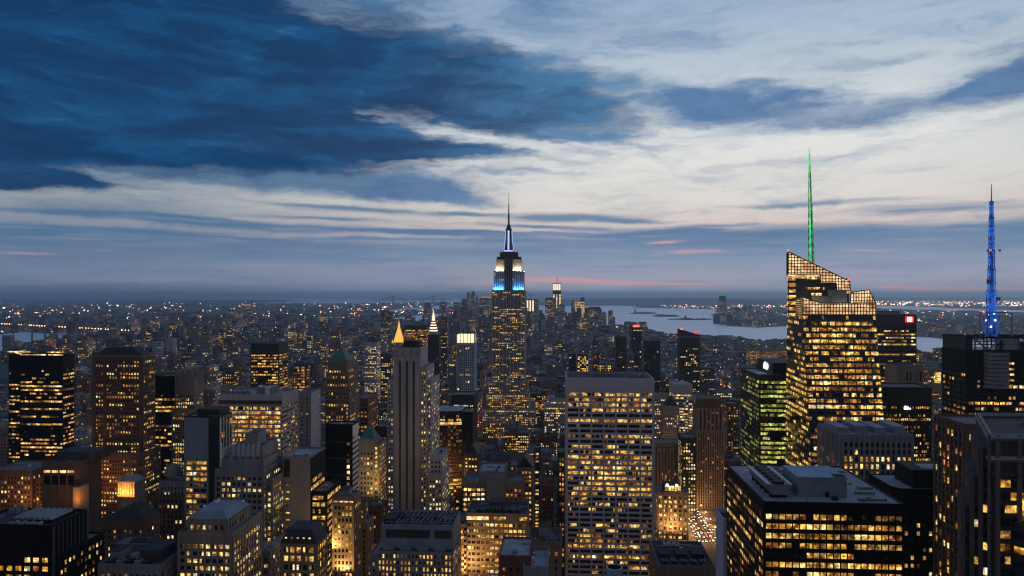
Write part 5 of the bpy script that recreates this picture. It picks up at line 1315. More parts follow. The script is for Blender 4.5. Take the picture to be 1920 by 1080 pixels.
add_block(B, B.x1 + 0.02, fx(612, Y), Y + 1, Y + 30, 0, fz(925, Y, 600), 'black_metal', ST_(bw=3.2, fh=4.2, ww=0.9, wh=0.6, np=2, pier=0.1, span=0.2, lit=0.85, pal='gold', top=1, run=0.3, zmin=30), 42)
# 39. golden lit grid block
Y = 440
B = tower('office_block', 'tan block with a regular square window grid washed by golden light', 'office block', 623, 664, 934, Y, side=676, wall='tan_brick', st=ST_(bw=2.3, fh=3.75, ww=0.62, wh=0.6, pier=0.35, span=0.25, lit=0.45, pal='gold', top=4, run=0.5, zmin=4), seed=43)
bulkhead(B, B.x0 + 2, B.x0 + 8, Y + 6, Y + 16, B.Z, 3, 'grey_stone')
for k in range(4): B.part(('edge_light', k)).box(B.x0 + 1 + k * 3.2, B.x0 + 3.4 + k * 3.2, Y - 0.5, Y - 0.1, B.Z - 2.4, B.Z - 1.7, 'lit_band')
for i, (a, b_, tp, yy, sd) in enumerate(((674, 684, 948, 540, 690), (676, 690, 982, 470, 700), (690, 715, 950, 560, 724))):
    tower('apartment_block', ['narrow tan block stepping down beside the golden-washed grid block', 'small brown block with a pale roof terrace, lower than the golden-washed grid block', 'long brown row block with a rounded roof, leading down to the street'][i], 'apartment block', a, b_, tp, yy, side=sd, wall=['tan_brick', 'tan_brick', 'brown_brick'][i], st=S2(PUNCH, lit=0.15, pal='gold', zmin=4), seed=50 + i)
# 40. mansard block
Y = 360
B = tower('stone_block', 'stone block with a dark mansard roof, round lit dormers and tall lit windows', 'block', 527, 594, 1019, Y, side=613, wall='tan_brick', st=ST_(bw=3.0, fh=4.4, ww=0.66, wh=0.6, np=2, pier=0.3, span=0.15, lit=0.85, pal='gold', top=1, run=0.2, zmin=40), seed=44, rf=False)
B.part('mansard_roof').pyr(B.x0 - .4, B.x1 + .4, Y - .4, Y + B.D, B.Z, B.Z + 7, 'slate_roof', 12, 14)
for k in range(5):
    q = MB(); x_ = B.x0 + 2.6 + k * 3.0; q.cyl(x_, Y + 0.9, B.Z + 1.2, B.Z + 3.4, 0.8, 0.8, 'slate_roof', 10); q.box(x_ - 0.5, x_ + 0.5, Y + 0.02, Y + 0.4, B.Z + 1.6, B.Z + 3.0, 'lit_pale'); B.parts[('dormer', k)] = q
# 41. curved bronze glass tower
Y = 760
xa, xb = fx(806, Y), fx(866, Y); Z = fz(770, Y, 840)
B = Bld('glass_tower', 'curved bronze glass tower with one glowing band near its top and a black side', 'glass tower', xa, fx(888, Y), Y, Y + 40)
n_ = 12
front = [(xa + (xb - xa) * i / n_, Y + 5.5 * (2 * i / n_ - 1) ** 2 * 1.0 - 5.5) for i in range(n_ + 1)]
B.wall.prism(front + [(xb, Y + 30), (xa, Y + 30)], 0, Z, 'bronze_glass')
B.boxes.append((xa, xb, Y - 1, Y + 30, 0, Z))
for i in range(n_):
    p0, p1 = Vector((*front[i], 0)), Vector((*front[i + 1], 0)); t_ = (p1 - p0).normalized(); nn = Vector((t_.y, -t_.x, 0))
    for k in range(34):
        zc = Z - 5.5 - k * 3.7
        if zc < 20: break
        if k == 2: m_ = 'lit_band'
        elif k == 1: m_ = 'lit_warm' if (i * 7 % 3) else 'dark_glass'
        else:
            v = r9.random(); deepk = k > 17
            m_ = 'lit_gold' if v < (0.5 if deepk and k < 23 else 0.03) else ('lit_dim' if v < (0.35 if 4 < k < 17 else 0.2) else 'bronze_glass')
        c = (p0 + p1) / 2 + nn * 0.06
        B.wins.append((c.x, c.y, zc, t_.x, t_.y, nn.x, nn.y, (p1 - p0).length - 0.25, 2.2 if k != 2 else 3.4, m_))
    for k in range(34): B.wall.obox(front[i], (t_.x, t_.y), (nn.x, nn.y), 0, (p1 - p0).length, -0.05, 0.12, Z - 7.8 - k * 3.7, Z - 6.9 - k * 3.7, 'bronze_metal')
add_block(B, xb, fx(887, Y), Y - 3, Y + 30, 0, Z - 2, 'black_metal', None, 3, rf=True, par='black_metal')
B.part('roof').prism([(x, y + 0.6) for x, y in front] + [(xb - .4, Y + 29.6), (xa + .4, Y + 29.6)], Z - 0.1, Z + 0.4, 'roof_silver')
# 42-47 centre blocks
Y = 470
B = tower('office_block', 'broad tan block covered in lit windows with a bright strip under its dark roof deck', 'office block', 874, 989, 966, Y, 30, wall='tan_brick', st=ST_(bw=2.9, fh=3.75, ww=0.74, wh=0.5, np=2, pier=0.15, span=0.1, lit=0.68, pal='office', top=4.6, run=0.35, mg=0.4, zmin=60), seed=61, roofm='roof_tar')
for k, (a, b_) in enumerate(((875, 916), (926, 948), (974, 988))): B.wins.append(((fx(a, Y) + fx(b_, Y)) / 2, Y - 0.2, fz(972, Y, 930), 1, 0, 0, -1, fx(b_, Y) - fx(a, Y), 2.2, 'lit_band' if k == 0 else 'lit_warm'))
for k in range(6): ac_unit(B, B.x0 + 8 + k * 5, Y + 7, B.Z, 3.4, 5, 2.2, 'dark_green_metal')
bulkhead(B, B.x0 + 14, B.x0 + 24, Y + 14, Y + 26, B.Z, 4, 'dark_stone')
q = B.part('roof_frame')
for k in range(10): q.bar((B.x0 + 12 + k * 2.4, Y + 5, B.Z), (B.x0 + 12 + k * 2.4, Y + 5, B.Z + 4), 0.14, 'grey_metal')
q.bar((B.x0 + 12, Y + 5, B.Z + 4), (B.x0 + 34, Y + 5, B.Z + 4), 0.14, 'grey_metal')
B = tower('office_block', 'narrow tan wing with warm windows, stepping out beside the broad lit tan block', 'office block', 853, 874, 986, 466, 26, wall='tan_brick', st=ST_(bw=2.9, fh=3.75, ww=0.74, wh=0.5, np=2, pier=0.1, span=0.1, lit=0.6, pal='orange', top=2, run=0.4, zmin=60), seed=62)
B = tower('office_block', 'tan block with a plain grey stair wall, behind the broad lit tan block', 'office block', 866, 912, 906, 560, 30, wall='tan_brick', st=ST_(bw=3.2, fh=3.8, ww=0.74, wh=0.55, np=2, pier=0.1, span=0.1, lit=0.75, pal='pale', top=3, run=0.35), seed=63)
add_block(B, fx(897, 560), fx(945, 560), 562, 592, 0, fz(888, 560, 920), 'grey_stone', None, 64, sides='', roofm='roof_silver')
B.part('stair_wall').box(fx(912, 560), fx(945, 560), 559.4, 562.1, 0, fz(890, 560, 920), 'grey_stone')
add_block(B, fx(945, 560), fx(981, 560), 560, 586, 0, fz(908, 560, 960), 'tan_brick', S2(PUNCH, lit=0.25, pal='gold', bw=3.6), 65)
B = tower('brick_tower', 'slim brick tower with a heavy cream cornice and cream corner strips', 'tower', 1014, 1041, 905, 600, 24, wall='red_brick', st=ST_(bw=2.9, fh=3.7, ww=0.4, wh=0.5, lit=0.1, pal='orange', top=8, pier=0.1, span=0.04), seed=66, roofm='roof_tar')
B.part('cornice').box(B.x0 - 0.9, B.x1 + 0.9, 599.0, 624.9, B.Z - 2.2, B.Z - 0.5, 'tan_brick')
for k in range(9): B.part(('bracket', k)).box(B.x0 + 0.3 + k * 1.35, B.x0 + 0.8 + k * 1.35, 599.2, 600.1, B.Z - 3.8, B.Z - 2.2, 'tan_brick')
for k, a in enumerate((B.x0 - 0.15, B.x1 - 1.35)): B.part(('corner_strip', k)).box(a, a + 1.5, 599.6, 600.4, 0, B.Z - 3.8, 'tan_brick')
B = tower('stone_block', 'tan stone block with a dark gabled roof and golden lit windows', 'block', 969, 999, 876, 660, 30, wall='warm_stone', st=ST_(bw=2.8, fh=3.8, ww=0.6, wh=0.55, lit=0.6, pal='gold', top=3), seed=67, rf=False)
xm = (B.x0 + B.x1) / 2
B.part('gabled_roof').loft([(B.x0 - .3, 659.6, B.Z), (B.x1 + .3, 659.6, B.Z), (B.x1 + .3, 690, B.Z), (B.x0 - .3, 690, B.Z)], [(xm - .1, 659.8, B.Z + 9), (xm + .1, 659.8, B.Z + 9), (xm + .1, 689, B.Z + 9), (xm - .1, 689, B.Z + 9)], 'slate_roof')
B = tower('brick_block', 'dark red brick block with a pale blue flat roof at the bottom edge', 'block', 935, 994, 1046, 330, 26, wall='red_brick', st=ST_(bw=3.2, fh=3.7, ww=0.4, wh=0.5, lit=0.35, pal='orange', top=3.5, zmin=60), seed=68, roofm='roof_silver')
add_block(B, fx(982, 330), fx(1028, 330), 325, 352, 0, fz(1062, 330, 1000), 'grey_stone', S2(PUNCH, lit=0.1, zmin=60), 69, roofm='roof_silver', ph=1.8)
B = tower('stone_block', 'tan stone block with a cornice and small windows, left of the pale slab tower', 'block', 992, 1053, 1018, 430, 26, wall='tan_brick', st=ST_(bw=4.2, fh=4.4, ww=0.34, wh=0.5, lit=0.15, pal='orange', top=4, zmin=60), seed=70, roofm='roof_tar')
B.part('cornice').box(B.x0 - .5, B.x1 + .5, 429.4, 456.4, B.Z - 1.6, B.Z - .6, 'tan_brick')
clutter(B, B.x0, B.x1, B.y0, B.y1, B.Z, 5, 7, 1.0)
B = tower('brick_block', 'brown brick block with rows of lit windows under a sloped roof', 'block', 870, 897, 852, 740, 30, wall='brown_brick', st=ST_(bw=3.0, fh=3.7, ww=0.55, wh=0.5, lit=0.6, pal='pale', top=3), seed=71)
B.part('sloped_roof').pyr(B.x0, B.x1, B.y0, B.y1, B.Z + .2, B.Z + 8, 'slate_roof', 3, 20)
B = tower('apartment_tower', 'narrow dark tower with a ladder of pale windows, left of the slim brick tower', 'apartment tower', 1001, 1013, 842, 720, 20, wall='dark_stone', st=ST_(bw=4, fh=3.6, ww=0.7, wh=0.5, lit=0.85, pal='pale', top=3), seed=72)
B = tower('apartment_tower', 'narrow dark block with two columns of orange windows, touching the pale slab tower', 'apartment tower', 1046, 1060, 850, 640, 24, wall='dark_stone', st=ST_(bw=3.0, fh=4.4, ww=0.55, wh=0.6, lit=0.7, pal='orange', top=3), seed=73)

# 50. the great tower with blue and yellow crown ---------------------------------------
Y = 1285
E = lambda px: fx(px, Y)
V = lambda py: fz(py, Y, 952)
B = Bld('art_deco_skyscraper', 'tallest stepped skyscraper, its crown floodlit yellow and its shoulders blue, with a long needle mast', 'skyscraper', E(911), E(1003), Y, Y + 60)
est = ST_(bw=3.15, fh=3.75, ww=0.52, wh=0.5, pier=0.5, span=0.06, lit=0.36, pal='office', top=1.5, run=0.5, mg=0.5, pm='pale_concrete', sm='grey_stone', pe=2, dark='dark_glass')
eg = dict(rf=True, par='limestone')
B.block(E(922), E(984), Y + 4, Y + 44, 0, V(545), 'grey_stone')
B.face('f', E(922), E(984), Y + 4, Y + 44, V(740), V(545), S2(est, zmin=0), rr); B.face('r', E(922), E(984), Y + 4, Y + 44, V(740), V(545), S2(est, zmin=0), rr); B.face('l', E(922), E(984), Y + 4, Y + 44, V(740), V(545), S2(est, zmin=0), rr)
B.roof(E(922), E(984), Y + 4, Y + 44, V(545), 'roof_gravel', 'limestone', 1.0)
add_block(B, E(916), E(989), Y + 2, Y + 50, 0, V(717), 'limestone', S2(est, lit=0.4), 2)
add_block(B, E(912), E(992), Y - 6, Y + 56, 0, V(738), 'limestone', S2(est, lit=0.65), 3)
add_block(B, E(906), E(1002), Y - 16, Y + 64, 0, V(765), 'limestone', S2(est, lit=0.55), 4)
add_block(B, E(925), E(981), Y + 7, Y + 41, V(546), V(509), 'limestone', S2(est, lit=0.16, pe=1), 5)
# inset corner bays of the upper shaft
add_block(B, E(929), E(977.5), Y + 10, Y + 38, V(510), V(487), 'limestone', None, 6)
B.part('centre_bay').box(E(945), E(961), Y + 6.2, Y + 9, V(545), V(484), 'dark_stone')
for k in range(5): B.part(('centre_pier', k)).box(E(945.4 + k * 3.7), E(946.2 + k * 3.7), Y + 5.6, Y + 6.3, V(545), V(483), 'limestone')
add_block(B, E(930.5), E(976), Y + 11, Y + 37, V(488), V(482), 'dark_stone', None, 7)
add_block(B, E(936), E(970), Y + 14, Y + 34, V(482.5), V(473), 'dark_stone', None, 8)
cx_, cyy = (E(952.2), Y + 24)
q = B.part('mooring_mast')
prof = [(473, 11.0), (470, 10.6), (469.5, 8.2), (458, 7.0), (452, 5.6), (432, 5.0), (431, 5.6), (427, 5.6), (426.5, 4.4), (421, 3.4), (418, 1.6)]
for (a, ra), (b_, rb_) in zip(prof, prof[1:]): q.cyl(cx_, cyy, V(a), V(b_), ra, rb_, 'dark_stone', 16)
for k in range(4):
    an = math.pi / 4 + k * math.pi / 2
    q2 = B.part(('mast_wing', k))
    q2.loft([(cx_ + math.cos(an) * 4 + a * math.cos(an) - b_ * math.sin(an), cyy + math.sin(an) * 4 + a * math.sin(an) + b_ * math.cos(an), V(470)) for a, b_ in ((0, -.6), (6.0, -.6), (6.0, .6), (0, .6))],
            [(cx_ + math.cos(an) * 3.6 + a * math.cos(an) - b_ * math.sin(an), cyy + math.sin(an) * 3.6 + a * math.sin(an) + b_ * math.cos(an), V(440)) for a, b_ in ((0, -.5), (1.4, -.5), (1.4, .5), (0, .5))], 'grey_metal')
for k in range(4):
    dx_, dy_ = ((0, -1), (1, 0), (0, 1), (-1, 0))[k]
    q2 = B.part(('mast_window', k))
    for i in range(12):
        z_ = V(467) + i * (V(430) - V(467)) / 12; rr_ = 8.0 - (i / 12) * 2.7 + 0.15 if i > 3 else 8.3 - i * 0.25
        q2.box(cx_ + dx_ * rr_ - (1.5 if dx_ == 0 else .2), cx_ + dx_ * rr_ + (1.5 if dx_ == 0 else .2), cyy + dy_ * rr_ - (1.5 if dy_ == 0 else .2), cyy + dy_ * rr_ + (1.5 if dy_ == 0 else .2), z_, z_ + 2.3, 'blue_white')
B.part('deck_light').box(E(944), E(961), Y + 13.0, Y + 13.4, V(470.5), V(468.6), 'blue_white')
q = B.part('antenna')
for (a, ra), (b_, rb_) in zip([(418, 1.5), (399, 1.4), (398, 0.9), (380, 0.8), (379, 0.5), (358, 0.2)], [(399, 1.4), (398, 0.9), (380, 0.8), (379, 0.5), (358, 0.2)]): q.cyl(cx_, cyy, V(a), V(b_), ra, rb_, 'black_metal', 8)
for k in range(7): q.box(cx_ - 1.9, cx_ + 1.9, cyy - .2, cyy + .2, V(415 - k * 4), V(415 - k * 4) + .8, 'black_metal')
ESB = (cx_, Y)

# 51. white-topped blue-lit tower
B = tower('office_tower', 'slender tower with a blue-lit grid front and a glowing white fluted crown', 'tower', 856, 889.5, 644, 1150, 30, wall='pale_blue_panel', st=ST_(bw=3.2, fh=3.8, ww=0.6, wh=0.6, pier=0.4, span=0.25, lit=0.07, pal='pale', top=2, dark='blue_glass'), seed=80)
zc_ = fz(628, 1150)
B.part('fluted_crown').box(B.x0 + .6, B.x1 - .6, 1150.8, 1179, B.Z, zc_, 'crown_lit')
for k in range(6):
    for yy in (1150.0,): B.part(('crown_fin', k)).box(B.x0 + k * (B.x1 - B.x0 - .9) / 5, B.x0 + .9 + k * (B.x1 - B.x0 - .9) / 5, 1149.6, 1151, B.Z - .5, zc_ + 1.6, 'pale_concrete')
for k in range(5): B.part(('crown_fin', 10 + k)).box(B.x1 - .9, B.x1 + .2, 1154 + k * 5.6, 1155 + k * 5.6, B.Z - .5, zc_ + 1.6, 'pale_concrete')
B = tower('office_tower', 'thin grey tower with a white cap, left of the tower with the glowing white crown', 'tower', 841, 854, 684, 1170, 26, wall='grey_stone', st=ST_(bw=3.5, fh=3.6, ww=0.3, wh=0.4, lit=0.05, pal='pale', top=6, pier=0, span=.03), seed=81)
B.part('lit_cap').box(B.x0 + 1, B.x1 - 1, 1169.7, 1171, B.Z - 1.5, B.Z + 0.5, 'lit_pale')
B = tower('office_block', 'dark ribbed block with a strip of small lights, below the white-crowned tower', 'office block', 846, 889, 742, 850, 34, wall='dark_stone', st=ST_(bw=1.9, fh=3.7, ww=0.5, wh=0.5, pier=0.5, span=0.05, lit=0.3, pal='pale', top=10, plan=lambda k, r: [0.7, 0.6, 0.1][k] if k < 3 else 0.25), seed=82)
# 52. golden pyramid
Y = 1950
B = tower('stone_tower', 'tower with a steep golden lit pyramid roof and a lantern tip', 'tower', 734, 757, 643, Y, 34, wall='limestone', st=ST_(bw=3.6, fh=4, ww=0.5, wh=0.5, lit=0.6, pal='orange', top=1, pier=0, span=.04), seed=83, rf=False)
xm = (B.x0 + B.x1) / 2
q = B.part('golden_roof')
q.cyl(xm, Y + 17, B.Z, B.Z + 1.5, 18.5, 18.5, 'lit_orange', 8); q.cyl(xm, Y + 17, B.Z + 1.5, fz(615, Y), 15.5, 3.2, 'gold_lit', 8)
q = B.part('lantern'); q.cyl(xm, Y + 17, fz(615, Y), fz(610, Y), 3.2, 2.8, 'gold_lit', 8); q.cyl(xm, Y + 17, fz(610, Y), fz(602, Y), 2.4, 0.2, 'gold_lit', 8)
for k in range(4):
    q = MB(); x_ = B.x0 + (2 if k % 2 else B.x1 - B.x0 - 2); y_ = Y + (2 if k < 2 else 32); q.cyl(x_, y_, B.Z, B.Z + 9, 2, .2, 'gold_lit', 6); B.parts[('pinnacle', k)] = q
# 53. white lit clock tower
Y = 2050
B = tower('stone_tower', 'slim pale tower whose tiered top and lantern glow white and pink', 'tower', 804, 819, 624, Y, 22, wall='limestone', st=ST_(bw=3.6, fh=4, ww=0.5, wh=0.5, lit=0.3, pal='pale', top=4, pier=0, span=.04), seed=84, rf=False)
xm = (B.x0 + B.x1) / 2
q = B.part('lit_roof'); q.pyr(B.x0 + .5, B.x1 - .5, Y + .5, Y + 21.5, B.Z, fz(602, Y), 'lit_dim', 5, 5)
for k in range(4): B.part(('roof_light_band', k)).box(B.x0 + 1 + k * 1.9, B.x1 - 1 - k * 1.9, Y + .4 + k * 1.7, Y + 21.6 - k * 1.7, fz(621 - k * 5, Y), fz(620 - k * 5, Y), 'lamp_pink')
q = B.part('lantern'); q.cyl(xm, Y + 11, fz(602, Y), fz(594, Y), 4.4, 3.8, 'crown_lit', 8); q.cyl(xm, Y + 11, fz(594, Y), fz(588, Y), 3.0, 2.2, 'crown_lit', 8); q.cyl(xm, Y + 11, fz(588, Y), fz(582, Y), 1.7, .2, 'crown_lit', 8)
# 54-56
B = tower('office_block', 'wide dark-topped block of closely stacked orange lit floors, right of the golden pyramid', 'office block', 757, 799, 611, 1750, 50, wall='dark_stone', st=ST_(bw=3, fh=3.9, ww=0.9, wh=0.5, pier=0, span=.1, lit=0.75, pal='orange', top=9, run=.4), seed=85)
B = tower('apartment_tower', 'dark bare slab tower with hardly a lit window, right of the striped grey slab', 'apartment tower', 802, 823, 630, 1100, 22, wall='dark_stone', st=ST_(bw=4, fh=3.4, ww=0.4, wh=0.4, lit=0.07, pal='pale', top=6, pier=0, span=.03), seed=86)
B = tower('apartment_tower', 'thin dark glass tower far behind the clock tower', 'apartment tower', 826, 838, 596, 2150, 22, wall='dark_green_metal', st=ST_(bw=4, fh=4, ww=0.6, wh=0.5, lit=0.12, pal='pale', top=6, pier=0, span=.03), seed=87)
B = tower('office_tower', 'dark tower with a framed bay of lit floors, beyond the pale slab tower', 'tower', 1067, 1104, 664, 1500, 40, wall='dark_stone', st=ST_(bw=3.2, fh=4, ww=0.85, wh=0.5, lit=0.1, pal='pale', top=5, pier=.1, span=.1, run=.4), seed=88)
B.part('white_frame').box(fx(1081, 1500), fx(1082, 1500), 1499, 1500.2, 0, B.Z, 'white_panel'); B.part(('white_frame', 2)).box(fx(1103, 1500), fx(1104, 1500), 1499, 1500.2, 0, B.Z, 'white_panel')
for k in range(10):
    for j in range(5):
        if r9.random() < .7: B.wins.append((fx(1085 + j * 4, 1500), 1499.8, B.Z - 6 - k * 4, 1, 0, 0, -1, 3.6, 2.2, r9.choice(['lit_pale', 'lit_warm', 'lit_gold'])))
for i, (a, b_, tp, yy, wl, lab, li) in enumerate((
    (1155, 1175, 633, 1400, 'dark_stone', 'thin dark tower without lit windows, first of the row before the bay', .05),
    (1176, 1189, 664, 1450, 'blue_grey_panel', 'small pale glass block with a rounded top between two dark thin towers', .04),
    (1184, 1203, 614, 1700, 'dark_stone', 'tall thin dark tower with a red glowing tip before the bay', .1),
    (1208, 1238, 640, 1800, 'dark_green_metal', 'greenish tower with a flat pale band at its top', .04),
    (1112, 1124, 662, 1550, 'brown_brick', 'thin brown tower with a column of orange windows, behind the pale slab tower', .35),
    (1405, 1476, 655, 2600, 'tan_brick', 'long low warehouse block with row upon row of orange windows, near the river', .85),
    (1720, 1765, 690, 1500, 'tan_brick', 'broad low block lit white at one corner, by the river', .2),
    (683, 706, 645, 1500, 'pale_concrete', 'pale block with bright white window rows under the golden pyramid', .6),
    (714, 733, 664, 1350, 'dark_stone', 'dark block with one tall bay of bright panes, left of the striped grey slab', .5),
    (676, 700, 752, 900, 'dark_stone', 'dark glass block with a thin white edge, left of the striped grey slab', .15),
    (703, 726, 802, 700, 'dark_stone', 'black block with rows of orange windows, against the striped grey slab', .5),
    (668, 690, 748, 760, 'brown_brick', 'brown block with two rows of orange windows, right of the green pyramid tower', .4),
    (1316, 1340, 690, 1900, 'dark_stone', 'dark block speckled with pale windows, right of the slanted dark tower', .3),
    (1222, 1256, 742, 1200, 'grey_stone', 'flat grey block with a white lit strip, right of the pale slab tower', .3),
    )):
    B = tower('apartment_tower' if b_ - a < 26 else 'office_block', lab, 'tower' if b_ - a < 26 else 'block', a, b_, tp, yy, 26 + (i % 3) * 8, wall=wl, st=ST_(bw=3.6, fh=3.8 if i != 5 else 5, ww=0.6, wh=0.5, lit=li, pal='pale' if i not in (4, 5, 10, 11) else 'orange', top=5, pier=.1, span=.06, run=.4), seed=90 + i)
    if i == 2:
        q = MB(); q.box(B.x0 + 5, B.x1 - 5, yy + 2, yy + 12, B.Z, B.Z + 5, 'lamp_red'); B.parts['red_tip'] = q
    if i == 6:
        q = MB(); q.box(fx(1752, 1499), fx(1764, 1499), 1499, 1499.8, fz(712, 1499), fz(693, 1499), 'lit_pale'); B.parts['lit_screen'] = q
Y = 1350
X0, X1 = fx(1275, Y), fx(1312.5, Y)
B = Bld('office_tower', 'dark tower with a slanting roof line and red lamps at its top', 'tower', X0, X1, Y, Y + 30)
z0_, z1_ = fz(617, Y, 1275), fz(628, Y, 1312)
B.wall.loft([(X0, Y, 0), (X1, Y, 0), (X1, Y + 30, 0), (X0, Y + 30, 0)], [(X0, Y, z0_), (X1, Y, z1_), (X1, Y + 30, z1_), (X0, Y + 30, z0_)], 'dark_stone'); B.boxes.append((X0, X1, Y, Y + 30, 0, z1_))
B.face('f', X0, X1, Y, Y + 30, 0, z1_, ST_(bw=3, fh=3.7, ww=.6, wh=.5, lit=.2, pal='pale', top=20, pier=.3, span=.05, wall='dark_stone', run=.6), rr)
B.part('top_ledge').box(X0 - .3, X1 + .3, Y - .5, Y + .2, z1_ - 4.6, z1_ - 3, 'grey_stone')
for k, (px, py) in enumerate(((1277, 616), (1306, 622))):
    q = MB(); q.box(fx(px, Y) - (1 if k == 0 else 3), fx(px, Y) + 3, Y - .3, Y + 2, fz(py, Y) - (1 if k == 0 else 3), fz(py, Y) + 1.4, 'lamp_red' if k == 0 else 'sign_red'); B.parts[('red_lamp', k)] = q
# ---------------------------------------------------------------- downtown, far across the roofs
HAZY = ST_(bw=6, fh=6, ww=0.5, wh=0.4, pier=0, span=0, lit=0.14, pal='pale', top=10, run=0.5)
DT = [
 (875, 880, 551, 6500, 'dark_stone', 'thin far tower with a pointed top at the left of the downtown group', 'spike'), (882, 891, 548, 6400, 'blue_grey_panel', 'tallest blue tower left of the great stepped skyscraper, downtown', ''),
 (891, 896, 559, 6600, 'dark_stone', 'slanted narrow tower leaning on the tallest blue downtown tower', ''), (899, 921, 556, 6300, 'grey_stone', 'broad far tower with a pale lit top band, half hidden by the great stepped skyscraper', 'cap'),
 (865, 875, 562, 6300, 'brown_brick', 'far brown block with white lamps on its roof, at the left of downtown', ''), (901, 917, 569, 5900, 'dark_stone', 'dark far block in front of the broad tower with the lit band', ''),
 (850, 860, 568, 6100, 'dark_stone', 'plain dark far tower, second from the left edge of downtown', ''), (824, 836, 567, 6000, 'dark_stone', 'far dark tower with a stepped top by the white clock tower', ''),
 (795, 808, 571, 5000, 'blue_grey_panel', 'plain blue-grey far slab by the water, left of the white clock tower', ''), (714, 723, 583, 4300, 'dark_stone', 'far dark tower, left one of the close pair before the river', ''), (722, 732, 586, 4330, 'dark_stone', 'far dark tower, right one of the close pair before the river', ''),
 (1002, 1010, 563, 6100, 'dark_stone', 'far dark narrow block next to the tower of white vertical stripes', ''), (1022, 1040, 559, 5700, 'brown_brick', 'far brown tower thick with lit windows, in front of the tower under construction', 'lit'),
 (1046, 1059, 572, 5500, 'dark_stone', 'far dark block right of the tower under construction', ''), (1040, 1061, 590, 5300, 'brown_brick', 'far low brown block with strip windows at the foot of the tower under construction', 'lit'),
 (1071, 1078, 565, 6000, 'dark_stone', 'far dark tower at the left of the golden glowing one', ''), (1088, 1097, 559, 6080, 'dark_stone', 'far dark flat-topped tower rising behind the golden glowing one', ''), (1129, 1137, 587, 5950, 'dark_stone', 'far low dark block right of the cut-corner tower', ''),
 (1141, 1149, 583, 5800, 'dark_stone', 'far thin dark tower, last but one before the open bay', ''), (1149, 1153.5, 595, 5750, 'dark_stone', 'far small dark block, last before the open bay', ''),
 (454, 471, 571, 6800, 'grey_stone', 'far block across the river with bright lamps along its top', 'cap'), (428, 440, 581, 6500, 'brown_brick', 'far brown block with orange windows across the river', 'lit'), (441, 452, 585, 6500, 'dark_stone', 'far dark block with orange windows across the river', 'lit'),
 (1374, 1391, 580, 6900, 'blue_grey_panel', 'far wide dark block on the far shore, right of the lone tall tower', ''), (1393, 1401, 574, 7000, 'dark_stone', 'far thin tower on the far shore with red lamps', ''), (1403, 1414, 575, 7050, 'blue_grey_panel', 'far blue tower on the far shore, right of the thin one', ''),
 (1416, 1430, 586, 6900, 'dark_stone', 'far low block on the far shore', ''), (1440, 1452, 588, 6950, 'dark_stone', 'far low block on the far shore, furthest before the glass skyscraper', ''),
 (240, 252, 598, 5200, 'pale_concrete', 'far pale plant with two thin white chimneys across the river', 'stacks'), (345, 356, 610, 3900, 'tan_brick', 'far pale housing slab, first of three in a row', ''), (362, 373, 610, 3900, 'tan_brick', 'far pale housing slab, second of three in a row', ''), (379, 388, 613, 3900, 'brown_brick', 'far brown housing slab, third of three in a row', ''),
 (325, 336, 630, 2900, 'dark_stone', 'far dark slab standing alone above the low roofs', ''), (174, 183, 635, 3300, 'tan_brick', 'far pale housing tower by the river bridge', ''), (190, 202, 640, 3250, 'brown_brick', 'far brown housing tower by the river bridge', ''), (88, 102, 644, 3300, 'brown_brick', 'far brown housing block right of the riverside chimneys', ''),
 (40, 62, 646, 3500, 'dark_stone', 'far dark power station at the foot of the riverside chimneys', ''), (314, 326, 668, 2300, 'brown_brick', 'far brown tower with a lamp on its top, right of the massive brown tower', ''),
]
for i, (a, b_, tp, yy, wl, lab, ex) in enumerate(DT):
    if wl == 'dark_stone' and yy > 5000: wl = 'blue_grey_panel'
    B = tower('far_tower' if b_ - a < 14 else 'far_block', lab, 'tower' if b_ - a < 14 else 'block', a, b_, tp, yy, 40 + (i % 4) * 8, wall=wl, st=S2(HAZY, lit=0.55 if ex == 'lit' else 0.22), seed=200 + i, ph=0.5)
    w_ = B.x1 - B.x0
    if ex == 'spike': B.part('roof_peak').pyr(B.x0, B.x1, yy, yy + B.D, B.Z, B.Z + 22, 'copper_green', 2, 2)
    elif ex == 'cap': B.part('lit_band').box(B.x0 + 2, B.x1 - 2, yy - 1, yy + 3, B.Z - 7, B.Z - 3, 'lit_pale')
    elif ex == 'stacks':
        for k in range(2):
            q = MB(); q.cyl(B.x0 + w_ * (.3 + .35 * k), yy + 20, B.Z, B.Z + 62, 3, 2.2, 'white_panel', 10); B.parts[('chimney', k)] = q
    else:
        q = MB(); q.box(B.x0 + w_ * .25, B.x1 - w_ * .3, yy + 8, yy + 26, B.Z, B.Z + 5 + (i % 3) * 3, 'dark_stone'); B.parts[('roof_bulkhead', 1)] = q
# tower under construction
Y = 5900
B = tower('unfinished_tower', 'tower under construction far downtown with bright bare floors, a dark band and a crane mast', 'tower', 1036.5, 1052, 531, Y, 62, wall='blue_grey_panel', st=None, sides='', seed=300)
cw = B.x1 - B.x0
for k in range(4): B.part(('lit_floor_panel', k)).box(B.x0 + 3 + k * cw * .235, B.x0 + 3 + k * cw * .235 + cw * .17, Y - 1, Y + 2, fz(544, Y), fz(532.5, Y), 'crown_lit')
B.part('dark_band').box(B.x0 - .5, B.x1 + .5, Y - 1.4, Y + 40, fz(551, Y), fz(545.5, Y), 'black_metal')
for k in range(3):
    B.part(('lit_stripe', k)).box(B.x0 + 4 + k * cw * .36, B.x0 + 4 + k * cw * .36 + cw * (.16 if k != 1 else .1), Y - 1, Y + 2, fz(578, Y), fz(552, Y), 'lit_band')
q = MB(); q.cyl(B.x0 + cw * .55, Y + 25, B.Z, fz(517, Y), 2.0, 0.8, 'dark_stone', 8); B.parts['crane_mast'] = q
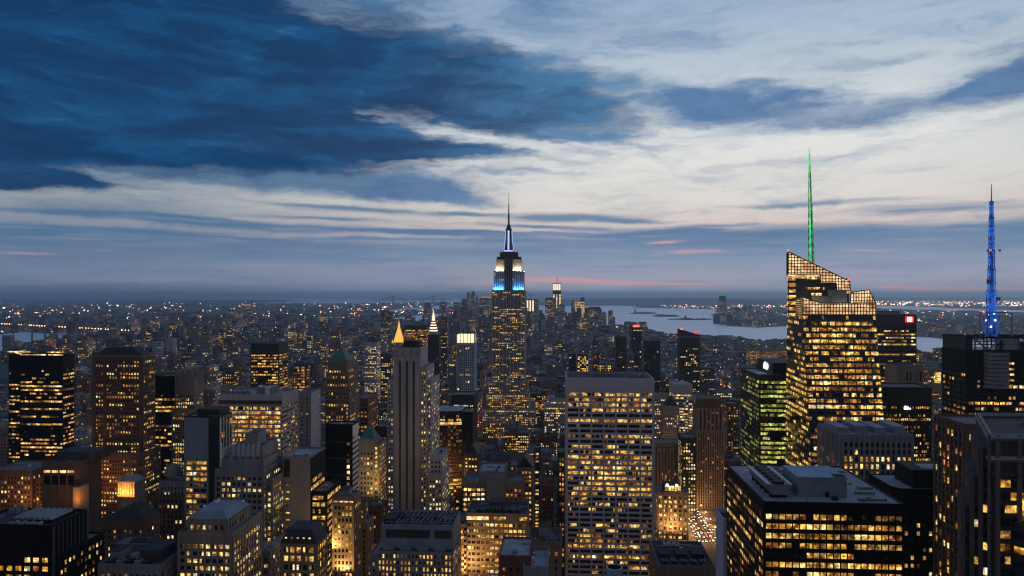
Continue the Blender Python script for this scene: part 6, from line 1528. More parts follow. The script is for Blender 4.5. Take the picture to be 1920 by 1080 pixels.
# white striped tower
Y = 6050
B = tower('unfinished_tower', 'far tower of glowing white vertical stripes with a crane on its roof', 'tower', 987, 1002, 561, Y, 50, wall='dark_stone', st=None, sides='', seed=301)
cw = B.x1 - B.x0
for k in range(3): B.part(('lit_stripe', k)).box(B.x0 + 4 + k * cw * .34, B.x0 + 4 + k * cw * .34 + cw * .17, Y - 1, Y + 2, fz(591, Y), fz(563, Y), 'crown_lit')
q = MB(); q.bar((B.x0 + 30, Y + 20, B.Z), (B.x0 + 30, Y + 20, B.Z + 28), 1.2, 'dark_stone'); q.bar((B.x0 + 30, Y + 20, B.Z + 20), (B.x0 + 8, Y + 20, B.Z + 62), 0.9, 'dark_stone'); q.bar((B.x0 + 30, Y + 20, B.Z + 26), (B.x0 + 52, Y + 20, B.Z + 36), 0.9, 'dark_stone'); B.parts['tower_crane'] = q
# golden tower
Y = 5950
B = tower('office_tower', 'far downtown tower whose whole front glows pale gold', 'tower', 1077, 1096.5, 565, Y, 50, wall='warm_stone', st=ST_(bw=7, fh=8, ww=.8, wh=.7, pier=0, span=0, lit=0.97, pal='pale', top=4, run=0), seed=302)
# trapezoid roof tower
Y = 5700
B = tower('office_tower', 'far broad brown tower with a cut-corner sloping top beside the bay', 'tower', 1101, 1129, 583, Y, 60, wall='warm_stone', st=S2(HAZY, lit=.25), seed=303, rf=False)
B.part('sloped_roof').pyr(B.x0, B.x1, Y, Y + 60, B.Z, fz(575, Y), 'slate_roof', (B.x1 - B.x0) * .72, 40)
# lone tall tower across the river
Y = 6700
B = tower('office_tower', 'lone tall rounded tower on the far shore, standing above the water', 'tower', 1349.5, 1362, 563, Y, 60, wall='blue_grey_panel', st=S2(HAZY, lit=.2), seed=304, rf=False)
B.part('crown').prism([(B.x0 + 4, Y + 3), (B.x1 - 4, Y + 3), (B.x1 - 2, Y + 20), (B.x1 - 6, Y + 55), (B.x0 + 6, Y + 55), (B.x0 + 2, Y + 20)], B.Z - .1, fz(555, Y), 'dark_stone')
B.part('podium').box(B.x0 - 40, B.x1 + 60, Y + 4, Y + 90, 0, fz(590, Y), 'dark_stone')
# riverside chimneys
for i, (px, top_, yy) in enumerate(((6, 628, 3560), (25, 625, 3540), (60, 622, 3520), (84, 622.5, 3500))):
    x_ = fx(px, yy); q = MB(); z_ = fz(top_, yy, px)
    q.cyl(x_, yy, 0, z_, 4.6, 3.2, 'grey_stone' if i == 1 else 'dark_stone', 14); q.cyl(x_, yy, z_ - 4, z_ - 1, 3.9, 3.9, 'dark_stone', 14)
    tag(q.build('chimney', loc=(x_, yy, 0)), ['tall dark chimney at the very edge by the river', 'pale tall chimney by the river, between two dark ones', 'tall dark chimney rising from the riverside power station', 'tall dark chimney standing right of the riverside power station'][i], 'chimney', 'riverside chimneys')
# bridges
def bridge(name, label, xa, xb, Y0, Y1, zd, zt, tw, side, thick, lamps):
    """suspension bridge from (xa,Y0) to (xb,Y1): deck, two towers, two main cables with hangers"""
    r = empty(name, ((xa + xb) / 2, (Y0 + Y1) / 2, 0), label, 'bridge')
    A, Bv = Vector((xa, Y0, 0)), Vector((xb, Y1, 0)); dv = Bv - A; pr = Vector((-dv.y, dv.x, 0)).normalized()
    q = MB(); a0, b0 = A - dv * side * 1.3, Bv + dv * side * 1.3
    rg = lambda p, z: [tuple(p + pr * tw) [:2] + (z,), tuple(p - pr * tw)[:2] + (z,), tuple(p - pr * tw)[:2] + (z + thick,), tuple(p + pr * tw)[:2] + (z + thick,)]
    q.loft(rg(a0, zd), rg(b0, zd), 'dark_stone'); q.build('deck', r)
    for p in (A, Bv):
        q = MB()
        for s_ in (1, -1):
            c = p + pr * tw * s_; q.bar((c.x, c.y, 0), (c.x, c.y, zt), tw * .28, 'blue_grey_panel')
        for z_ in (zt - tw * .6, zd + (zt - zd) * .45): q.bar((*(p + pr * tw)[:2], z_), (*(p - pr * tw)[:2], z_), tw * .25, 'blue_grey_panel')
        q.build('bridge_tower', r)
    for s_ in (1, -1):
        q = MB(); pts = []
        for i in range(33):
            f = -side + (1 + 2 * side) * i / 32
            if f < 0: z_ = zd + (zt - zd) * (1 + f / side)
            elif f > 1: z_ = zd + (zt - zd) * (1 - (f - 1) / side)
            else: z_ = zd + 3 + (zt - zd - 3) * (2 * f - 1) ** 2
            p = A + dv * f + pr * tw * s_; pts.append((p.x, p.y, z_))
        for a, b_ in zip(pts, pts[1:]):
            q.bar(a, b_, thick * .12, 'dark_stone'); q.bar(b_, (b_[0], b_[1], zd), thick * .04, 'dark_stone')
        q.build('cable', r)
    rnd = random.Random(1)
    q = MB()
    for i in range(lamps):
        p = a0.lerp(b0, (i + rnd.random() * .4) / lamps); q.cyl(p.x, p.y, zd + thick, zd + thick + 5, 2.0, 1.6, 'lamp_orange' if rnd.random() < .8 else 'lamp_white', 6)
    if lamps: q.build('deck_lamp', r, kind='stuff')
bridge('suspension_bridge', 'suspension bridge strung with orange lamps across the near river', fx(66, 4900), fx(168, 4500), 4900, 4500, 36, 96, 14, 0.55, 7, 46)
bridge('suspension_bridge', 'long suspension bridge on the horizon, its two towers standing in pale water', fx(737, 20500), fx(813, 21500), 20500, 21500, 105, 236, 34, 0.35, 22, 0)
# statue on its island
x_, y_ = ground(1191, 588)
r = empty('statue', (x_, y_, 2.5), 'tiny robed statue on a tall pedestal, raising a torch on the island', 'statue')
q = MB(); n_ = 11
star = [(x_ + (48 if k % 2 else 32) * math.cos(k * math.pi / n_), y_ + (48 if k % 2 else 32) * math.sin(k * math.pi / n_)) for k in range(2 * n_)]
q.prism(star, 2.4, 12, 'grey_stone'); q.build('star_base', r)
q = MB(); q.pyr(x_ - 13, x_ + 13, y_ - 13, y_ + 13, 12, 47, 'grey_stone', 17, 17); q.box(x_ - 10, x_ + 10, y_ - 10, y_ + 10, 46.9, 49, 'grey_stone'); q.build('pedestal', r)
me_q = MB()
pr_ = [(49, 6.2), (60, 5.2), (70, 4.6), (76, 4.2), (80, 2.2), (82, 2.4), (86, 2.5), (88, 1.2)]
ring_ = lambda z, rad: [(x_ + rad * math.cos(2 * math.pi * k / 12), y_ + rad * .8 * math.sin(2 * math.pi * k / 12), z) for k in range(12)]
for (a, ra), (b_, rb_) in zip(pr_, pr_[1:]): me_q.loft(ring_(a, ra), ring_(b_, rb_), 'copper_green', cap=(b_ == 88))
me_q.bar((x_ - 3.5, y_, 76), (x_ - 5.5, y_, 91), 1.2, 'copper_green'); me_q.bar((x_ + 3, y_ - 2, 72), (x_ + 4.5, y_ - 3, 66), 1.4, 'copper_green'); me_q.build('robed_figure', r)
q = MB(); q.cyl(x_ - 5.6, y_, 91, 95, 1.0, 1.8, 'lamp_white', 8); q.build('torch', r)
q = MB()
for k in range(7):
    a = math.pi * (k / 6); q.bar((x_ + 2.3 * math.cos(a), y_ - .5, 85 + 1.5 * math.sin(a)), (x_ + 4.6 * math.cos(a), y_ - .5, 85 + 4.4 * math.sin(a)), 0.35, 'copper_green')
q.build('crown', r)
# island trees, buildings and piers
def far_trees(px0, px1, py, h, seed, n):
    rnd = random.Random(seed); q = MB()
    for i in range(n):
        f = rnd.random(); px = px0 + (px1 - px0) * f; x, y = ground(px, py); y += rnd.uniform(-90, 120)
        hh = h * rnd.uniform(.5, 1) * (1 - (2 * f - 1) ** 4)
        for k in range(4): q.cyl(x + rnd.uniform(-9, 9), y + rnd.uniform(-9, 9), 2.4, 2.5 + hh * rnd.uniform(.6, 1), rnd.uniform(7, 12), rnd.uniform(2, 5), 'leaf', 7)
    return q
for (a, b_, py, h, sd, n) in ((1186, 1230, 587.5, 17, 1, 70), (1226, 1274, 592.8, 20, 2, 80), (1254, 1344, 599.2, 12, 3, 50)):
    o = far_trees(a, b_, py, h, sd, n).build('woods'); o['kind'] = 'stuff'
x_, y_ = ground(1285, 599.5); r = empty('ferry_terminal', (x_, y_, 2.5), 'dark pier building with a pointed roof out in the bay', 'terminal')
q = MB(); q.box(x_ - 45, x_ + 60, y_ - 30, y_ + 30, 2.4, 18, 'brown_brick'); q.build('hall', r); q = MB(); q.pyr(x_ - 12, x_ + 14, y_ - 14, y_ + 14, 17.9, 50, 'slate_roof', 2, 2); q.build('roof_tower', r)

# ---------------------------------------------------------------- the carpet of ordinary blocks
HB = []
for B in BUILDINGS:
    for b_ in B.boxes: HB.append(b_)
taken = [(b_[0] - 3, b_[1] + 3, b_[2] - 3, b_[3] + 3) for b_ in HB]
LANDMARKS = [(A.root['label'], A) for A in BUILDINGS]
def in_poly(x, y, poly):
    c = False; n = len(poly)
    for i in range(n):
        x1, y1 = poly[i]; x2, y2 = poly[(i + 1) % n]
        if (y1 > y) != (y2 > y) and x < (x2 - x1) * (y - y1) / (y2 - y1) + x1: c = not c
    return c
WPOLY = [[ground(px, py) for px, py in poly] for poly in WATER]
def wet(x, y): return any(in_poly(x, y, p) for p in WPOLY)
rf = random.Random(77)
lots = []
def height(x, y):
    """typical roof heights: tall near 42nd-34th streets, low beyond, tall again downtown"""
    r = rf.random()
    if y < 800: base = 55
    elif y < 1350: base = 46
    elif y < 2000: base = 40
    elif y < 2700: base = 28
    else: base = 18
    if x > 250: base *= 0.72
    h = base * (0.45 + 0.75 * r)
    if r > 0.93 and y < 2600: h *= 1.55
    return h
y = 640.0
for a, b_ in zip(AVES, AVES[1:]):
    for c, e in zip(STREETS, STREETS[1:]):
        if e < 560 or c > 2620: continue
        xa, xb = a + AVW / 2 + 3, b_ - AVW / 2 - 3
        ya, yb = c + STW / 2 + 2.5, e - STW / 2 - 2.5
        for row in (0, 1):
            x = xa
            while x < xb - 8:
                wl = rf.choice([14, 18, 22, 25, 30, 38, 46]) if c > 1200 else rf.choice([18, 24, 30, 38, 48])
                x2 = min(x + wl, xb)
                if xb - x2 < 9: x2 = xb
                y0 = ya if row == 0 else (ya + yb) / 2 + 0.6; y1 = (ya + yb) / 2 - 0.6 if row == 0 else yb
                px, py, dist = proj((x + x2) / 2, y0, 0)
                if -60 < px < 1980:
                    h = height((x + x2) / 2, y0)
                    lots.append((x, x2 - rf.choice((0, 0, .5, 1.5)), y0, y1, h))
                x = x2
# beyond the numbered grid: coarser lots with distance
def far_lots():
    yy = 2640.0
    while yy < 21000:
        step = 34 + (yy - 2600) * 0.0085 if yy < 9000 else 90 + (yy - 9000) * .03
        half = yy * 0.80
        x = -half
        while x < half:
            wl = step * rf.uniform(.5, 1.3)
            xm, ym = x + wl / 2, yy + step * .3
            px, py, dist = proj(xm, ym, 0)
            keep = .8 if yy < 6000 else (.6 if yy < 9000 else .45)
            if -30 < px < 1950 and rf.random() < keep and not wet(xm, yy) and not wet(xm, yy + step * .7):
                h = (12 + 12 * rf.random()) if rf.random() < .87 else rf.uniform(26, 56)
                if yy < 7500 and px < 900 and rf.random() < .035: h = rf.uniform(48, 95)
                if yy > 6500: h *= .75
                if 5000 < yy < 6900 and 850 < px < 1120: h = rf.uniform(22, 100) * (1 if rf.random() < .8 else 1.7)
                if 3000 < yy < 5000 and px > 1150: h = 9 + 12 * rf.random()
                if 8500 < yy and px > 1000: h = 6 + 8 * rf.random()
                lots.append((x, x + wl * rf.uniform(.72, .98), yy, yy + step * rf.uniform(.5, .8), h))
            x += wl + (rf.uniform(8, 18) if rf.random() < .3 else 0)
        yy += step
far_lots()
def clash(l):
    return any(l[0] < t[1] and l[1] > t[0] and l[2] < t[3] and l[3] > t[2] for t in taken)
lots = [l for l in lots if l[1] - l[0] > 6 and not clash(l)]
# keep the sight lines of the photograph: the bright avenue and the water stay open
lots = [l if not (900 < l[2] < 1260 and -156 < l[0] < -100) else (l[0], l[1], l[2], l[3], min(l[4], 14)) for l in lots]
lots = [l for l in lots if not (l[2] < 1300 and l[0] < 172 and l[1] > 140)]
lots = [l for l in lots if not (l[2] < 790 and l[0] < 172 and l[1] > 40)]      # the park by the avenue
lots = [l for l in lots if not (l[2] < 885 and 160 < l[0] < 212)]
lots = [l for l in lots if not (l[2] < 1000 and 100 < l[1] and l[0] < 172 and l[4] > 40)]
ADDED = []
def rows(b):
    x0, x1, y0, y1, z = b
    ps = [proj(x, y_, z) for x in (x0, x1) for y_ in (y0, y1)]
    return min(p[0] for p in ps), max(p[0] for p in ps), min(p[1] for p in ps), proj((x0 + x1) / 2, y0, z)[1]
skyline = [1080.0] * 1920
items = [((b_[0], b_[1], b_[2], b_[3], b_[5]), None) for b_ in HB] + [(l, l) for l in lots]
items.sort(key=lambda t: t[0][2])
# ordinary blocks must not hide a landmark that the photograph shows: remember how high each column may be covered
seen = {}
for b, l in items:
    p0, p1, rt, rfnt = rows(b)
    i0, i1 = max(0, int(p0)), min(1919, int(p1))
    if i1 < i0: continue
    if l is not None:
        seen[l] = sum(max(0.0, skyline[i] - rt) for i in range(i0, i1 + 1))
    for i in range(i0, i1 + 1):
        if rt < skyline[i]: skyline[i] = rt
cand = sorted(seen, key=lambda l: -seen[l])
single = [l for l in cand if seen[l] > 25 and l[2] < 6500][:290]
sset = set(single)
MASS = [l for l in lots if l not in sset]

# landmark names for the labels of ordinary blocks
LM = [((1143, 720), 'the pale slab'), ((950, 700), 'the stepped skyscraper'), ((763, 760), 'the striped slab'), ((636, 720), 'the green pyramid'), ((745, 640), 'the golden pyramid'),
      ((872, 690), 'the white-crowned tower'), ((480, 800), 'the banded block'), ((220, 740), 'the massive tower'), ((75, 740), 'the roof-lit tower'), ((350, 740), 'the gothic crown'),
      ((496, 680), 'the floor-lit tower'), ((640, 850), 'the black slab'), ((840, 830), 'the bronze tower'), ((1430, 770), 'the green-lit tower'), ((1560, 700), 'the glass skyscraper'), ((1333, 840), 'the brown tower'),
      ((1294, 680), 'the slanted tower'), ((1193, 660), 'the red-tipped tower'), ((1085, 680), 'the framed tower'), ((1700, 780), 'the finned block'), ((1680, 650), 'the red-signed tower'), ((1860, 700), 'the blue-masted tower'),
      ((812, 640), 'the clock tower'), ((1260, 960), 'the orange block'), ((930, 1000), 'the tan block'), ((450, 930), 'the scalloped tower'), ((1440, 660), 'the warehouse'), ((1043, 560), 'the unfinished tower'), ((120, 640), 'the bridge'), ((1350, 590), 'the far-shore tower')]
ORD = ['', 'second', 'third', 'fourth', 'fifth', 'sixth', 'seventh', 'eighth', 'ninth', 'tenth', 'eleventh', 'twelfth', 'thirteenth', 'fourteenth', 'fifteenth', 'sixteenth']
WALLS = [('brown_brick', 'brown brick'), ('tan_brick', 'tan brick'), ('red_brick', 'red brick'), ('grey_stone', 'grey stone'), ('dark_stone', 'dark stone'), ('warm_stone', 'brown stone'), ('limestone', 'pale stone'), ('pale_concrete', 'pale concrete')]
used = {}
def label_for(l, wn, feat, litw, tallw):
    px, py, dist = proj((l[0] + l[1]) / 2, l[2], l[4])
    best = min(LM, key=lambda t: (t[0][0] - px) ** 2 + ((t[0][1] - py) * 1.4) ** 2)
    rel = 'beyond' if py < best[0][1] else 'below'
    core = (tallw, wn, feat, litw, rel, best[1])
    n = used.get(core, 0); used[core] = n + 1
    o = ORD[n] if n < len(ORD) else 'next'
    return ('%s %s block %s, %s, %s %s %s' % (tallw, wn, feat, litw, o, rel, best[1])).replace('  ', ' ').replace(', ,', ',')
single.sort(key=lambda l: l[2])
for i, l in enumerate(single):
    x0, x1, y0, y1, h = l
    rnd = random.Random(i * 31 + 5)
    wm_, wn = rnd.choice(WALLS)
    li = rnd.choice([0.05, 0.12, 0.2, 0.3, 0.45, 0.7])
    litw = 'unlit' if li < .1 else ('few lit windows' if li < .25 else ('many lit windows' if li < .6 else 'brightly lit'))
    tall = 'low' if h < 24 else ('mid-height' if h < 50 else 'tall')
    k = rnd.random()
    feat = 'with a roof tank' if k < .3 else ('with a roof cabin' if k < .65 else ('with two roof cabins' if k < .82 else 'with a setback top'))
    nm = rnd.choice(['office_block', 'loft_building', 'apartment_block'])
    B = Bld(nm, label_for(l, wn, feat, litw, tall), 'building', x0, x1, y0, y1, group='ordinary city blocks')
    B.many = 0
    pal_ = rnd.choice(['office', 'pale', 'white', 'orange', 'gold', 'office'])
    sc = 1.0 if y0 < 1500 else (1.5 if y0 < 2600 else 2.2)
    stf = ST_(bw=rnd.choice([2.6, 3.0, 3.4]) * sc, fh=rnd.choice([3.5, 3.8]) * sc, ww=rnd.choice([.4, .5, .62]), wh=.5, pier=0, span=0.0 if y0 > 1500 else rnd.choice([0, .08]), lit=li, pal=pal_, run=.4, top=rnd.choice([2, 3.5]), mg=.8, wall=wm_)
    B.block(x0, x1, y0, y1, 0, h, wm_)
    vis = 'f' + ('r' if x1 < 0 else 'l')
    for s_ in vis: B.face(s_, x0, x1, y0, y1, 0, h, stf, rnd)
    rm = rnd.choice(['roof_gravel', 'roof_tar', 'roof_silver', 'roof_tar'])
    B.roof(x0, x1, y0, y1, h, rm, wm_, .9, .4)
    w_, d_ = x1 - x0, y1 - y0
    if 'tank' in feat: water_tank(B, x0 + w_ * .3, y0 + d_ * .6, h); bulkhead(B, x0 + w_ * .55, x0 + w_ * .85, y0 + d_ * .4, y0 + d_ * .75, h, 3, wm_)
    elif 'setback' in feat:
        add_block(B, x0 + w_ * .15, x1 - w_ * .15, y0 + 3, y1 - 3, h, h + 7, wm_, S2(stf, top=1.5, mg=.5), i)
    else:
        bulkhead(B, x0 + w_ * .2, x0 + w_ * .55, y0 + d_ * .35, y0 + d_ * .7, h, rnd.uniform(2.8, 5), wm_)
        if 'two' in feat: bulkhead(B, x0 + w_ * .65, x0 + w_ * .9, y0 + d_ * .5, y0 + d_ * .8, h, rnd.uniform(2.5, 4), wm_)
    for q_ in range(rnd.randint(0, 3)):
        if w_ > 12: ac_unit(B, rnd.uniform(x0 + 3, x1 - 3), y0 + d_ * .18, h, 2.2, 3, 1.6)
# all the rest of the roofs, too many to count
q = MB(); ql = MB()
for i, l in enumerate(MASS):
    x0, x1, y0, y1, h = l
    wm_ = rf.choice(['brown_brick', 'dark_stone', 'dark_stone', 'blue_grey_dark', 'warm_stone', 'blue_grey_dark', 'charcoal_stone', 'grey_stone'])
    q.box(x0, x1, y0, y1, 0, h, wm_)
    q.box(x0 + .5, x1 - .5, y0 + .5, y1 - .5, h - .1, h + .05, rf.choice(['roof_gravel', 'roof_tar', 'roof_tar', 'roof_tar', 'blue_grey_dark', 'roof_silver']))
    if rf.random() < .6:
        w_, d_ = x1 - x0, y1 - y0; a = x0 + w_ * rf.uniform(.1, .5); c = y0 + d_ * rf.uniform(.2, .5)
        q.box(a, a + w_ * .3, c, c + d_ * .3, h, h + rf.uniform(2.5, 5), rf.choice([wm_, 'grey_stone', 'roof_silver']))
    n = int(rf.random() ** 2.4 * (17 if y0 < 2600 else (7 if y0 < 4500 else 3)))
    s_ = 1.0 + y0 / 4600
    for k in range(n):
        z_ = h * rf.uniform(.1, .92); m_ = pick(rf, rf.choice(['pale', 'orange', 'office', 'orange', 'white']))
        if rf.random() < .7:
            xx = rf.uniform(x0 + 1, x1 - 1); ql.face([(xx - s_, y0 - .08, z_), (xx + s_, y0 - .08, z_), (xx + s_, y0 - .08, z_ + 1.6 * s_), (xx - s_, y0 - .08, z_ + 1.6 * s_)], m_)
        else:
            xe = x1 + .08 if x1 < 0 else x0 - .08; yy = rf.uniform(y0 + 1, y1 - 1)
            pts = [(xe, yy - s_, z_), (xe, yy + s_, z_), (xe, yy + s_, z_ + 1.6 * s_), (xe, yy - s_, z_ + 1.6 * s_)]
            ql.face(pts if x1 < 0 else pts[::-1], m_)
o = q.build('city_roofs'); o['kind'] = 'stuff'
o = ql.build('city_windows'); o['kind'] = 'stuff'

# far street and yard lamps, uncountable
q = MB(); rl = random.Random(21)
def lamp(x, y, z, r, m):
    q.loft([(x - r, y - r, z), (x + r, y - r, z), (x + r, y + r, z), (x - r, y + r, z)], [(x - r * .7, y - r * .7, z + 2 * r), (x + r * .7, y - r * .7, z + 2 * r), (x + r * .7, y + r * .7, z + 2 * r), (x - r * .7, y + r * .7, z + 2 * r)], m)
def sow(n, px0, px1, py0, py1, mats, k=1.0, clump=0, zz=(6, 16)):
    for i in range(n):
        px, py = rl.uniform(px0, px1), py0 + (py1 - py0) * rl.random()
        m = rl.choice(mats)
        for c in range(1 + (rl.randint(1, clump) if clump and rl.random() < .35 else 0)):
            x, y_ = ground(px + rl.gauss(0, 1.8) * (c > 0), py + rl.gauss(0, .5) * (c > 0))
            if wet(x, y_): continue
            r = y_ / 1367 * k * rl.choice([.16, .2, .2, .26, .3, .36, .5])
            lamp(x, y_, rl.uniform(*zz), r, m)
WARM = ['lamp_orange', 'lamp_orange', 'lamp_pink', 'lamp_pink', 'lamp_white', 'lamp_white', 'lamp_orange', 'lamp_cool', 'lamp_red']
sow(560, 0, 900, 567, 600, WARM, 1.0, 3)
sow(330, 0, 900, 596, 640, WARM, 1.1, 3)
sow(190, 0, 920, 636, 700, WARM, .75, 2)
sow(110, 20, 480, 604, 632, ['lamp_orange', 'lamp_pink', 'lamp_orange'], 1.5, 4)
sow(70, 600, 860, 576, 590, ['lamp_orange', 'lamp_pink', 'lamp_white'], .9, 3)
sow(100, 985, 1300, 605, 650, WARM, .6, 2)
sow(160, 1030, 1480, 630, 720, WARM, .6, 2)
sow(90, 1330, 1480, 584, 612, ['lamp_white', 'lamp_pink', 'lamp_cool', 'lamp_white'], .7, 2)
sow(230, 1240, 1480, 569, 579, ['lamp_pink', 'lamp_white', 'lamp_pink', 'lamp_orange'], .85, 2)
sow(60, 1370, 1480, 561.5, 565, ['lamp_pink', 'lamp_white'], .8, 1)
sow(330, 1640, 1925, 564, 575, ['lamp_white', 'lamp_pink', 'lamp_orange', 'lamp_white'], 1.0, 2)
sow(240, 1640, 1925, 583, 632, WARM, .8, 2)
sow(60, 1720, 1800, 606, 626, ['lamp_white', 'lamp_pink', 'lamp_orange'], .9, 2)
# lamps in rows down the long avenues and a few cross streets
for xa in AVES:
    y_ = 1150
    while y_ < 6000:
        for s_ in (-1, 1):
            x = xa + s_ * 10
            if not wet(x, y_): lamp(x, y_, 8, y_ / 1367 * rl.choice([.2, .26, .36]), rl.choice(['lamp_orange', 'lamp_orange', 'lamp_pink', 'lamp_white']))
        y_ += rl.uniform(26, 46)
for yc in (1245, 1650, 2130, 2860, 3400, 4200):
    x = -.75 * yc
    while x < .75 * yc:
        if not wet(x, yc): lamp(x, yc, 8, yc / 1367 * rl.choice([.2, .26, .34]), rl.choice(['lamp_orange', 'lamp_orange', 'lamp_white']))
        x += rl.uniform(24, 50)
# lit far roads
for pts, m in (([(33, 584), (34, 590), (37, 598), (41, 608)], 'lamp_red'), ([(33.5, 586), (36, 594), (39, 604)], 'lamp_orange'), ([(100, 594), (107, 604)], 'lamp_red'), ([(622, 604), (650, 596)], 'lamp_orange'), ([(630, 601), (656, 594)], 'lamp_pink'), ([(140, 609), (170, 612)], 'lamp_orange'), ([(375, 600), (382, 606)], 'lamp_pink')):
    for (a, b_), (c, e) in zip(pts, pts[1:]):
        for k in range(14):
            f = k / 14; x, y_ = ground(a + (c - a) * f + rl.uniform(-1.2, 1.2), b_ + (e - b_) * f)
            lamp(x, y_, 6, y_ / 1367 * .5, m)
o = q.build('city_lights'); o['kind'] = 'stuff'
# ---------------------------------------------------------------- traffic and lamps on the bright avenue
def make_car(paint):
    body = MB()
    prof = [(-2.2, .35), (-2.2, .85), (-1.35, .95), (-.75, 1.42), (.85, 1.42), (1.55, .98), (2.25, .85), (2.25, .35)]
    L = [(-.88, a, z) for a, z in prof]; R = [(.88, a, z) for a, z in prof]
    n = len(prof)
    for i in range(n): body.face([L[i], R[i], R[(i + 1) % n], L[(i + 1) % n]], 'dark_glass' if i in (2, 4) else paint)
    body.face(L, paint); body.face(R[::-1], paint)
    return body
CARS = {}
for pm_ in ('black_metal', 'white_panel', 'lit_taxi'):
    if pm_ == 'lit_taxi': wall_mat('taxi_yellow', (0.5, 0.30, 0.03), rough=0.4, streak=False); pm_ = 'taxi_yellow'
    CARS[pm_] = make_car(pm_)
def car_parts():
    w_ = MB()
    return w_
rc = random.Random(4)
CARSRC = {}
ncar = 0
for lane, xo in enumerate((-9.6, -5.8, -2.0, 1.8, 5.6, 9.4, 13.6, 18.5)):
    y_ = 780 + rc.uniform(0, 8)
    while y_ < (1120 if lane < 6 else 880):
        toward = lane in (0, 1, 2, 4, 5, 6)
        pm_ = rc.choice(['black_metal', 'white_panel', 'taxi_yellow', 'black_metal'])
        key = (pm_, toward)
        x_ = 157 + xo
        nm = {'black_metal': 'dark car', 'white_panel': 'white car', 'taxi_yellow': 'yellow taxi'}[pm_]
        lab = ('%s driving with lit headlamps on the bright avenue' if toward else '%s showing red tail lamps on the bright avenue') % nm
        r = empty('car', (x_, y_, 0.01), lab, 'car', 'cars on the bright avenue, ' + nm + (' with headlamps' if toward else ' with tail lamps'))
        if key not in CARSRC:
            C_ = {}
            me_o = CARS[pm_].build('body', None, (0, 0, 0)); C_['body'] = me_o.data; bpy.data.objects.remove(me_o)
            hq = MB(); hq.box(-.22, .22, -.12, .05, -.16, .16, 'lamp_white' if toward else 'lamp_red'); t_ = hq.build('lamp', None, (0, 0, 0)); C_['lamp'] = t_.data; bpy.data.objects.remove(t_)
            wq = MB(); n_ = 10
            wq.loft([(-.1, .32 * math.cos(2 * math.pi * k / n_), .32 * math.sin(2 * math.pi * k / n_)) for k in range(n_)], [(.1, .32 * math.cos(2 * math.pi * k / n_), .32 * math.sin(2 * math.pi * k / n_)) for k in range(n_)], 'black_metal'); t_ = wq.build('wheel', None, (0, 0, 0)); C_['wheel'] = t_.data; bpy.data.objects.remove(t_)
            CARSRC[key] = C_
        C_ = CARSRC[key]
        def put(name, data, loc):
            ob = bpy.data.objects.new(name, data); COL.objects.link(ob); ob.parent = r; ob.location = loc
        put('body', C_['body'], (0, 0, 0))
        for s_ in (-1, 1):
            put('headlight' if toward else 'taillight', C_['lamp'], (s_ * .62, -2.24, .68))
            for yy in (-1.4, 1.4): put('wheel', C_['wheel'], (s_ * .84, yy, .33))
        y_ += rc.uniform(8, 17) if lane < 6 else rc.uniform(9, 30); ncar += 1
for lane, xo in enumerate((-7.5, -4, 0, 4)):
    y_ = 1120 + rc.uniform(0, 8)
    while y_ < 1650:
        toward = lane == 3
        src = CARSRC[(rc.choice(['black_metal', 'white_panel', 'taxi_yellow']), toward)] if ('black_metal', toward) in CARSRC else None
        pm_ = rc.choice(['black_metal', 'white_panel', 'taxi_yellow']); C_ = CARSRC.get((pm_, toward))
        if C_:
            nm = {'black_metal': 'dark car', 'white_panel': 'white car', 'taxi_yellow': 'yellow taxi'}[pm_]
            r = empty('car', (-165 + xo, y_, 0.01), nm + (' coming with lit headlamps up the far avenue' if toward else ' with red tail lamps driving down the far avenue'), 'car', 'cars on the far avenue, ' + nm + (' with headlamps' if toward else ' with tail lamps'))
            def put2(name, data, loc):
                ob = bpy.data.objects.new(name, data); COL.objects.link(ob); ob.parent = r; ob.location = loc
            put2('body', C_['body'], (0, 0, 0))
            for s_ in (-1, 1): put2('headlight' if toward else 'taillight', C_['lamp'], (s_ * .62, -2.24, .68))
        y_ += rc.uniform(12, 30)
glow_mat('lamp_head', (1.0, 0.45, 0.14), 60, True)
def street_lamp(x, y, lab, power=0, group=None, col=(1.0, 0.50, 0.18)):
    r = empty('street_lamp', (x, y, 0), lab, 'street lamp', group)
    q = MB(); q.cyl(x, y, 0, 8.6, .14, .08, 'grey_metal', 8); q.cyl(x, y, 0, .8, .24, .2, 'grey_metal', 8); q.build('post', r)
    q = MB(); q.bar((x, y, 8.5), (x + 1.8, y, 9.1), .06, 'grey_metal'); q.build('arm', r)
    q = MB(); q.cyl(x + 1.8, y, 8.75, 9.05, .34, .2, 'lamp_head', 10); q.build('lamp_head', r)
    if power:
        l = bpy.data.lights.new('street_lamp_bulb', 'POINT'); l.energy = power; l.color = col; l.shadow_soft_size = .4
        lo = bpy.data.objects.new('street_lamp_bulb', l); COL.objects.link(lo); lo.parent = r; lo.location = (1.8, 0, 8.4)
for k in range(13):
    for s_ in (-1, 1):
        street_lamp(157 + s_ * 12.6 - (1.8 if s_ > 0 else 0), 775 + k * 27, 'orange street lamp at the kerb of the bright avenue', 12000, 'orange lamps along the bright avenue')
rs = random.Random(12)
for xa in (-745, -590, -450, -305, -165, 445, 725):
    yy = 960
    while yy < 2500:
        px_ = proj(xa, yy, 0)[0]
        if 0 < px_ < 1900: street_lamp(xa + rs.choice((-9, 9)), yy, 'orange street lamp on an avenue between the middle-distance blocks', 26000, 'orange lamps on the middle-distance avenues', rs.choice([(1.0, .5, .18), (1.0, .42, .16), (1.0, .62, .32)]))
        yy += rs.uniform(120, 230)
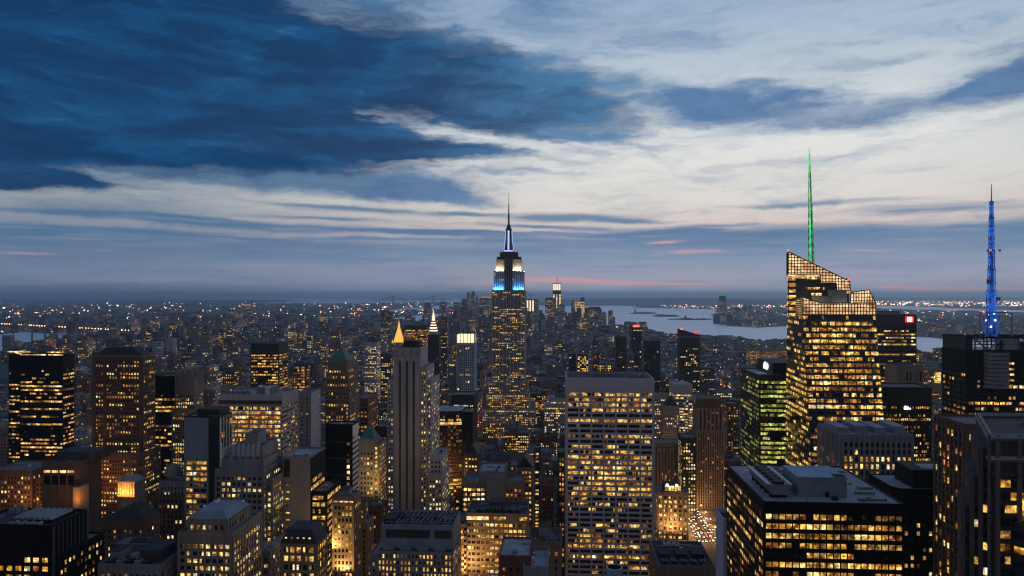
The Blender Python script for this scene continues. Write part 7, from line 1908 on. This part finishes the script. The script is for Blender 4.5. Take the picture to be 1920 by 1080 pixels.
# ---------------------------------------------------------------- floodlights on lit tops, and lights added for wall washes
def flood(name, loc, to, power, col, size=(4, 1), spread=150, parent=None):
    l = bpy.data.lights.new(name, 'AREA'); l.shape = 'RECTANGLE'; l.size, l.size_y = size; l.energy = power; l.color = col; l.spread = math.radians(spread)
    o = bpy.data.objects.new(name, l); COL.objects.link(o); o.location = loc
    o.rotation_euler = (Vector(to) - Vector(loc)).to_track_quat('-Z', 'Y').to_euler()
    return o
Y = 1285
YEL, BLU = (1.0, 0.78, 0.42), (0.04, 0.34, 1.0)
z_ = fz(509.5, Y, 952)
for xa in (931, 935, 940, 964, 969, 974): flood('crown_floodlight', (fx(xa, Y), Y + 7.6, z_ + .6), (fx(xa, Y), Y + 10.5, z_ + 12), 5000, YEL, (4.2, .6), 160)
for yy in (15, 24, 33): flood('crown_floodlight', (fx(981, Y) - .6, Y + yy, z_ + .6), (fx(977.5, Y) - .5, Y + yy, z_ + 12), 3200, YEL, (.6, 4), 160)
z_ = fz(545, Y, 952)
for xa in (926, 931, 936, 941, 965, 970, 975, 980): flood('shoulder_floodlight', (fx(xa, Y), Y + 4.8, z_ + 1.2), (fx(xa, Y), Y + 7.4, z_ + 16), 4200, BLU, (4, .5), 160)
x0_, x1_, yy, zz = PAV
ORA = (1.0, 0.36, 0.06)
for k in range(3): flood('pavilion_floodlight', (x0_ + (x1_ - x0_) * (k + .5) / 3, yy - 4, zz - 15), (x0_ + (x1_ - x0_) * (k + .5) / 3, yy + 1, zz - 5), 3000, ORA, (3, 1), 140)
# added lights without fixtures: wall washes, at the tan grid block imitating office-window glow
for (px, yv, py, tx, ty_, tz, pw, cc) in ((616, 436, 1030, 640, 440, 985, 5000, (1.0, 0.62, 0.2)), (640, 436, 1075, 645, 440, 1010, 5000, (1.0, 0.6, 0.2)), (149, 472, 945, 150, 479, 915, 2200, ORA), (186, 600, 930, 186, 613, 905, 5000, ORA), (705, 570, 930, 706, 586, 860, 5000, (1.0, 0.6, 0.2)),
        (872, 458, 1075, 880, 470, 1020, 8000, (1.0, 0.55, 0.2)), (838, 730, 905, 838, 755, 880, 16000, (1.0, 0.5, 0.16)), (1262, 760, 1000, 1262, 770, 960, 9000, (1.0, 0.5, 0.16)), (40, 515, 950, 40, 530, 920, 2600, ORA)):
    flood('added_wash_light', (fx(px, yv), yv, fz(py, yv, px)), (fx(tx, ty_), ty_, fz(tz, ty_, tx)), pw, cc, (6, 1), 165)
# street canyons washed by lamps out of sight between the blocks
for i, (px, yv, pw) in enumerate(((617, 428, 60000), (652, 424, 30000), (700, 520, 30000), (866, 452, 26000), (160, 474, 40000), (172, 500, 30000), (60, 505, 20000), (820, 590, 16000), (1216, 700, 20000), (1395, 600, 20000), (1345, 560, 16000))):
    street_lamp(fx(px, yv), yv, 'orange street lamp on the pavement deep between the blocks', pw, 'orange lamps deep between the blocks')

# ---------------------------------------------------------------- link every building: wall, roof, parts, windows
import numpy as np
OB = np.array([b_ for B in BUILDINGS for b_ in B.boxes], dtype=float)
OID = np.concatenate([[i] * len(B.boxes) for i, B in enumerate(BUILDINGS)])
eye = np.array([0.0, 0.0, EYE])
def shown(pts, own):
    """which of these points no other building hides from the deck"""
    ok = np.ones(len(pts), bool)
    bx = OB[OID != own]
    d_ = pts - eye
    near = bx[bx[:, 2] < pts[:, 1].max()]
    for b_ in near:
        with np.errstate(divide='ignore', invalid='ignore'):
            t1 = (b_[[0, 2, 4]] - eye) / d_; t2 = (b_[[1, 3, 5]] - eye) / d_
        lo = np.minimum(t1, t2).max(1); hi = np.maximum(t1, t2).min(1)
        ok &= ~((lo < hi) & (lo < 0.995) & (hi > 0))
    return ok
WMESH = {}
def finish(i, B):
    r = B.root
    B.wall.build('wall', r)
    roofs = None
    SUB = {'parapet', 'cooling_unit', 'water_tank', 'roof_bulkhead', 'vent_pipe', 'fan', 'roof_hatch', 'skylight', 'roof_tank', 'duct', 'roof_patch', 'roof_railing', 'roof_pipework', 'roof_frame', 'pipe_run'}
    order = sorted(B.parts.items(), key=lambda t: 0 if t[0] == 'roof' else 1)
    for k, q in order:
        nm = k if isinstance(k, str) else k[0]
        o = q.build(nm, r)
        if o is None: continue
        if k == 'roof': roofs = o
        elif nm in SUB and roofs is not None: o.parent = roofs
    quads, mats, inst = [], [], []
    for w_ in B.wins:
        if isinstance(w_[0], list): quads.append(w_[0]); mats.append(w_[1]); inst.append(None)
        else:
            x, y, z, tx, ty, nx, ny, ww, hh, m = w_
            a, b_ = ww / 2, hh / 2
            quads.append([(x - tx * a, y - ty * a, z - b_), (x + tx * a, y + ty * a, z - b_), (x + tx * a, y + ty * a, z + b_), (x - tx * a, y - ty * a, z + b_)])
            mats.append(m); inst.append(w_)
    if not quads: return
    Qd = np.array(quads); C_ = Qd.mean(1)
    pick_ = set()
    if B.many:
        u = C_[:, 0] * CT + C_[:, 1] * ST; f = -C_[:, 0] * ST + C_[:, 1] * CT
        px = 960 + FPX * u / f; py = HORY - FPX * (C_[:, 2] - EYE) / f
        nrm = np.cross(Qd[:, 1] - Qd[:, 0], Qd[:, 3] - Qd[:, 0])
        sh = -(nrm * (C_ - eye)).sum(1) / np.linalg.norm(C_ - eye, axis=1) ** 3 * (FPX * 1024 / 1920) ** 2
        okk = (px > 0) & (px < 1920) & (py > 0) & (py < 1080) & (sh > 2.2)
        idx = np.where(okk)[0]
        if len(idx):
            idx = idx[shown(C_[idx], i)]
            lit_ = np.array([1.2 if mats[k].startswith('lit') else 1.0 for k in idx])
            idx = idx[np.argsort(-sh[idx] * lit_)][:B.many]
            pick_ = set(int(k) for k in idx)
    o3 = Vector(r['_o'])
    rest = MB()
    for k in range(len(quads)):
        if k not in pick_:
            rest.face(quads[k], mats[k]); continue
        c = C_[k]
        w_ = inst[k]
        key = None
        if w_ is not None: key = (round(w_[7], 3), round(w_[8], 3), round(w_[3], 3), round(w_[4], 3), mats[k])
        me = WMESH.get(key) if key else None
        if me is None:
            me = bpy.data.meshes.new('window')
            me.from_pydata([tuple(np.array(p) - c) for p in quads[k]], [], [(0, 1, 2, 3)])
            me.materials.append(MATS[mats[k]])
            if key: WMESH[key] = me
        ob = bpy.data.objects.new('window', me); COL.objects.link(ob); ob.parent = r
        ob.location = (c[0] - o3.x, c[1] - o3.y, c[2] - o3.z)
    if rest.f: rest.build('window', r, kind='stuff')
for i, B in enumerate(BUILDINGS): finish(i, B)

# ---------------------------------------------------------------- the evening air
def haze():
    m = bpy.data.materials.new('evening_air'); m.use_nodes = True
    nt = m.node_tree; nt.nodes.clear()
    o = nt.nodes.new('ShaderNodeOutputMaterial'); v = nt.nodes.new('ShaderNodeVolumePrincipled')
    v.inputs['Color'].default_value = (0.62, 0.83, 1.0, 1)
    v.inputs['Density'].default_value = 4.0e-5
    v.inputs['Anisotropy'].default_value = 0.55
    nt.links.new(v.outputs[0], o.inputs['Volume'])
    MATS['evening_air'] = m
    q = MB(); q.box(-112000, 112000, -5000, 112000, -1.0, 462.0, 'evening_air')
    ob = q.build('haze'); ob['kind'] = 'stuff'
haze()
